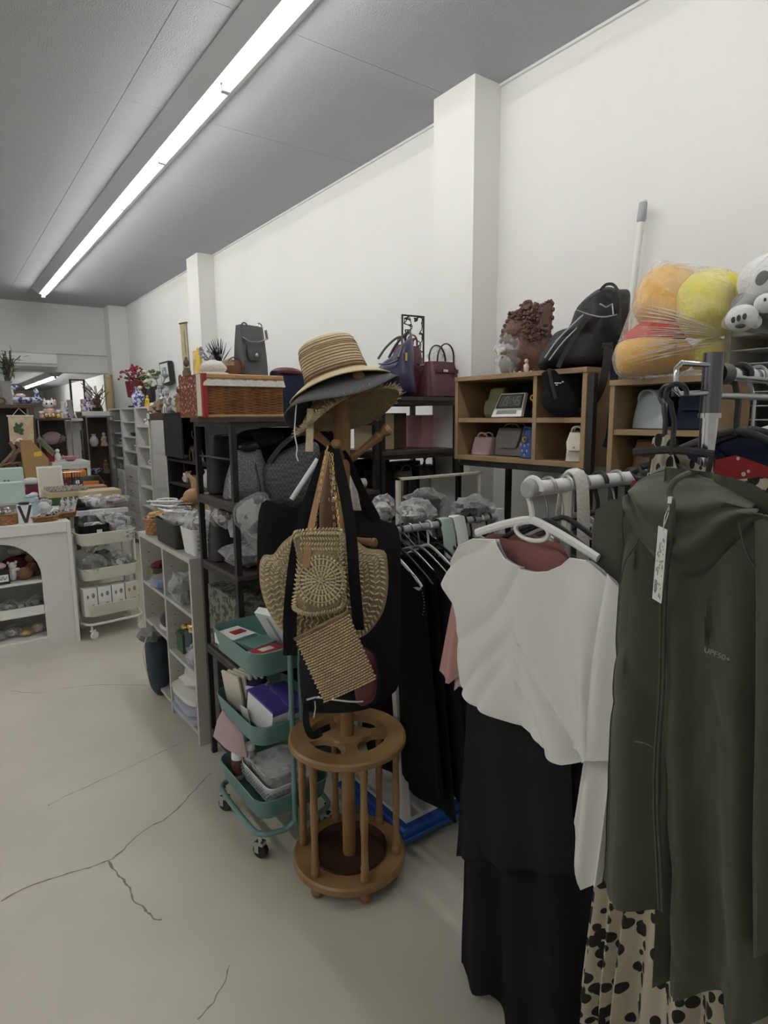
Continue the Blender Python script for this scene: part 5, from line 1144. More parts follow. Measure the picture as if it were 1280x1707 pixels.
# ================================================================== chrome rack with the green jacket
QX, QY, QZ = 1.015, .50, 1.565
t = T('chrome_rack', 'chrome garment rack with a round post, nearest on the right', 'clothes rail', (QX, QY, 0))
t.part('post', MB().cyl((QX, QY, .02), (QX, QY, 1.50), .0135, n=22), 'chrome', w=True)
t.part('upper_post', MB().cyl((QX, QY, 1.50), (QX, QY, 1.597), .0155, n=22), 'dark chrome', w=True)
t.part('collar', MB().cyl((QX, QY, 1.494), (QX, QY, 1.502), .0175, n=22), 'chrome', w=True)
t.part('rail', MB().cyl((QX + .01, QY, QZ), (1.75, QY, QZ), .0125, n=18), 'chrome', w=True)
t.part('lower_rail', MB().cyl((QX + .01, QY, QZ - .035), (1.75, QY, QZ - .035), .006, n=12), 'steel', w=True)
t.part('rail_joint', MB().cyl((QX + .012, QY, QZ), (QX + .045, QY, QZ), .017, n=18), 'black plastic', w=True)
t.part('end_hook', MB().tube([(QX - .012, QY + .0, 1.578), (QX - .055, QY + .022, 1.580), (QX - .062, QY + .026, 1.572), (QX - .062, QY + .026, 1.540), (QX - .055, QY + .022, 1.532), (QX - .012, QY, 1.534)], .0045, 10), 'chrome', w=True)
t.part('post', MB().cyl((1.75, QY, .02), (1.75, QY, 1.597), .0135, n=22), 'chrome', w=True)
for x in (QX, 1.75): t.part('foot_bar', MB().cyl((x, QY - .24, .016), (x, QY + .24, .016), .013, n=12), 'chrome', w=True)
ht = hanger('hanger', 'black plastic hanger inside the green jacket', .945, .52, 1.532, 'black plastic', .12, drop=.075, slope=.006, thick=.0042, hookm='black plastic', rb=.012, bar=False)
ht.o.rotation_euler = (0, 0, PI / 2 + .25)
ht.part('drop_arm', MB().box((-.052, 0, -.135), (.008, .006, .085), (0, -.12, 0)), 'black plastic', bev=.001)
# jacket
t = T('jacket', 'dark green hooded zip jacket with a white hang tag', 'jacket', (.85, .45, 1.0))
JX = .85
jb = [(1038, 868, 998, 1470), (1050, 842, 1012, 1484), (1068, 828, 1040, 1498), (1088, 820, 1070, 1510), (1108, 815, 1101, 1519)]
t.part('body', cloth(MB(), cols(JX + .010, jb, .03), JX + .010, .018, 1.3, .010, .4, n=60, sub=7, drape=.008), 'jacket green', w=True, smooth=60, label='left front of the jacket')
jr = [(1108, 812, 1100, 1634), (1130, 816, 1128, 1645), (1160, 822, 1168, 1655), (1200, 830, 1215, 1662), (1240, 845, 1262, 1672), (1275, 868, 1305, 1690), (1310, 905, 1345, 1700)]
t.part('front', cloth(MB(), cols(JX - .004, jr, .03), JX - .008, .026, 2.3, .024, 2.4, n=70, sub=9, warp=1.0, drape=.012), 'jacket green', w=True, smooth=60, label='right front of the jacket')
t.part('sleeve', cloth(MB(), cols(.968, [(986, 905, 990, 1230), (996, 850, 1000, 1235), (1018, 832, 1015, 1240), (1045, 830, 1030, 1240)]), .968, .018, 1.2, .006, 2, n=20), 'jacket green', w=True, smooth=60)
t.part('sleeve', cloth(MB(), cols(.815, [(1258, 868, 1252, 1560), (1280, 862, 1275, 1574), (1310, 880, 1305, 1570), (1340, 930, 1335, 1550)]), .815, .022, 1.6, .010, 1, n=30), 'jacket green', w=True, smooth=60)
# raglan seams
for pp, X_ in (([(1062, 836), (1070, 880), (1058, 910), (1042, 935), (1034, 970)], JX - .018), ([(1232, 870), (1238, 900), (1252, 935), (1275, 960)], JX - .04)): t.part('seam', MB().tube(smoothpts([fx(a, b, X_) for a, b in pp], 4, False), .0016, 6), 'jacket trim', w=True)
# hood: draped surface around the neck
A_ = smoothpts([fx(a, b, JX - .012) for a, b in ((1052, 838), (1060, 870), (1078, 905), (1106, 938), (1140, 958), (1178, 952), (1212, 926), (1236, 895), (1262, 868), (1290, 862))], 5, False)
B_ = smoothpts([fx(a, b, JX + .010) for a, b in ((1058, 812), (1068, 800), (1084, 792), (1100, 787), (1122, 783), (1150, 787), (1176, 795), (1200, 803), (1228, 822), (1256, 840))], 5, False)
rows = []; nr = 26
for j in range(nr + 1):
    v = j / nr; row = []
    for i in range(len(A_)):
        u = i / (len(A_) - 1); p = A_[i].lerp(B_[i], v); bulge = .052 * math.sin(PI * min(1, v * 1.05)) ** .7 * (.35 + .65 * math.sin(PI * u))
        rg = .008 * math.sin(v * 17 + 2.5 * math.sin(PI * u) + 1.2 * u) * math.sin(PI * v) + .006 * noise.noise(Vector((u * 5, v * 7, 1)))
        row.append(p + Vector((-bulge - rg, 0, 0)))
    rows.append(row)
ho = t.part('hood', MB().grid(rows), 'jacket green', w=True, smooth=70, solid=.003)
t.part('hood_lining', MB().prism([fx(a, b, JX + .02) for a, b in ((1078, 796), (1100, 778), (1118, 778), (1130, 800), (1118, 870), (1095, 850))], (.004, 0, 0)), 'reflective grey', ho, w=True, smooth=0, label='grey inner hood')
t.part('collar_edge', MB().tube(smoothpts([fx(a, b, X_) for a, b, X_ in ((1148, 788, .83), (1126, 800, .80), (1116, 820, .79), (1121, 840, .785), (1118, 880, .785), (1112, 920, .80))], 5, False), .0042, 8), 'jacket green', w=True)
t.part('zipper', MB().tube(smoothpts([fx(a, b, X_) for a, b, X_ in ((1114, 850, .785), (1119, 900, .79), (1112, 950, .80), (1107, 1050, .815), (1105, 1150, .812), (1098, 1250, .812), (1096, 1340, .812), (1101, 1440, .81), (1104, 1519, .81))], 4, False), .0026, 8), 'jacket trim', w=True)
t.part('zip_tape', MB().tube(smoothpts([fx(a - 6, b, X_) for a, b, X_ in ((1107, 1000, .812), (1105, 1150, .816), (1098, 1250, .816), (1096, 1340, .816), (1101, 1440, .815), (1104, 1515, .815))], 4, False), .0024, 6), 'jacket green', w=True)
t.part('pocket_seam', MB().tube(smoothpts([fx(a, b, .818) for a, b in ((1058, 1236), (1072, 1238), (1090, 1246), (1094, 1250))], 4, False), .0013, 5), 'jacket trim', w=True)
TX = .782
t2 = T('hang_tag', 'white paper hang tag with small black print on the green jacket', 'tag', fx(1100, 878, TX))
c4 = [fx(a, b, TX) for a, b in ((1097, 876), (1112, 883), (1102, 1006), (1087, 997))]
t2.part('card', MB().prism(c4, (.0012, 0, 0)), 'paper white', w=True, smooth=0)
t2.part('string', MB().tube([fx(1105, 884, TX - .001), fx(1108, 860, TX), fx(1117, 838, TX + .002), fx(1113, 858, TX + .001), fx(1104, 884, TX)], .0007, 5), 'white gloss', w=True); t2.part('string_end', MB().box(fx(1117, 833, TX), (.004, .005, .009)), 'white gloss', w=True, smooth=0)
ik = MB(); rnd = random.Random(11)
def tagpt(u, v): return c4[0].lerp(c4[1], u).lerp(c4[3].lerp(c4[2], u), v) + Vector((-.0007, 0, 0))
for k in range(46):
    v = .12 + .8 * rnd.random(); u = rnd.choice((.2, .35, .5, .65, .78)); L = rnd.uniform(.012, .05); ik.add([tagpt(u, v), tagpt(u + .06, v), tagpt(u + .06, v + L), tagpt(u, v + L)], [(0, 1, 2, 3)])
for k in range(14): v = .72 + .012 * k; ik.add([tagpt(.12, v), tagpt(.42, v), tagpt(.42, v + .006), tagpt(.12, v + .006)], [(0, 1, 2, 3)])
t2.part('print', ik, 'ink', w=True, smooth=0, recalc=False, stuff=True)
RT = Matrix(((0, 0, -1), (-1, 0, 0), (0, 1, 0)))
tp = text_part('chest_print', 'UPF50+', .0105, 'reflective grey', t.o, fx(1195, 1091, .80) - t.loc, (RT @ Matrix.Rotation(-.12, 3, 'Z')).to_euler())
# dotted dress and others on the chrome rack
t = T('dress', 'cream dress with large dark dots hanging behind the green jacket', 'dress', (.985, .5, .8))
t.part('body', cloth(MB(), cols(.985, [(1087, 730, 962, 1668), (1100, 722, 985, 1760), (1118, 724, 1010, 1780), (1140, 790, 1040, 1790, .03), (1180, 806, 1090, 1800, .02), (1220, 800, 1150, 1800), (1262, 795, 1210, 1800), (1290, 800, 1270, 1800), (1330, 815, 1310, 1800)]), .985, .022, 8, .016, .2, n=40, sub=7), 'dotted cloth', w=True, smooth=60)
lab = ['second', 'nearest black', 'white', 'dark', 'second steel', 'last black']
for k, (X, m_, g, z0) in enumerate(((1.17, 'black plastic', 'navy cloth', .5), (1.11, 'black plastic', 'red print', .6), (1.25, 'white plastic', 'black cotton', .5), (1.33, 'steel', 'knit grey', .5), (1.41, 'black plastic', 'black cloth', .5), (1.50, 'black plastic', 'navy cloth', .5))):
    hanger('hanger', lab[k] + ' hook hanger on the chrome rail, place %s from the post' % ['second', 'first', 'third', 'fourth', 'fifth', 'sixth'][k], X, QY, QZ, m_, .38, hookm='steel' if k in (0, 2, 3) else 'black plastic', thick=.005, rb=.0135, drop=.08)
    t = T('top', ['navy blue top behind the red dotted one on the chrome rail', 'red top with white dots on the chrome rail', 'black cotton top on the chrome rail', 'grey knitted top on the chrome rail', 'black top near the far end of the chrome rail', 'navy top at the far end of the chrome rail'][k], 'top', (X, QY, 1))
    zs = QZ - [.09, .135, .14, .14, .14, .14][k]; sw = .19
    c = [(QY + sw * a, zs - .06 * abs(a) - f, zs - .06 * abs(a), QY + sw * a * 1.1, z0) for a, f in ((1, .03), (.75, .005), (.4, .0), (.15, .05), (0, .065), (-.15, .05), (-.4, 0), (-.75, .005), (-1, .03))]
    t.part('body', cloth(MB(), c, X, .014, 4, .008, k, n=16, sub=3), g, w=True, smooth=60)
hanger('hanger', 'broad black trouser hanger left of the chrome post', .99, .56, 1.532, 'black plastic', .12, drop=.10, slope=.01, thick=.004, hookm='black plastic', rb=.012, rz=1.2)

# ================================================================== left: white trolley
WC = Vector((.885, 4.60, 0))
trolley('cream white three-tier trolley between the arch counter and the grey shelf', WC, .10, 'cream metal', .385, .30, (.735, .49, .237), (.085, .082, .085), 'white gloss', top=.725, hub='cream metal')
def on(px, py, z): return fz(px, py, z)
t = T('organizer_bin', 'black fabric bin with a white label on top of the white trolley', 'bin', (.815, 4.575, .662), .1); t.part('body', tray(MB(), 0, .12, .19, .17, .02, .95), 'black cotton'); t.part('paper_label', MB().box((.02, -.094, .075), (.035, .002, .03)), 'paper white', smooth=0)
t = T('toiletry_case', 'open black case with a mint handle in the black fabric bin', 'case', (.80, 4.56, .70), .1); t.part('shell', MB().ell((0, .02, .06), (.09, .07, .085), 16, 10, nz=.1), 'black leather'); t.part('handle', MB().tube(arc((.03, -.062, .055), .04, .2, PI - .2, 10), .008, 8), 'mint'); t.part('inner', MB().box((0, -.045, .08), (.10, .012, .045), (0, 0, 0)), 'grey plastic', bev=.004)
for k, (x, y, z, d, m) in enumerate(((.96, 4.60, .665, (.16, .18, .13), 'plum leather'), (.88, 4.68, .70, (.2, .14, .15), 'grey packs'), (1.02, 4.52, .66, (.12, .14, .10), 'dark wood'), (1.0, 4.68, .70, (.18, .14, .13), 'black leather'))):
    packet(['wine coloured packet right of the black bin on the white trolley', 'grey glossy packet behind the black bin on the white trolley', 'brown pouch at the right edge of the white trolley top', 'dark packet at the back right of the white trolley top'][k], (x, y, z), d, 'film', 0, k + 30, inner=m)
packet('clear bag of dark goods spilling over the middle tray of the white trolley', (.79, 4.53, .42), (.18, .2, .16), 'film', .2, 41, inner='black leather')
packet('heap of glittering packets in the middle tray of the white trolley', (.97, 4.58, .42), (.19, .2, .15), 'film2', .1, 42, inner='silver packs')
packet('grey packet at the back of the middle tray of the white trolley', (.88, 4.68, .42), (.2, .1, .19), 'film', .1, 43, inner='grey packs')
for k in range(4):
    x = .745 + .092 * k; y = 4.50 + .009 * k
    t = T('carton', 'white printed carton, %s in the lowest tray of the white trolley' % ['leftmost', 'second from left', 'third from left', 'rightmost'][k], 'box', (x, y, .163), .10, 'printed cartons in the white trolley')
    t.part('body', MB().box((0, 0, .095), (.086, .09, .19)), 'paper white', smooth=0, bev=.001)
    t.part('printed_front', MB().box((0, -.0455, .10), (.078, .001, .17)), 'paper cream' if k == 3 else 'mint' if False else 'paper white', smooth=0)
    f = MB(); f.ell((.008, -.0465, .05), (.020, .0008, .030), 12, 6, R=(0, .4, 0)).ell((-.018, -.0465, .135), (.008, .0008, .014), 8, 5).ell((.018, -.0465, .14), (.011, .0008, .018), 8, 5); t.part('print', f, 'ink grey', stuff=True)

# ---- white counter with an arch opening
t = T('arch_counter', 'white display counter with an arched open front', 'counter', (.235, 4.45, 0))
AX0, AX1, AZ1, r_, cx = -.20, .664, .834, .236, .235
inner, outer = [], []
inner.append((cx + r_, .0)); outer.append((.643, .0))
inner.append((cx + r_, .49)); outer.append((.643, .49))
for k in range(1, 16):
    a = PI * k / 16; inner.append((cx + r_ * math.cos(a), .49 + r_ * math.sin(a)))
    u = min(1, k / 4) if k <= 4 else (1 if k <= 12 else 1)
    if k <= 4: outer.append((.643, lerp(.49, .77, k / 4)))
    elif k <= 12: outer.append((lerp(.643, -.173, (k - 4) / 8), .77))
    else: outer.append((-.173, lerp(.77, .49, (k - 12) / 4)))
inner += [(cx - r_, .49), (cx - r_, 0)]; outer += [(-.173, .49), (-.173, 0)]
V = lambda q, y: Vector((q[0], y, q[1]))
t.part('front_panel', MB().grid([[V(q, 4.462) for q in outer], [V(q, 4.462) for q in inner], [V(q, 4.480) for q in inner], [V(q, 4.480) for q in outer]]), 'white laminate', w=True, smooth=0)
t.part('stile', MB().bx(.641, AX1, 4.45, 4.86, 0, AZ1), 'white gloss', w=True, smooth=0); t.part('stile', MB().bx(AX0, -.175, 4.45, 4.86, 0, AZ1), 'white gloss', w=True, smooth=0)
t.part('top', MB().bx(-.174, .640, 4.448, 4.86, .768, AZ1), 'white gloss', w=True, smooth=0)
t.part('back_panel', MB().bx(-.174, .640, 4.845, 4.855, 0, .767), 'white laminate', w=True, smooth=0)
t.part('plinth', MB().bx(cx - r_ + .001, cx + r_ - .001, 4.456, 4.476, 0, .065), 'white laminate', w=True, smooth=0)
for z, l in ((.075, 0), (.25, .04), (.462, 0)):
    t.part('shelf_board', MB().bx(-.17, .64, 4.482, 4.844, z - .016, z), 'white gloss', w=True, smooth=0)
    if l: t.part('shelf_lip', MB().bx(cx - r_ + .001, cx + r_ - .001, 4.482, 4.488, z, z + l), 'white gloss', w=True, smooth=0)
    t.part('shelf_edge', MB().bx(cx - r_ + .001, cx + r_ - .001, 4.462, 4.4815, z - .016, z), 'white gloss', w=True, smooth=0)
t = T('plush_bear', 'small white plush bear on the upper shelf of the arch counter', 'plush toy', (.315, 4.55, .463)); t.part('body', MB().ell((0, 0, .045), (.028, .025, .045), 12, 8), 'white plush'); t.part('head', MB().ell((.005, 0, .10), (.025, .022, .024), 12, 8).ell((-.018, 0, .122), (.009, .008, .010), 8, 5).ell((.026, 0, .122), (.009, .008, .010), 8, 5), 'white plush'); t.part('arm', MB().ell((.028, -.01, .075), (.02, .01, .012), 8, 6), 'white plush')
single('plush_ball', 'brown plush ball on the upper shelf of the arch counter', 'plush toy', MB().ell((0, 0, .042), (.045, .042, .042), 16, 10), 'brown plush', (.385, 4.54, .463))
t = T('plush_bear', 'brown plush bear beside the arch edge of the counter', 'plush toy', (.435, 4.62, .463)); t.part('body', MB().ell((0, 0, .05), (.035, .03, .05), 12, 8), 'brown plush'); t.part('head', MB().ell((0, 0, .125), (.035, .03, .032), 12, 8), 'brown plush')
single('plush_cushion', 'pale plush lying behind the white bear in the arch counter', 'plush toy', MB().ell((0, 0, .03), (.06, .05, .03), 14, 8, nz=.2), 'cream plush', (.37, 4.72, .60)); single('plush_toy_heap', 'dark red plush behind the white bear in the arch counter', 'plush toy', MB().ell((0, 0, .065), (.11, .06, .065), 14, 8, nz=.2), 'deep red', (.37, 4.74, .463))
t = T('display_box', 'black box with a white handwritten label in the arch counter', 'box', (.245, 4.53, .463)); t.part('body', MB().box((0, 0, .045), (.10, .10, .09)), 'black plastic', smooth=0, bev=.001); t.part('paper_label', MB().box((0, -.051, .04), (.085, .001, .045)), 'paper white', smooth=0)
sc = MB().tube(smoothpts([Vector((-.035 + .007 * k, -.0525, .04 + .012 * math.sin(k * 2.1))) for k in range(11)], 4, False), .0016, 5); t.part('handwriting', sc, 'ink')
single('plush_toy_heap', 'small pink plush in the black box in the arch counter', 'plush toy', MB().ell((0, 0, .02), (.035, .035, .022), 10, 7, nz=.2), 'pale pink', (.25, 4.53, .553))
rnd = random.Random(21)
for lv, z in enumerate((.251, .076)):
    for k in range(6):
        x = .06 + .075 * k; packet('small clear packet of trinkets on the %s shelf of the arch counter, %s' % (['middle', 'bottom'][lv], ['leftmost', 'second from left', 'third from left', 'third from right', 'second from right', 'rightmost'][k]), (x, 4.56 + .03 * (k % 2), z), (.09, .10, .06 + .02 * (k % 2)), 'film2', k * .4, 50 + k + 9 * lv, inner=['grey packs', 'silver packs', 'grey packs', 'silver packs', 'gold' if lv else 'silver packs', 'pink porcelain' if lv else 'grey packs'][k])
# ---- display table behind the counter
t = T('display_table', 'long white table behind the arch counter, covered in small goods', 'table', (.1, 4.87, 0))
t.part('tabletop', MB().bx(-.6, 1.13, 4.87, 7.3, .80, .832), 'white laminate', w=True, smooth=0)
for x in (-.55, 1.08):
    for y in (4.92, 7.24): t.part('leg', MB().bx(x, x + .04, y, y + .04, 0, .80), 'white laminate', w=True, smooth=0)
zt = .834
oval_basket('left one of two shallow brown baskets of jewellery on the arch counter', Vector((.53, 4.56, zt)), .075, .055, .035, 'wicker', 'silver packs', .1, 1)
oval_basket('right one of two shallow brown baskets of jewellery on the arch counter', Vector((.655, 4.66, zt + .0)), .075, .055, .035, 'wicker', 'silver packs', .2, 2)
for k in range(3): single('bracelet_card', ['left', 'middle', 'right'][k] + ' tilted bracelet card in the right jewellery basket', 'card', MB().box((0, 0, .05), (.035, .006, .12), (-.5, .5, .2)), 'silver packs', (.655 + .035 * k, 4.66, zt + .03), group='bracelet cards')
t = T('gift_bag', 'white gift bag crossed by a black V-shaped ribbon, on the arch counter', 'gift bag', (.42, 4.56, zt)); t.part('body', MB().box((0, 0, .06), (.085, .05, .12)), 'paper white', smooth=0, bev=.001)
t.part('ribbon', MB().prism([(-.042, -.026, .118), (-.024, -.026, .118), (0, -.026, .030), (.024, -.026, .118), (.042, -.026, .118), (.010, -.026, .004), (-.010, -.026, .004)], (0, -.001, 0)), 'ink', smooth=0); t.part('tape_roll', MB().lathe([(.0, .12), (.03, .121), (.03, .135), (.0, .136)], n=16), 'black plastic')
t = T('jar', 'pale blue plastic jar with a lid on the counter behind the gift bag', 'jar', (.49, 4.85, zt)); t.part('body', MB().lathe([(.04, 0), (.042, .01), (.044, .10), (.042, .105)], n=20), 'pale blue'); t.part('lid', MB().lathe([(.048, .105), (.049, .125), (.045, .13), (0, .13)], n=20), 'pale blue'); t.part('cloth', MB().ell((0, 0, .14), (.04, .04, .018), 10, 6, nz=.4), 'pale blue')
single('pink_ball', 'small pale pink ball on the blue jar', 'ball', MB().ell((0, 0, .022), (.028, .028, .022), 14, 9), 'pale pink', (.525, 4.98, zt + .11))
packet('pale packet with lace between the jar and the tray', (.575, 4.93, zt), (.11, .1, .11), 'film', 0, 61, inner='paper white')
t = T('ring_tray', 'pale wooden tray of ring rows on the display table', 'tray', (.80, 5.42, zt + .07), .1); t.part('base', MB().box((0, 0, .02), (.32, .17, .04), (.12, 0, 0)), 'card pale', smooth=0, bev=.002)
rg = MB()
for i in range(16):
    for j in range(3): rg.box((-.14 + .0187 * i, -.055 + .055 * j, .048 - .0 + .006 * j), (.009, .035, .018), (0, .5 * (-1) ** i, 0))
t.part('rings', rg, 'mixed gems', stuff=True, smooth=0); t.part('stand', MB().box((0, .0, -.035), (.28, .15, .068)), 'green', smooth=0)
t = T('frame_board', 'white framed display board standing behind the ring tray', 'frame', (.72, 5.62, zt + .04)); Rb = (-.15, 0, 0)
t.part('frame', MB().box((0, 0, .125), (.185, .012, .25), Rb), 'paper white', smooth=0, bev=.002); t.part('board', MB().box((0, -.008, .123), (.16, .004, .225), Rb), 'paper cream', smooth=0); t.part('foot', MB().box((0, .03, .0), (.15, .06, .008)), 'paper cream', smooth=0)
for k in (1, 0): cs = carton('display_case', ['mint case with small dark writing at the left edge, upper one', 'mint case at the left edge, lower one'][k], fy(8, 812 if k == 0 else 838, 5.6 - .4 * k), (.26, .12, .15), 'mint', cat='case')
lt = MB().tube(smoothpts([fy(4, 808, 5.535), fy(8, 800, 5.535), fy(10, 808, 5.535), fy(14, 800, 5.535), (fy(17, 807, 5.535))], 4, False), .003, 5); cs.part('writing', lt, 'ink', w=True)
t = T('red_pouch', 'dark red patterned box of small white plush on the display table', 'box', (.60, 5.70, zt)); t.part('box', MB().box((0, 0, .07), (.22, .16, .14)), 'deep red', smooth=0, bev=.004); t.part('plush', MB().ell((-.01, 0, .165), (.075, .06, .035), 14, 8).ell((-.09, 0, .15), (.022, .02, .02), 8, 6).ell((.08, 0, .15), (.022, .02, .02), 8, 6), 'white plush')
t = T('jewellery_stand', 'black jewellery stand with hanging pendants and a red base', 'stand', (.90, 5.75, zt)); t.part('base', MB().box((.02, 0, .03), (.13, .09, .06)), 'red', smooth=0); t.part('pole', MB().cyl((0, 0, .06), (0, 0, .22), .006), 'black metal'); t.part('arm', MB().cyl((-.07, 0, .22), (.08, 0, .22), .005), 'steel')
pn = MB()
for k in range(7): pn.tube([(-.06 + .02 * k, -.004, .22), (-.06 + .02 * k, -.004, .15 - .02 * (k % 3))], .002, 4).ell((-.06 + .02 * k, -.004, .14 - .02 * (k % 3)), (.007, .004, .012), 7, 5)
t.part('pendants', pn, 'black plastic', stuff=True)
t = T('radio_case', 'black rounded case with an orange panel on the display table', 'case', (1.06, 6.0, zt + .04)); t.part('shell', MB().loft([((0, 0, 0), (.13, 0, 0), (0, .07, 0), 3), ((0, 0, .06), (.14, 0, 0), (0, .07, 0), 3), ((0, 0, .12), (.10, 0, 0), (0, .05, 0), 3)], 24), 'black leather'); t.part('panel', MB().box((.02, -.068, .055), (.13, .012, .05)), 'orange', bev=.004); t.part('badge', MB().ell((-.085, -.06, .075), (.02, .006, .02), 10, 6), 'paper white')
single('riser', 'black block under the black rounded case', 'block', MB().box((0, 0, .02), (.26, .16, .04)), 'black plastic', (1.06, 6.0, zt - .001), smooth=0)
carton('card_box', 'open pale cardboard box behind the white trolley', (1.02, 5.35, zt), (.30, .22, .10), 'card pale', (0, 0, .05)); carton('card_box', 'pinkish cardboard box behind the pale one', (.98, 5.62, zt), (.30, .16, .11), 'tan leather', (0, 0, .0))
single('cap', 'black peaked cap on the packets behind the white trolley', 'hat', MB().ell((0, 0, .03), (.07, .06, .045), 14, 8).ell((0, -.06, .012), (.06, .05, .006), 12, 6), 'black cotton', (.83, 5.02, zt))
packet('pale crumpled packets behind the white trolley, left', (.92, 5.0, zt - .0), (.22, .16, .10), 'film', 0, 71, inner='silver packs'); packet('pale crumpled packets behind the white trolley, right', (1.07, 4.98, zt), (.2, .16, .09), 'film', 0, 72, inner='plum leather')
oval_basket('round brown basket of small wrapped goods at the left edge of the counter', Vector((.30, 4.60, zt)), .09, .08, .07, 'wicker', 'silver packs', 0, 5)
carton('display_case', 'grey-brown case behind the left basket on the counter', (.30, 4.82, zt), (.2, .12, .10), 'taupe leather', cat='case')
# cardboard magazine file
YM = 6.25
t = T('magazine_file', 'brown cardboard magazine file with a yellow label', 'file box', fy(60, 800, YM)); t.loc.z = zt; t.o.location.z = zt
q = [fy(a, b, YM) for a, b in ((34, 733), (52, 733), (81, 764), (83, 800))]; q += [Vector((q[3].x, YM, zt)), Vector((q[0].x + .01, YM, zt))]
t.part('body', MB().prism(q, (0, .10, 0)), 'card brown', w=True, smooth=0)
qq = [fy(a, b, YM - .002) for a, b in ((56, 754), (69, 751), (70, 759), (57, 761))]; t.part('label', MB().prism(qq, (0, -.001, 0)), 'yellow', w=True, smooth=0)
qq = [fy(a, b, YM + .1) for a, b in ((33, 731), (51, 731), (51, 733), (34, 733))]; 
# easel / dark wooden folding stand
t = T('easel', 'dark wooden easel legs beside the cardboard file', 'easel', (fy(32, 820, 6.0).x, 6.0, zt)); t.part('leg', MB().prism([fy(33, 770, 6.0), fy(37, 770, 6.0), fy(33, 822, 6.0), fy(27, 822, 6.0)], (0, .02, 0)), 'dark wood', w=True, smooth=0); t.part('leg', MB().prism([fy(36, 778, 6.0), fy(39, 778, 6.0), fy(43, 800, 6.0), fy(39, 800, 6.0)], (0, .02, 0)), 'dark wood', w=True, smooth=0)
# dark cabinet with scroll, boat vase and planter
YD = 6.7
t = T('dark_cabinet', 'dark wooden cabinet at the left edge behind the display table', 'cabinet', (.5, YD, 0)); xr = fy(60, 690, YD).x; zc = fy(30, 674, YD).z
t.part('body', MB().bx(-.5, xr - .02, 7.32, 7.7, 0, zc - .03), 'black wood', w=True, smooth=0); t.part('top', MB().bx(-.52, xr, YD + .0, 7.72, zc - .03, zc), 'dark wood', w=True, smooth=0); t.part('front_post', MB().bx(xr - .05, xr - .01, YD + .01, YD + .05, .834, zc - .03), 'dark wood', w=True, smooth=0); t.part('back_board', MB().bx(-.5, xr - .05, YD + .25, YD + .27, .834, zc - .03), 'black wood', w=True, smooth=0)
t = T('wall_scroll', 'small hanging scroll with a green bamboo painting on the dark cabinet', 'scroll', fy(33, 694, YD - .02)); Ys = YD - .02
t.part('paper', MB().prism([fy(a, b, Ys) for a, b in ((13, 694), (55, 694), (57, 740), (17, 740))], (0, -.003, 0)), 'scroll pink', w=True, smooth=0); t.part('rod', MB().cyl(fy(11, 693, Ys), fy(56, 693, Ys), .008), 'paper cream', w=True)
t.part('cord', MB().tube([fy(21, 692, Ys), fy(31, 680, Ys - .0), fy(45, 692, Ys)], .003, 5), 'paper cream', w=True)
bm = MB(); rnd = random.Random(4)
for k in range(14): p = fy(31 + rnd.uniform(-6, 6), 715 + rnd.uniform(-10, 10), Ys - .008); bm.ell(p, (rnd.uniform(.008, .022), .002, rnd.uniform(.008, .02)), 7, 4)
t.part('painted_leaves', bm, 'green', w=True, stuff=True); t.part('painted_pot', MB().ell(fy(33, 734, Ys - .008), (.03, .002, .025), 10, 5), 'paper white', w=True)
YV = YD + .15
t = T('boat_vase', 'blue and white porcelain dragon-shaped boat dish on the dark cabinet', 'vase', (fy(42, 672, YV).x, YV, zc)); rows = []
pr_ = [fy(a, b, YV) for a, b in ((20, 650), (22, 662), (28, 669), (42, 671), (56, 669), (62, 664), (63, 655))]
hull = MB().tube(smoothpts([fy(18, 646, YV), fy(19, 655, YV), fy(23, 664, YV), fy(32, 668, YV), (fy(44, 669, YV)), fy(55, 667, YV), fy(61, 661, YV), fy(61, 653, YV), fy(57, 649, YV)], 5, False), .02, 10, rs=None)
t.part('hull', hull, 'blue porcelain', w=True); t.part('head', MB().ell(fy(22, 645, YV), (.05, .03, .022), 12, 8, nz=.4), 'blue porcelain', w=True); t.part('filler', MB().loft([(fy(42, 671, YV), (.11, 0, 0), (0, .03, 0), 2.5), (fy(42, 666, YV), (.15, 0, 0), (0, .05, 0), 2.5), (fy(42, 662, YV), (.13, 0, 0), (0, .045, 0), 2.5)], 20), 'blue porcelain', w=True); t.part('figure', MB().ell(fy(34, 659, YV), (.045, .02, .02), 10, 6), 'pink porcelain', w=True)
t = T('potted_plant', 'tall grey vase with bare twigs and narrow leaves at the left edge', 'plant', (fy(8, 672, YV).x, YV, zc)); pbz = fy(8, 672, YV)
t.part('vase', MB().lathe([(.05, 0), (.06, .03), (.045, .12), (.05, .19), (.06, .22)], (fy(12, 672, YV).x, YV, zc), 16), 'stone grey', w=True)
tw = MB(); lv = MB(); rnd = random.Random(12)
for k in range(16):
    b = fy(12 + rnd.uniform(-4, 6), 640, YV); e = fy(rnd.uniform(-14, 36), rnd.uniform(580, 606), YV + rnd.uniform(-.1, .1)); m1 = b.lerp(e, .5) + Vector((rnd.uniform(-.04, .04), 0, .03)); tw.tube(smoothpts([b, m1, e], 4, False), .0045, 5)
    for j in range(7): p = b.lerp(e, .35 + .1 * j) + Vector((rnd.uniform(-.03, .03), rnd.uniform(-.03, .03), 0)); d = Vector((rnd.uniform(-1, 1), rnd.uniform(-.5, .5), rnd.uniform(-.2, .5))).normalized() * .07; lv.tube([p, p + d * .5, p + d], .01, 4, rs=[.002, .009, .001], flat=.25)
t.part('twigs', tw, 'twig', w=True, stuff=True); t.part('leaves', lv, 'leaf', w=True, stuff=True)
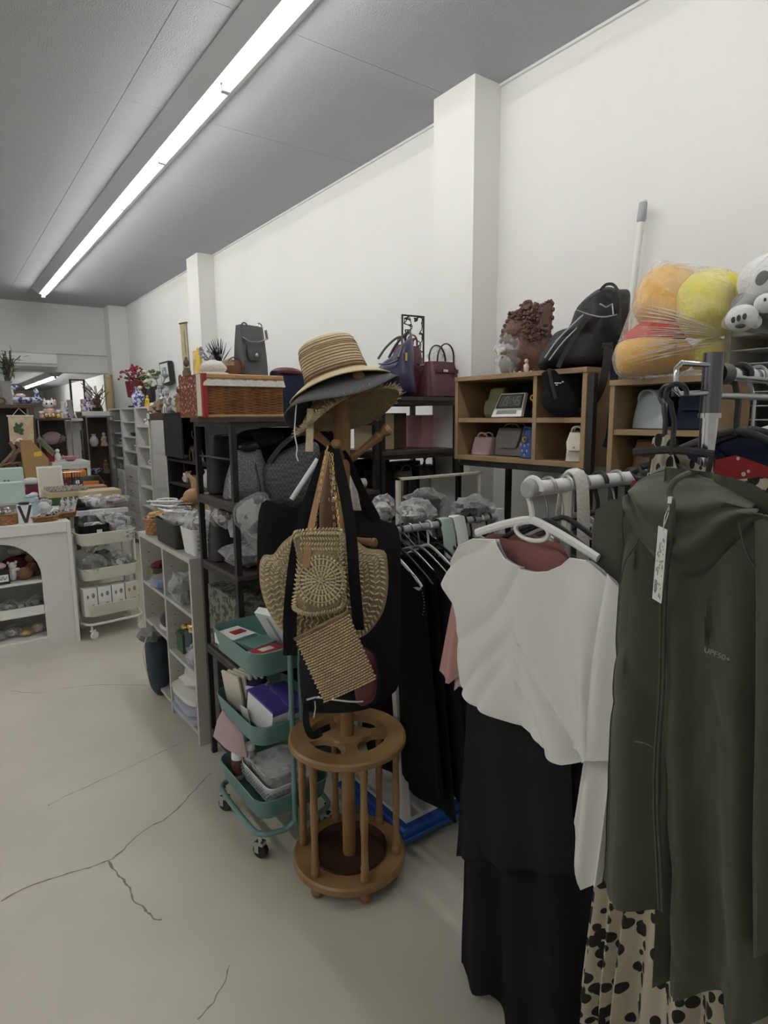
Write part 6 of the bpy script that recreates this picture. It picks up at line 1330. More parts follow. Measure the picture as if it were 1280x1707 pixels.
t = T('figurine', 'dark round carved ornament at the left edge of the dark cabinet', 'figurine', (fy(2, 672, YV - .1).x, YV - .1, zc)); t.part('ring', MB().tube([fy(2, 668, YV - .1) + Vector((.03 * math.cos(a), 0, .03 * math.sin(a))) for a in [2 * PI * k / 14 for k in range(14)]], .009, 7, closed=True), 'dark wood', w=True)
for k, (px, py) in enumerate(((6, 765), (18, 775), (24, 782))): 
    p = fy(px, py, 6.5); single('driftwood', 'gnarled driftwood piece %s on the dark cabinet shelf' % ['farthest left', 'in the middle', 'beside the cardboard file'][k], 'ornament', MB().tube(smoothpts([(-.05, 0, 0), (-.02, .02, .10), (.04, 0, .17 + .03 * k), (.09, .0, .24), (.06, 0, .31)], 4, False), .016, 7).tube([(-.02, 0, .10), (.05, -.02, .12), (.09, 0, .08)], .011, 6), 'driftwood', (p.x, 6.5, .99))
carton('storage_box', 'dark green box at the left edge under the driftwood', (.50, 6.45, zt), (.30, .2, .15), 'black wood'); carton('card_box', 'brown card box under the driftwood beside the cardboard file', (.66, 6.40, zt), (.20, .16, .15), 'card pale')
# glass cabinet with lucky cats
YG = 7.7
t = T('glass_cabinet', 'glass display cabinet with dark frame and cat figurines inside, beyond the table', 'cabinet', (1.0, YG, 0)); x0, x1, z1, z0 = fy(62, 700, YG).x, fy(119, 700, YG).x, fy(90, 697, YG).z, .0
t.part('top', MB().bx(x0, x1, YG, YG + .4, z1 - .02, z1), 'dark wood', w=True, smooth=0)
for x in (x0, x1 - .012):
    for y in (YG, YG + .388): t.part('post', MB().bx(x, x + .012, y, y + .012, 0, z1 - .02), 'steel', w=True, smooth=0)
t.part('front_pane', MB().bx(x0 + .014, x1 - .014, YG + .003, YG + .007, 0.5, z1 - .022), 'glass', w=True, smooth=0); t.part('back_board', MB().bx(x0, x1, YG + .401, YG + .41, 0, z1), 'dark wood', w=True, smooth=0)
for z in (1.22, .95): t.part('shelf', MB().bx(x0 + .002, x1 - .002, YG + .012, YG + .388, z - .008, z), 'glass', w=True, smooth=0)
t.part('base', MB().bx(x0 + .001, x1 - .001, YG + .001, YG + .399, 0, .5), 'dark wood', w=True, smooth=0)
def cat(label, c, s, m='pink porcelain', group=None):
    t = T('cat_figurine', label, 'figurine', c, 0, group)
    t.part('body', MB().ell((0, 0, .45 * s), (.42 * s, .34 * s, .45 * s), 14, 9), m); h = MB().ell((0, -.05 * s, 1.0 * s), (.40 * s, .32 * s, .32 * s), 14, 9)
    for q in (-1, 1): h.lathe([(.13 * s, 0), (.06 * s, .14 * s), (.005, .24 * s)], (q * .24 * s, -.03 * s, 1.22 * s), 8)
    t.part('head', h, 'porcelain')
    e = MB()
    for q in (-1, 1): e.ell((q * .16 * s, -.35 * s, 1.05 * s), (.06 * s, .03 * s, .075 * s), 8, 5)
    t.part('eyes', e, 'ink'); t.part('collar', MB().lathe([(.30 * s, .70 * s), (.34 * s, .74 * s), (.30 * s, .78 * s)], n=14, sy=.8), 'red'); t.part('raised_paw', MB().ell((.40 * s, -.1 * s, 1.1 * s), (.12 * s, .12 * s, .28 * s), 10, 7), m)
    b = MB(); 
    for q in range(7): a = 2 * PI * q / 7; b.ell((.3 * s * math.cos(a), -.05 - .25 * s * abs(math.sin(a)), .15 * s + .1 * s * (q % 2)), (.12 * s, .1 * s, .1 * s), 7, 5)
    t.part('coins', b, 'gold', stuff=True); return t
cat('large white and pink beckoning cat on top of the glass cabinet', (fy(82, 690, YG + .15).x, YG + .15, z1), .155)
for k, (px, s) in enumerate(((68, .06), (97, .07), (108, .05))): cat('small beckoning cat %s the large one on the glass cabinet' % ['left of', 'just right of', 'farthest right of'][k], (fy(px, 690, YG + .1).x, YG + .08, z1), s, 'gold' if k == 1 else 'pink porcelain')
for k, px in enumerate((86, 100)): cat('pink cat figurine inside the glass cabinet, %s one' % ['left', 'right'][k], (fy(px, 750, YG + .15).x, YG + .15, .951), .10)
single('fabric_roll', 'dusty pink cloth inside the glass cabinet, upper shelf', 'cloth', MB().ell((0, 0, .07), (.10, .06, .07), 12, 8, nz=.3), 'pale pink', (fy(86, 715, YG + .2).x, YG + .2, 1.221)); single('figurine', 'dark spotted figurine on the upper shelf inside the glass cabinet', 'figurine', MB().ell((0, 0, .05), (.05, .04, .05), 10, 7, nz=.5), 'grey packs', (fy(101, 712, YG + .2).x, YG + .2, 1.221))
for k in range(9):
    px = 112 + 1.2 * k; p = fy(px, 690, 8.2); 
for k, (px, h, m) in enumerate(((106, .20, 'porcelain'), (111, .14, 'blue porcelain'), (117, .22, 'stone grey'))):
    p = fy(px, 685, 8.3); single('vase', ['slim white vase', 'blue patterned vase', 'grey stone vase'][k] + ' behind the cats on the glass cabinet', 'vase', MB().lathe([(.03, 0), (.045, .3 * h), (.025, .75 * h), (.035, h)], n=12), m, (p.x, 8.3, 1.51))
t = T('wall_shelf', 'pale shelf behind the glass cabinet carrying three vases', 'shelf', (1.2, 8.2, 0)); t.part('board', MB().bx(.95, 1.45, 8.15, 8.45, 1.48, 1.51), 'white laminate', w=True, smooth=0); t.part('panel', MB().bx(.95, 1.45, 8.40, 8.45, 0, 1.48), 'white laminate', w=True, smooth=0)
# picture frames leaning and white side table
t = T('side_table', 'white side table with slim legs beyond the cardboard file', 'table', (1.1, 7.1, 0)); x0, x1 = .93, 1.265
t.part('tabletop', MB().bx(x0, x1 + .02, 7.02, 7.5, 1.03, 1.065), 'white gloss', w=True, smooth=0)
for x in (x0, x1 - .012):
    for y in (7.03, 7.46): t.part('leg', MB().bx(x, x + .03, y, y + .03, .834 if x < 1 else 0, 1.03), 'white gloss', w=True, smooth=0)
t.part('apron', MB().bx(x0, x1 + .01, 7.025, 7.045, .99, 1.03), 'white gloss', w=True, smooth=0)
t = T('picture_frame', 'small dark picture frame leaning beside the cats, behind the cardboard file', 'picture frame', (.92, 7.0, 1.0)); t.part('frame', MB().prism([fy(a, b, 7.10) for a, b in ((60, 734), (66, 726), (92, 752), (88, 760))], (0, .015, 0)), 'steel', w=True, smooth=0); t.part('glass', MB().prism([fy(a, b, 7.095) for a, b in ((64, 736), (67, 731), (89, 753), (87, 757))], (0, .003, 0)), 'olive', w=True, smooth=0)
single('figurine', 'small white figurine on the white side table', 'figurine', MB().ell((0, 0, .05), (.03, .025, .05), 10, 7).ell((0, 0, .11), (.022, .02, .022), 10, 6), 'porcelain', (1.0, 7.12, 1.066)); single('bowl', 'pink and red bowl on the white side table', 'bowl', MB().lathe([(.03, 0), (.07, .03), (.08, .05), (.074, .05), (.03, .012), (0, .01)], n=18), 'pink', (1.12, 7.15, 1.066)); carton('red_box', 'dark red box left of the white figurine', (.945, 7.2, 1.066), (.06, .08, .10), 'red')
carton('orange_box', 'orange box on the table under the white side table', (1.08, 6.75, zt + .10), (.20, .14, .06), 'orange'); carton('red_box', 'red and pink boxes under the orange box', (1.08, 6.75, zt), (.22, .16, .098), 'deep red'); single('bottle_set', 'grey round tin left of the orange box', 'tin', MB().lathe([(.05, 0), (.055, .05), (.05, .10), (.02, .13)], n=16), 'stone grey', (.90, 6.7, zt))

# ================================================================== far shelving along the right wall
def tower(label, x0, y0, y1, z1, ncols, rows_, m='white laminate', drawers=0, depth=.34, goods=True, seed=0):
    t = T('shelf_unit', label, 'shelf', (x0, y0, 0)); th = .018; x1 = min(x0 + depth, XW - .01)
    t.part('top_panel', MB().bx(x0, x1, y0, y1, z1 - th, z1), m, w=True, smooth=0); t.part('back_panel', MB().bx(x1 - .008, x1, y0 + th, y1 - th, .05, z1 - th), m, w=True, smooth=0)
    for k in range(ncols + 1): y = lerp(y0, y1 - th, k / ncols); t.part('side_panel', MB().bx(x0, x1 - .008, y, y + th, 0, z1 - th), m, w=True, smooth=0)
    zd = .05 + (z1 - .05) * (drawers / max(1, rows_ + drawers)); rnd = random.Random(seed)
    for k in range(ncols):
        ya, yb = lerp(y0, y1 - th, k / ncols) + th, lerp(y0, y1 - th, (k + 1) / ncols)
        for j in range(rows_): 
            z = zd + (z1 - zd) * j / rows_
            t.part('shelf_board', MB().bx(x0 + .004, x1 - .008, ya, yb, z, z + th * .8), m, w=True, smooth=0)
        for j in range(drawers):
            z = .06 + (zd - .06) * j / drawers; dw = t.part('drawer', MB().bx(x0 - .006, x0 + .2, ya + .003, yb - .003, z + .004, z + (zd - .06) / drawers - .004), m, w=True, smooth=0); t.part('drawer_pull', MB().bx(x0 - .020, x0 - .006, (ya + yb) / 2 - .05, (ya + yb) / 2 + .05, z + .06, z + .07), 'steel', dw, w=True, smooth=0)
    return t, zd
tower('white shelf unit with drawers below, farthest of three by the right wall', 1.85, 8.02, 8.66, 1.628, 1, 5, drawers=5)
tower('white shelf unit with drawers below, middle one of three by the right wall', 1.85, 7.36, 7.99, 1.628, 1, 4, drawers=5)
tower('white open shelf unit, nearest of three by the right wall', 1.85, 6.74, 7.33, 1.628, 1, 7)
rnd = random.Random(33); names = []
kinds = [('bird figurine', 'white'), ('blue cup', 'blue'), ('dark pot', 'dark'), ('pale bowl', 'pale'), ('grey jug', 'grey')]
def trinket(label, c, s, kind, m, group=None):
    if kind == 'bird': mb = MB().ell((0, 0, .4 * s), (.5 * s, .3 * s, .35 * s), 10, 7, R=(0, -.3, 0)).ell((-.35 * s, 0, .8 * s), (.2 * s, .18 * s, .2 * s), 8, 6).lathe([(.06 * s, 0), (.0, .2 * s)], (-.58 * s, 0, .78 * s), 6)
    elif kind == 'bowl': mb = MB().lathe([(.2 * s, 0), (.5 * s, .3 * s), (.55 * s, .5 * s), (.5 * s, .5 * s), (.2 * s, .1 * s), (0, .1 * s)], n=14)
    elif kind == 'vase': mb = MB().lathe([(.25 * s, 0), (.42 * s, .35 * s), (.38 * s, .7 * s), (.16 * s, 1.0 * s), (.24 * s, 1.2 * s), (.2 * s, 1.2 * s)], n=14)
    elif kind == 'figure': mb = MB().lathe([(.35 * s, 0), (.38 * s, .1 * s), (.2 * s, .6 * s), (.28 * s, .85 * s), (.1 * s, 1.0 * s)], n=12).ell((0, 0, 1.15 * s), (.17 * s, .16 * s, .2 * s), 9, 7).tube([(0, -.2 * s, .85 * s), (-.3 * s, -.25 * s, .6 * s), (-.25 * s, -.3 * s, .45 * s)], .07 * s, 6)
    elif kind == 'deer': mb = MB().ell((0, 0, .55 * s), (.18 * s, .4 * s, .2 * s), 9, 7).ell((0, -.42 * s, .95 * s), (.1 * s, .17 * s, .12 * s), 8, 6).tube([(0, -.3 * s, .6 * s), (0, -.4 * s, .9 * s)], .09 * s, 6)
    if kind == 'deer':
        for a in (-.12, .12):
            for b in (-.25, .25): mb.cyl((a * s, b * s, .5 * s), (a * s, b * s, 0), .05 * s, .035 * s, 6)
            mb.tube([(a * s * .4, -.42 * s, 1.02 * s), (a * s * 1.6, -.4 * s, 1.3 * s), (a * s * 1.2, -.4 * s, 1.5 * s)], .03 * s, 5)
    if kind == 'rock': mb = MB().ell((0, 0, .45 * s), (.5 * s, .45 * s, .48 * s), 12, 8, nz=.6, seed=s * 100)
    return single(label.split(',')[0].split(' on ')[0].split()[-1] if False else {'bird': 'bird_figurine', 'bowl': 'bowl', 'vase': 'vase', 'figure': 'figurine', 'deer': 'deer_figurine', 'rock': 'carving'}[kind], label, {'bird': 'figurine', 'figure': 'figurine', 'deer': 'figurine', 'rock': 'carving'}.get(kind, kind), mb, m, c, group=group)
# trinkets on the boards of the three units
for u, (yc, zs, nm) in enumerate(((8.34, (.93, 1.2), 'farthest'), (7.67, (.88, 1.07, 1.26), 'middle'), (7.03, (.285, .51, .735, .955, 1.18, 1.405), 'nearest'))):
    drawers = 5 if u < 2 else 0; rr_ = (5, 4, 7)[u]; zd = .05 + 1.578 * drawers / (rr_ + drawers); lv = [zd + (1.628 - zd) * j / rr_ + .0145 for j in range(rr_)]
    for j, z in enumerate(lv[:-1] if u < 2 else lv):
        k = (u * 3 + j) % 4; wordz = ['bottom', 'second', 'third', 'fourth', 'fifth', 'sixth', 'seventh'][j]
        trinket(['small white bird', 'dark bowl', 'blue and white vase', 'grey figure'][k] + ' on the %s board from below of the %s white unit' % (wordz, nm), (1.93, yc + .08 * (-1) ** j, z), .085, ['bird', 'bowl', 'vase', 'figure'][k], ['porcelain', 'black plastic', 'blue porcelain', 'stone grey'][k])
# on top of the units
ZU = 1.628
t = T('flower_pot', 'dark red pot with red blossoms on a small black stand', 'plant', (1.95, 7.62, ZU)); t.part('stand', MB().lathe([(.10, 0), (.10, .02), (.02, .03), (.02, .10), (.09, .12)], n=12), 'black metal'); t.part('pot', MB().lathe([(.095, .12), (.115, .30), (.11, .30), (0, .28)], n=18), 'deep red')
rnd = random.Random(6); f = MB(); s_ = MB(); l_ = MB()
for k in range(70): a = rnd.uniform(0, 6.28); r = rnd.uniform(0, .20); p = Vector((r * math.cos(a), r * math.sin(a), rnd.uniform(.30, .50 - r * .4))); f.ell(p, (.016, .016, .013), 6, 4, nz=.5, seed=k)
for k in range(18): a = rnd.uniform(0, 6.28); s_.tube([(0, 0, .28), (.13 * math.cos(a), .13 * math.sin(a), .42)], .004, 4); l_.ell((.1 * math.cos(a), .1 * math.sin(a), .34), (.03, .02, .012), 6, 4)
t.part('blossoms', f, 'blossom red', stuff=True); t.part('stems', s_, 'twig', stuff=True); t.part('leaves', l_, 'leaf', stuff=True)
trinket('white vase with blue pattern under the red blossoms', (1.90, 7.35, ZU), .19, 'vase', 'blue porcelain')
t = T('flower_pot', 'black vase with green and white blossoms on the white units', 'plant', (1.95, 7.05, ZU)); t.part('pot', MB().lathe([(.05, 0), (.06, .12), (.055, .2), (0, .19)], n=14), 'black plastic'); f = MB(); l_ = MB()
for k in range(30): a = rnd.uniform(0, 6.28); r = rnd.uniform(0, .12); q = Vector((r * math.cos(a), r * math.sin(a), rnd.uniform(.20, .38))); (f if k % 2 else l_).ell(q, (.026, .026, .02), 7, 5, nz=.5, seed=k)
t.part('blossoms', f, 'blossom white', stuff=True); t.part('leaves', l_, 'leaf', stuff=True)
trinket('yellow glazed figure in front of the green and white blossoms', (1.88, 6.92, ZU), .09, 'figure', 'yellow'); trinket('round dark clay jar beside the yellow figure', (1.95, 7.20, ZU), .10, 'rock', 'dark wood')
t = T('metal_flower', 'dark metal lotus stems standing on the nearest white unit', 'ornament', (2.0, 6.85, ZU)); l_ = MB()
for dx, dy, h in ((0, .12, .30), (0, -.22, .30), (0, -.08, .20)): l_.tube(smoothpts([(0, 0, 0), (dx, dy * .3, h * .6), (dx, dy, h)], 4, False), .006, 5)
t.part('stems', l_, 'stone grey'); 
for dx, dy, h in ((0, .12, .31), (0, -.22, .31), (0, -.08, .20)): t.part('seed_head', MB().lathe([(.008, -.02), (.035, .0), (.038, .02), (0, .022)], (dx, dy, h), 12), 'stone grey')
# far left stacks of white shelves and glass towers
tower('cream open shelf tower in the far corner, left of the glass tower', 1.55, 8.75, 9.20, 1.60, 1, 6, 'cream metal'); 
t = T('glass_tower', 'tall glass display tower in the far corner', 'cabinet', (1.75, 8.7, 0))
for x in (1.52, 1.83): 
    for y in (8.36, 8.70): t.part('post', MB().bx(x, x + .012, y, y + .012, 0, 1.52), 'steel', w=True, smooth=0)
t.part('top', MB().bx(1.52, 1.842, 8.36, 8.712, 1.52, 1.54), 'steel', w=True, smooth=0); t.part('side_pane', MB().bx(1.522, 1.526, 8.374, 8.698, .1, 1.515), 'glass', w=True, smooth=0); t.part('front_pane', MB().bx(1.534, 1.828, 8.362, 8.366, .1, 1.515), 'glass', w=True, smooth=0); t.part('base', MB().bx(1.53, 1.83, 8.37, 8.70, .0, .1), 'grey plastic', w=True, smooth=0); t.part('back_board', MB().bx(1.53, 1.84, 8.713, 8.72, 0, 1.52), 'dark wood', w=True, smooth=0)
for z in (.45, .8, 1.15): t.part('shelf', MB().bx(1.534, 1.828, 8.375, 8.698, z, z + .006), 'glass', w=True, smooth=0)
for k, (x, y, z1) in enumerate(((1.16, 8.72, 1.46), (1.34, 8.95, 1.56))):
    t = T('shelf_unit', ['white cube shelf unit at the back left of the glass tower', 'cream cube shelf unit next to the glass tower'][k], 'shelf', (x, y, 0)); m = ['white laminate', 'cream metal'][k]; w_ = .17
    for q in (x, x + w_): t.part('side_panel', MB().bx(q - .01, q + .01, y, y + .3, 0, z1), m, w=True, smooth=0)
    for j in range(8): z = z1 * j / 7; t.part('shelf_board', MB().bx(x + .01, x + w_ - .01, y + .002, y + .3, max(0, z - .016), max(.016, z)), m, w=True, smooth=0)
    t.part('back_panel', MB().bx(x, x + w_, y + .301, y + .31, 0, z1), 'grey plastic', w=True, smooth=0)
t = T('garment_stand', 'tall thin black metal frame standing in the far corner', 'rack', (1.25, 9.1, 0)); xa, xb = fy(117, 640, 9.15).x, fy(140, 640, 9.15).x; zf = fy(120, 634, 9.15).z
for x in (xa, xb): t.part('post', MB().bx(x - .012, x + .012, 9.14, 9.16, 0, zf), 'black metal', w=True, smooth=0)
t.part('top_bar', MB().bx(xa - .012, xb + .012, 9.14, 9.16, zf, zf + .02), 'black metal', w=True, smooth=0)
for k, (px, py, kd, s, m) in enumerate(((147, 676, 'vase', .13, 'blue porcelain'), (156, 676, 'bowl', .16, 'pink porcelain'), (163, 672, 'figure', .17, 'driftwood'), (150, 660, 'rock', .12, 'deep red'), (142, 676, 'bird', .1, 'porcelain'))):
    p = fy(px, py, 8.9 if k != 3 else 9.1); trinket(['blue patterned jar', 'pink and white dish', 'brown carved figure', 'dark red dried flowers', 'white bird'][k] + ' on top of the far corner shelves', (p.x, p.y, 1.60), s, kd, m)
t = T('rolled_mat', 'tall pale rolled mat standing in the far right corner', 'roll', (1.93, 8.9, 0)); t.part('roll', MB().cyl((1.93, 8.9, 1.63), (1.93, 8.9, 2.08), .055, n=16), 'scroll paper', w=True); t.part('core', MB().cyl((1.93, 8.9, 0), (1.93, 8.9, 1.63), .05, n=14), 'scroll paper', w=True)
t = T('plant', 'sprig of dark dried twigs in the far corner', 'plant', (1.75, 8.85, 1.55)); l_ = MB(); rnd = random.Random(19)
for k in range(14): l_.tube([(0, 0, 0), (rnd.uniform(-.1, .1), rnd.uniform(-.1, .1), .2), (rnd.uniform(-.2, .2), rnd.uniform(-.1, .1), rnd.uniform(.3, .5))], .005, 4)
t.part('twigs', l_, 'twig', stuff=True); t.part('pot', MB().lathe([(.05, -.0), (.06, .1), (.05, .1), (0, .09)], n=12), 'black plastic')
single('plush_toy', 'small black and white plush on the far corner shelves', 'plush toy', MB().ell((0, 0, .06), (.05, .05, .06), 10, 7).ell((0, 0, .14), (.045, .045, .04), 10, 7), 'white plush', (fy(147, 645, 9.0).x, 9.0, 1.76)); carton('storage_box', 'pale pink box on the far corner shelves under the small plush', (fy(146, 665, 9.0).x, 9.0, 1.60), (.16, .14, .16), 'pale pink')
for k, (x, z, kd, m) in enumerate(((1.62, 1.157, 'vase', 'porcelain'), (1.74, 1.157, 'figure', 'pink porcelain'), (1.62, .807, 'bowl', 'blue porcelain'), (1.74, .807, 'figure', 'driftwood'), (1.68, .457, 'rock', 'stone grey'))): trinket(['white vase', 'pink figure', 'blue bowl', 'brown figure', 'grey stone'][k] + ' inside the tall glass tower in the far corner', (x, 8.5, z), .13, kd, m)
for k, (px, py) in enumerate(((128, 716), (130, 738), (127, 760), (136, 690))): 
    p = fy(px, py, 8.80); trinket(['blue jar', 'white bird', 'dark pot', 'pale figure'][k] + ' on the far corner cube shelves', (1.245 if k < 3 else 1.42, 8.86 if k < 3 else 9.05, [1.2525, 1.044, .835, 1.338][k]), .10, ['vase', 'bird', 'rock', 'figure'][k], ['blue porcelain', 'porcelain', 'dark wood', 'pink porcelain'][k])
# air conditioner on the beam
t = T('air_conditioner', 'white wall air conditioner on the far beam', 'air conditioner', (.9, 9.1, 2.15)); xr = fy(95, 600, 9.05).x; za, zb = fy(60, 587, 9.05).z, fy(60, 614, 9.05).z
t.part('case', MB().prism([(-.3, 9.24, zb + .02), (-.3, 9.10, zb), (-.3, 9.04, zb + .05), (-.3, 9.04, za - .02), (-.3, 9.08, za), (-.3, 9.24, za)], (xr + .3, 0, 0)), 'white gloss', w=True, smooth=0); t.part('vent', MB().bx(-.28, xr - .005, 9.03, 9.045, zb + .02, zb + .07), 'grey plastic', w=True, smooth=0); t.part('louvre', MB().bx(-.28, xr - .01, 9.022, 9.03, zb + .035, zb + .045), 'white gloss', w=True, smooth=0)

# ================================================================== glass cabinet and black cabinet by the wall
t = T('glass_cabinet', 'glass display cabinet with a dark wooden top next to the white units', 'cabinet', (1.6, 5.42, 0)); x0, x1, y0, y1, z1 = 1.60, 2.0, 5.42, 5.92, 1.545
t.part('top', MB().bx(x0, x1, y0, y1, z1 - .06, z1), 'dark wood', w=True, smooth=0); t.part('corner_cap', MB().bx(x0 - .004, x0 + .05, y1 - .07, y1 + .003, z1 - .05, z1 + .003), 'white gloss', w=True, smooth=0)
for x in (x0, x1 - .02):
    for y in (y0, y1 - .02): t.part('post', MB().bx(x, x + .02, y, y + .02, 0, z1 - .06), 'cream metal', w=True, smooth=0)
t.part('side_pane', MB().bx(x0 + .008, x0 + .012, y0 + .02, y1 - .02, .1, z1 - .06), 'glass', w=True, smooth=0); t.part('front_pane', MB().bx(x0 + .02, x1 - .02, y0 + .008, y0 + .012, .1, z1 - .06), 'glass', w=True, smooth=0); t.part('base', MB().bx(x0 + .02, x1 - .02, y0 + .02, y1 - .02, 0, .1), 'dark wood', w=True, smooth=0); t.part('back_board', MB().bx(x1 - .02, x1 - .012, y0 + .02, y1 - .02, .1, z1 - .06), 'dark wood', w=True, smooth=0)
for k, z in enumerate((.52, .85, 1.18)):
    t.part('shelf', MB().bx(x0 + .014, x1 - .022, y0 + .02, y1 - .02, z, z + .006), 'glass', w=True, smooth=0)
    trinket(['jade green carving', 'brown clay teapot', 'grey stone bowl'][k] + ' inside the glass cabinet by the white units', (1.72, 5.6, z + .0065), .12, ['rock', 'vase', 'bowl'][k], ['olive', 'dark wood', 'stone grey'][k])
t = T('black_cabinet', 'black open cabinet between the glass cabinet and the rack', 'cabinet', (1.6, 4.45, 0)); x0, x1, y0, y1, z1 = 1.60, 2.1, 4.42, 5.40, 1.545
t.part('top', MB().bx(x0, x1, y0, y1, z1 - .02, z1), 'black wood', w=True, smooth=0); t.part('back_panel', MB().bx(x1 - .012, x1, y0, y1, 0, z1 - .02), 'black wood', w=True, smooth=0)
for y in (y0, y1 - .018): t.part('side_panel', MB().bx(x0, x1 - .012, y, y + .018, 0, z1 - .02), 'black wood', w=True, smooth=0)
for z in (.1, .45, .72, .96, 1.16): t.part('shelf_board', MB().bx(x0 + .002, x1 - .012, y0 + .018, y1 - .018, z - .018, z), 'black wood', w=True, smooth=0)
t.part('upper_door', MB().bx(x0 - .014, x0 - .001, 4.93, y1 - .004, 1.18, z1 - .022), 'black wood', w=True, smooth=0)
for k, (y, z, s, kd, m) in enumerate(((5.0, 1.16, .16, 'deer', 'driftwood'), (4.82, 1.16, .07, 'figure', 'porcelain'), (5.2, 1.16, .07, 'bowl', 'stone grey'), (5.15, .96, .10, 'rock', 'pink porcelain'), (4.85, .96, .07, 'bowl', 'porcelain'), (4.7, .96, .12, 'vase', 'porcelain'), (4.6, .96, .07, 'rock', 'pink porcelain'), (5.0, .72, .12, 'rock', 'dark wood'), (4.7, .72, .1, 'vase', 'stone grey'))):
    trinket(['carved wooden deer on a black cabinet shelf', 'small white figure beside the wooden deer', 'grey dish left of the wooden deer', 'pinkish trinket with a card, left on the black cabinet shelf', 'white shallow dish on the black cabinet shelf', 'slim white bottle vase on the black cabinet shelf', 'pinkish stone at the right of the black cabinet shelf', 'dark carving low in the black cabinet', 'grey vase low in the black cabinet'][k], (1.70, y, z), s, kd, m)
t = T('charm', 'white card charm hanging on a string in the black cabinet', 'charm', (1.62, 5.02, 1.02)); t.part('card', MB().box((-.0, 0, 0), (.006, .05, .07)), 'paper white', smooth=0); t.part('mark', MB().box((-.004, 0, 0), (.001, .03, .04)), 'pink', smooth=0); t.part('string', MB().cyl((0, 0, .035), (0, 0, .13), .002, n=5), 'red')
# ornaments on top of both cabinets
ZB = 1.545
orn = [(1.75, 5.84, .13, 'rock', 'driftwood', 'pale brown root carving at the left end of the cabinet tops'), (1.70, 5.66, .12, 'rock', 'pink porcelain', 'pinkish shell carving second from left on the cabinet tops'), (1.8, 5.75, .17, 'vase', 'porcelain', 'white vase with a dark blue rim on the glass cabinet'), (1.72, 5.46, .14, 'rock', 'driftwood', 'knotted wood carving on the glass cabinet edge'), (1.74, 5.26, .17, 'figure', 'stone grey', 'grey stone figure on the black cabinet top'), (1.70, 5.12, .13, 'deer', 'porcelain', 'small white horse on the black cabinet top'), (1.80, 5.0, .19, 'figure', 'dark wood', 'dark wooden figure on the black cabinet top'), (1.70, 4.88, .10, 'bird', 'stone grey', 'grey bird on the black cabinet top'), (1.76, 4.75, .12, 'rock', 'dark wood', 'dark lumpy carving on the black cabinet top'), (1.70, 4.62, .10, 'bowl', 'porcelain', 'small white bowl near the right end of the black cabinet top')]
for x, y, s, kd, m, lb in orn: trinket(lb, (x - .07, 5.12 + (y - 4.62) * .63, ZB), s * .9, kd, m)
single('ribbon_bow', 'dark blue bow around the neck of the white vase on the glass cabinet', 'ribbon', MB().ell((0, -.04, 0), (.02, .05, .022), 10, 6).ell((0, .04, 0), (.02, .05, .022), 10, 6), 'violet', (1.73, 5.832, ZB + .165))
t = T('statue', 'tall slim dark statue with an outstretched arm on a wooden planter', 'figurine', (1.67, 4.97, 1.676)); t.o.scale = (.62, .62, .62)
t.part('robe', MB().lathe([(.07, 0), (.075, .05), (.05, .22), (.055, .30), (.03, .36)], n=14), 'dark wood'); t.part('head', MB().ell((0, 0, .42), (.038, .038, .052), 12, 8).ell((0, .0, .475), (.02, .02, .02), 8, 6), 'dark wood'); t.part('arm', MB().tube(smoothpts([(0, .04, .29), (-.02, .12, .22), (-.03, .17, .27), (-.03, .22, .25)], 4, False), .013, 7), 'dark wood')
t = T('planter', 'red brown wooden planter box under the tall statue', 'planter', (1.67, 4.95, ZB)); t.part('body', MB().box((0, 0, .065), (.16, .20, .13)), 'wicker', bev=.005, smooth=0); t.part('rim', MB().box((0, 0, .125), (.18, .22, .014)), 'wicker', smooth=0)
# wall pictures
t = T('picture_frame', 'small tilted black-framed picture on the wall above the cabinets', 'picture frame', fx(284, 620, 2.24)); q = [fx(a, b, 2.235) for a, b in ((272, 605), (287, 601), (292, 638), (278, 643))]
cq = sum(q, Vector()) / 4; t.part('frame', MB().prism(q, (-.05, 0, 0)), 'black metal', w=True, smooth=0); t.part('mat_board', MB().prism([cq + (a - cq) * .84 + Vector((-.051, 0, 0)) for a in q], (-.002, 0, 0)), 'paper white', w=True, smooth=0); t.part('picture', MB().prism([cq + (a - cq) * .5 + Vector((-.0535, 0, 0)) for a in q], (-.001, 0, 0)), 'painting teal', w=True, smooth=0)
t = T('wall_scroll', 'long narrow hanging scroll on the wall left of the far pillar', 'scroll', fx(305, 570, 2.245)); t.part('paper', MB().prism([fx(a, b, 2.243) for a, b in ((300, 539), (310, 537), (317, 625), (307, 625))], (-.004, 0, 0)), 'scroll paper', w=True, smooth=0); t.part('rod', MB().cyl(fx(299, 539, 2.238), fx(311, 537, 2.238), .008), 'dark wood', w=True)
cg = MB()
for k in range(7): cg.box(fx(306.5 + .5 * k, 552 + 6 * k, 2.236), (.001, .03 + .02 * (k % 2), .03), (.4 * k, 0, 0))
t.part('calligraphy', cg, 'ink grey', w=True, smooth=0, stuff=True)
t = T('painting', 'gold and brown painting of a figure on the far pillar', 'picture', fx(330, 600, 2.09)); t.part('canvas', MB().prism([fx(a, b, 2.094) for a, b in ((323, 585), (336, 583), (338, 622), (325, 623))], (-.015, 0, 0)), 'painting gold', w=True, smooth=0); t.part('figure', MB().ell(fx(330, 601, 2.076), (.002, .05, .13), 12, 8), 'yellow', w=True)

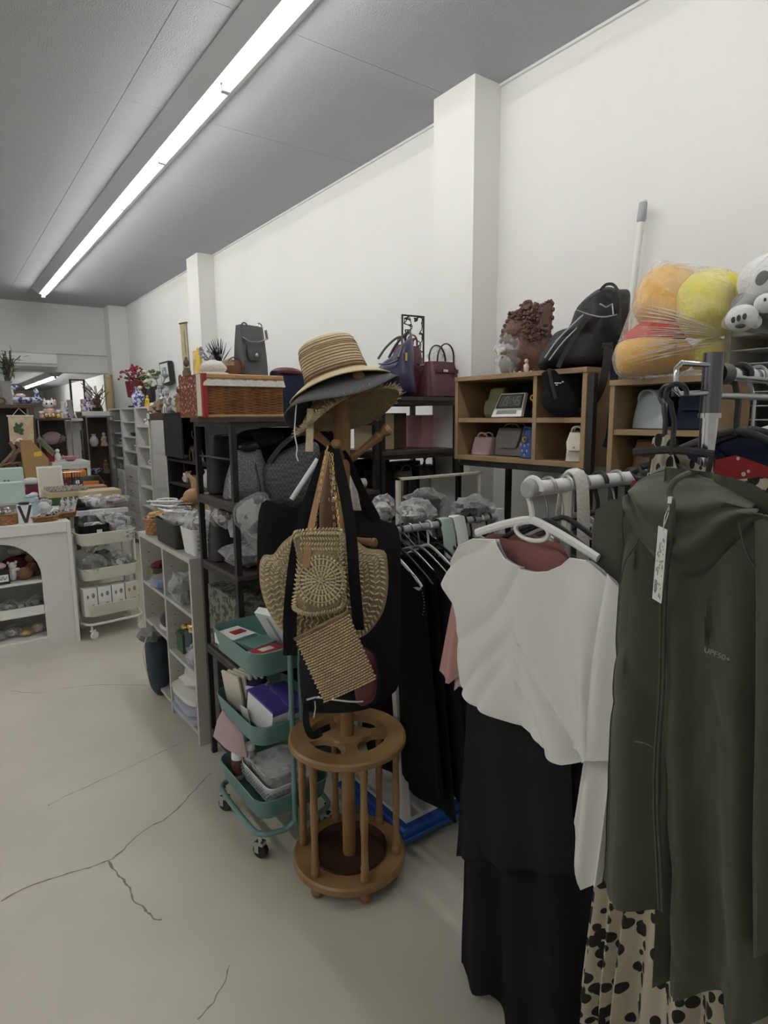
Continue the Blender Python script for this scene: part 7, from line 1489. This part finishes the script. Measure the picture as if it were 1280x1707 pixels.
# ================================================================== low grey shelf with goods
GX, G0, G1, GZ = .85, 2.63, 3.47, .888
t = T('grey_shelf', 'low grey open shelf unit standing behind the black rack', 'shelf', (GX, G0, 0)); th = .022; gm_ = 'grey laminate'
t.part('top_panel', MB().bx(GX - .004, GX + .30, G0 - .004, G1 + .004, GZ - th, GZ), gm_, w=True, smooth=0, bev=.001)
for y in (G0, 3.035, G1 - th): t.part('side_panel', MB().bx(GX, GX + .30, y, y + th, 0, GZ - th), gm_, w=True, smooth=0)
t.part('back_panel', MB().bx(GX + .295, GX + .30, G0 + th, G1 - th, 0, GZ - th), gm_, w=True, smooth=0)
for a, b, zs in ((G0 + th, 3.035, (.06, .35, .625)), (3.035 + th, G1 - th, (.06, .40, .62))):
    for z in zs: t.part('shelf_board', MB().bx(GX + .002, GX + .295, a, b, z - th * .8, z), gm_, w=True, smooth=0)
hol = MB()
for y in (3.058,):
    for k in range(18):
        for x in (GX + .04, GX + .25): pass
for k in range(14): hol.ell((GX + .04, G1 - th - .001, .12 + .05 * k), (.003, .0015, .003), 6, 4).ell((GX + .04, 3.034, .12 + .05 * k), (.003, .0015, .003), 6, 4)
t.part('peg_holes', hol, 'black plastic', w=True, stuff=True)
t = T('plastic_bin', 'white perforated plastic basket at the near end of the grey shelf top', 'basket', (.945, 2.73, GZ)); t.part('body', tray(MB(), 0, .12, .15, .17, .02, .85), 'white plastic'); hl = MB()
for k in range(5):
    for j in range(4): hl.box((-.045 + .0225 * k, -.0805 - .0, .03 + .02 * j), (.011, .006, .011), (-.1, 0, 0))
t.part('slots', hl, 'grey plastic', stuff=True, smooth=0)
packet('pink and silver foil packets piled in the white perforated basket', (.945, 2.74, GZ + .06), (.15, .16, .14), 'film', 0, 81, inner='silver packs')
t = T('storage_bin', 'long black open bin on the grey shelf top', 'bin', (.935, 3.00, GZ)); t.part('body', tray(MB(), 0, .12, .16, .33, .02, .94), 'black plastic')
packet('white and blue packets heaped in the long black bin', (.935, 3.02, GZ + .05), (.15, .30, .12), 'film', 0, 82, inner='silver packs')
for k in range(5): single('necklace_card', ['lowest', 'second lowest', 'middle', 'second highest', 'topmost'][k] + ' necklace card of the stack on the black bin', 'card', MB().box((0, 0, .004), (.12, .16, .006), (0, .12, .2 * k)).tube([(.05 * math.cos(a), .06 * math.sin(a), .012) for a in [2 * PI * q / 14 for q in range(14)]], .003, 4, closed=True), 'mixed gems' if k % 2 else 'paper white', (.93 + .02 * (k % 2), 3.06 + .03 * k, GZ + .155 + .008 * k), group='necklace cards on the black bin')
oval_basket('round brown ball-shaped basket at the far end of the grey shelf top', Vector((.93, 3.34, GZ)), .07, .07, .085, 'wicker', 'wicker pale', 0, 8)
t = T('plush_toy', 'brown plush animal with long ears behind the goods on the grey shelf', 'plush toy', (1.08, 3.16, GZ)); t.part('body', MB().ell((0, 0, .10), (.07, .06, .10), 12, 9), 'tan leather'); t.part('head', MB().ell((-.02, 0, .20), (.055, .055, .05), 12, 8).ell((-.065, 0, .185), (.03, .03, .025), 8, 6), 'tan leather')
for s in (-1, 1): t.part('ear', MB().tube([(0, s * .03, .23), (.0, s * .05, .29), (-.02, s * .06, .32)], .015, 7, rs=[.016, .018, .005]), 'tan leather')
packet('pale lace packets behind the black bin on the grey shelf', (1.06, 2.95, GZ), (.16, .22, .15), 'film', 0, 83, inner='lace')
# inside the grey shelf
carton('green_box', 'small olive box of wrapped sweets in the upper left of the grey shelf', (.92, 3.36, .62), (.10, .10, .08), 'olive'); single('sweets', 'pink and white wrapped sweets in the olive box', 'sweets', MB().ell((0, 0, .01), (.045, .045, .02), 10, 6, nz=.6).ell((.01, .02, .02), (.03, .02, .012), 8, 5, nz=.5), 'deep red', (.92, 3.36, .70))
packet('blue and clear packet drooping from the grey shelf edge', (.89, 3.20, .622), (.14, .20, .07), 'film', 0, 84, inner='blue')
packet('grey clear packet leaning out of the upper right of the grey shelf', (.90, 2.86, .627), (.15, .26, .14), 'film', 0, 85, inner='black cotton'); packet('dark packet in the back of the grey shelf', (1.05, 3.22, .42), (.14, .18, .16), 'film', 0, 86, inner='black cotton')
t = T('gift_bag', 'dark blue gift bag with a gold bow in the grey shelf', 'gift bag', (.91, 2.80, .351)); t.part('body', MB().box((0, 0, .075), (.07, .10, .15)), 'denim', smooth=0, bev=.003); t.part('bow', MB().ell((0, .02, .165), (.03, .035, .02), 10, 6, nz=.4).ell((-.03, .05, .16), (.02, .02, .015), 8, 5).ell((-.02, -.03, .16), (.02, .02, .015), 8, 5), 'gold')
carton('green_box', 'dark green box left of the blue gift bag in the grey shelf', (.93, 2.95, .351), (.10, .09, .10), 'green'); packet('silver blue packet drooping at the near edge of the middle board', (.89, 2.72, .352), (.10, .12, .11), 'film', 0, 87, inner='towel blue')
t = T('boot', 'black ankle boot with a white sole in the grey shelf', 'boot', (.91, 3.18, .401)); t.part('shaft', MB().lathe([(.04, .06), (.035, .16), (.038, .17)], (.02, .04, 0), 14), 'black leather'); t.part('foot', MB().ell((-.01, 0, .045), (.04, .085, .04), 12, 8), 'black leather'); t.part('sole', MB().ell((-.01, 0, .012), (.045, .09, .012), 14, 6), 'paper white')
for k, (m, z, lb) in enumerate((('towel blue', .0605, 'folded grey-blue towel at the bottom of the stack in the grey shelf'), ('towel blue', .108, 'second folded blue towel in the grey shelf stack'), ('towel white', .156, 'folded white towel in the grey shelf stack'), ('towel white', .205, 'rumpled white towel topmost in the grey shelf stack'))):
    single('towel', lb, 'towel', MB().loft([((0, 0, 0), (.10, 0, 0), (0, .15, 0), 4), ((-.012, 0, .010), (.115, 0, 0), (0, .16, 0), 4), ((-.015, 0, .038), (.115, 0, 0), (0, .16, 0), 4), ((0, 0, .047), (.095, 0, 0), (0, .15, 0), 4)], 26) if k < 3 else MB().ell((0, 0, .045), (.10, .13, .045), 16, 9, nz=.4), m, (.955 + .0 * k, 2.84, z), rz=.04 * (-1) ** k, group=None)
t = T('laundry_bag', 'dark denim sack topped by grey knit cloth, by the grey shelf', 'bag', (.80, 3.42, 0)); ct = fd(262, 1100, 2.95)
t.part('sack', MB().pillow(smoothpts([fy(a, b, 3.30) for a, b in ((242, 1065), (258, 1055), (276, 1062), (282, 1110), (280, 1150), (268, 1160), (252, 1145), (244, 1110))], 4), (-.2, -1, 0), .075, nz=.2, rings=8), 'denim', w=True); t.part('cloth', MB().ell(fy(253, 1055, 3.30), (.07, .06, .04), 14, 9, nz=.5), 'knit grey', w=True); t.part('strap', MB().tube(smoothpts([fy(a, b, 3.20) for a, b in ((244, 1062), (238, 1090), (246, 1125))], 4, False), .003, 6), 'paper cream', w=True)
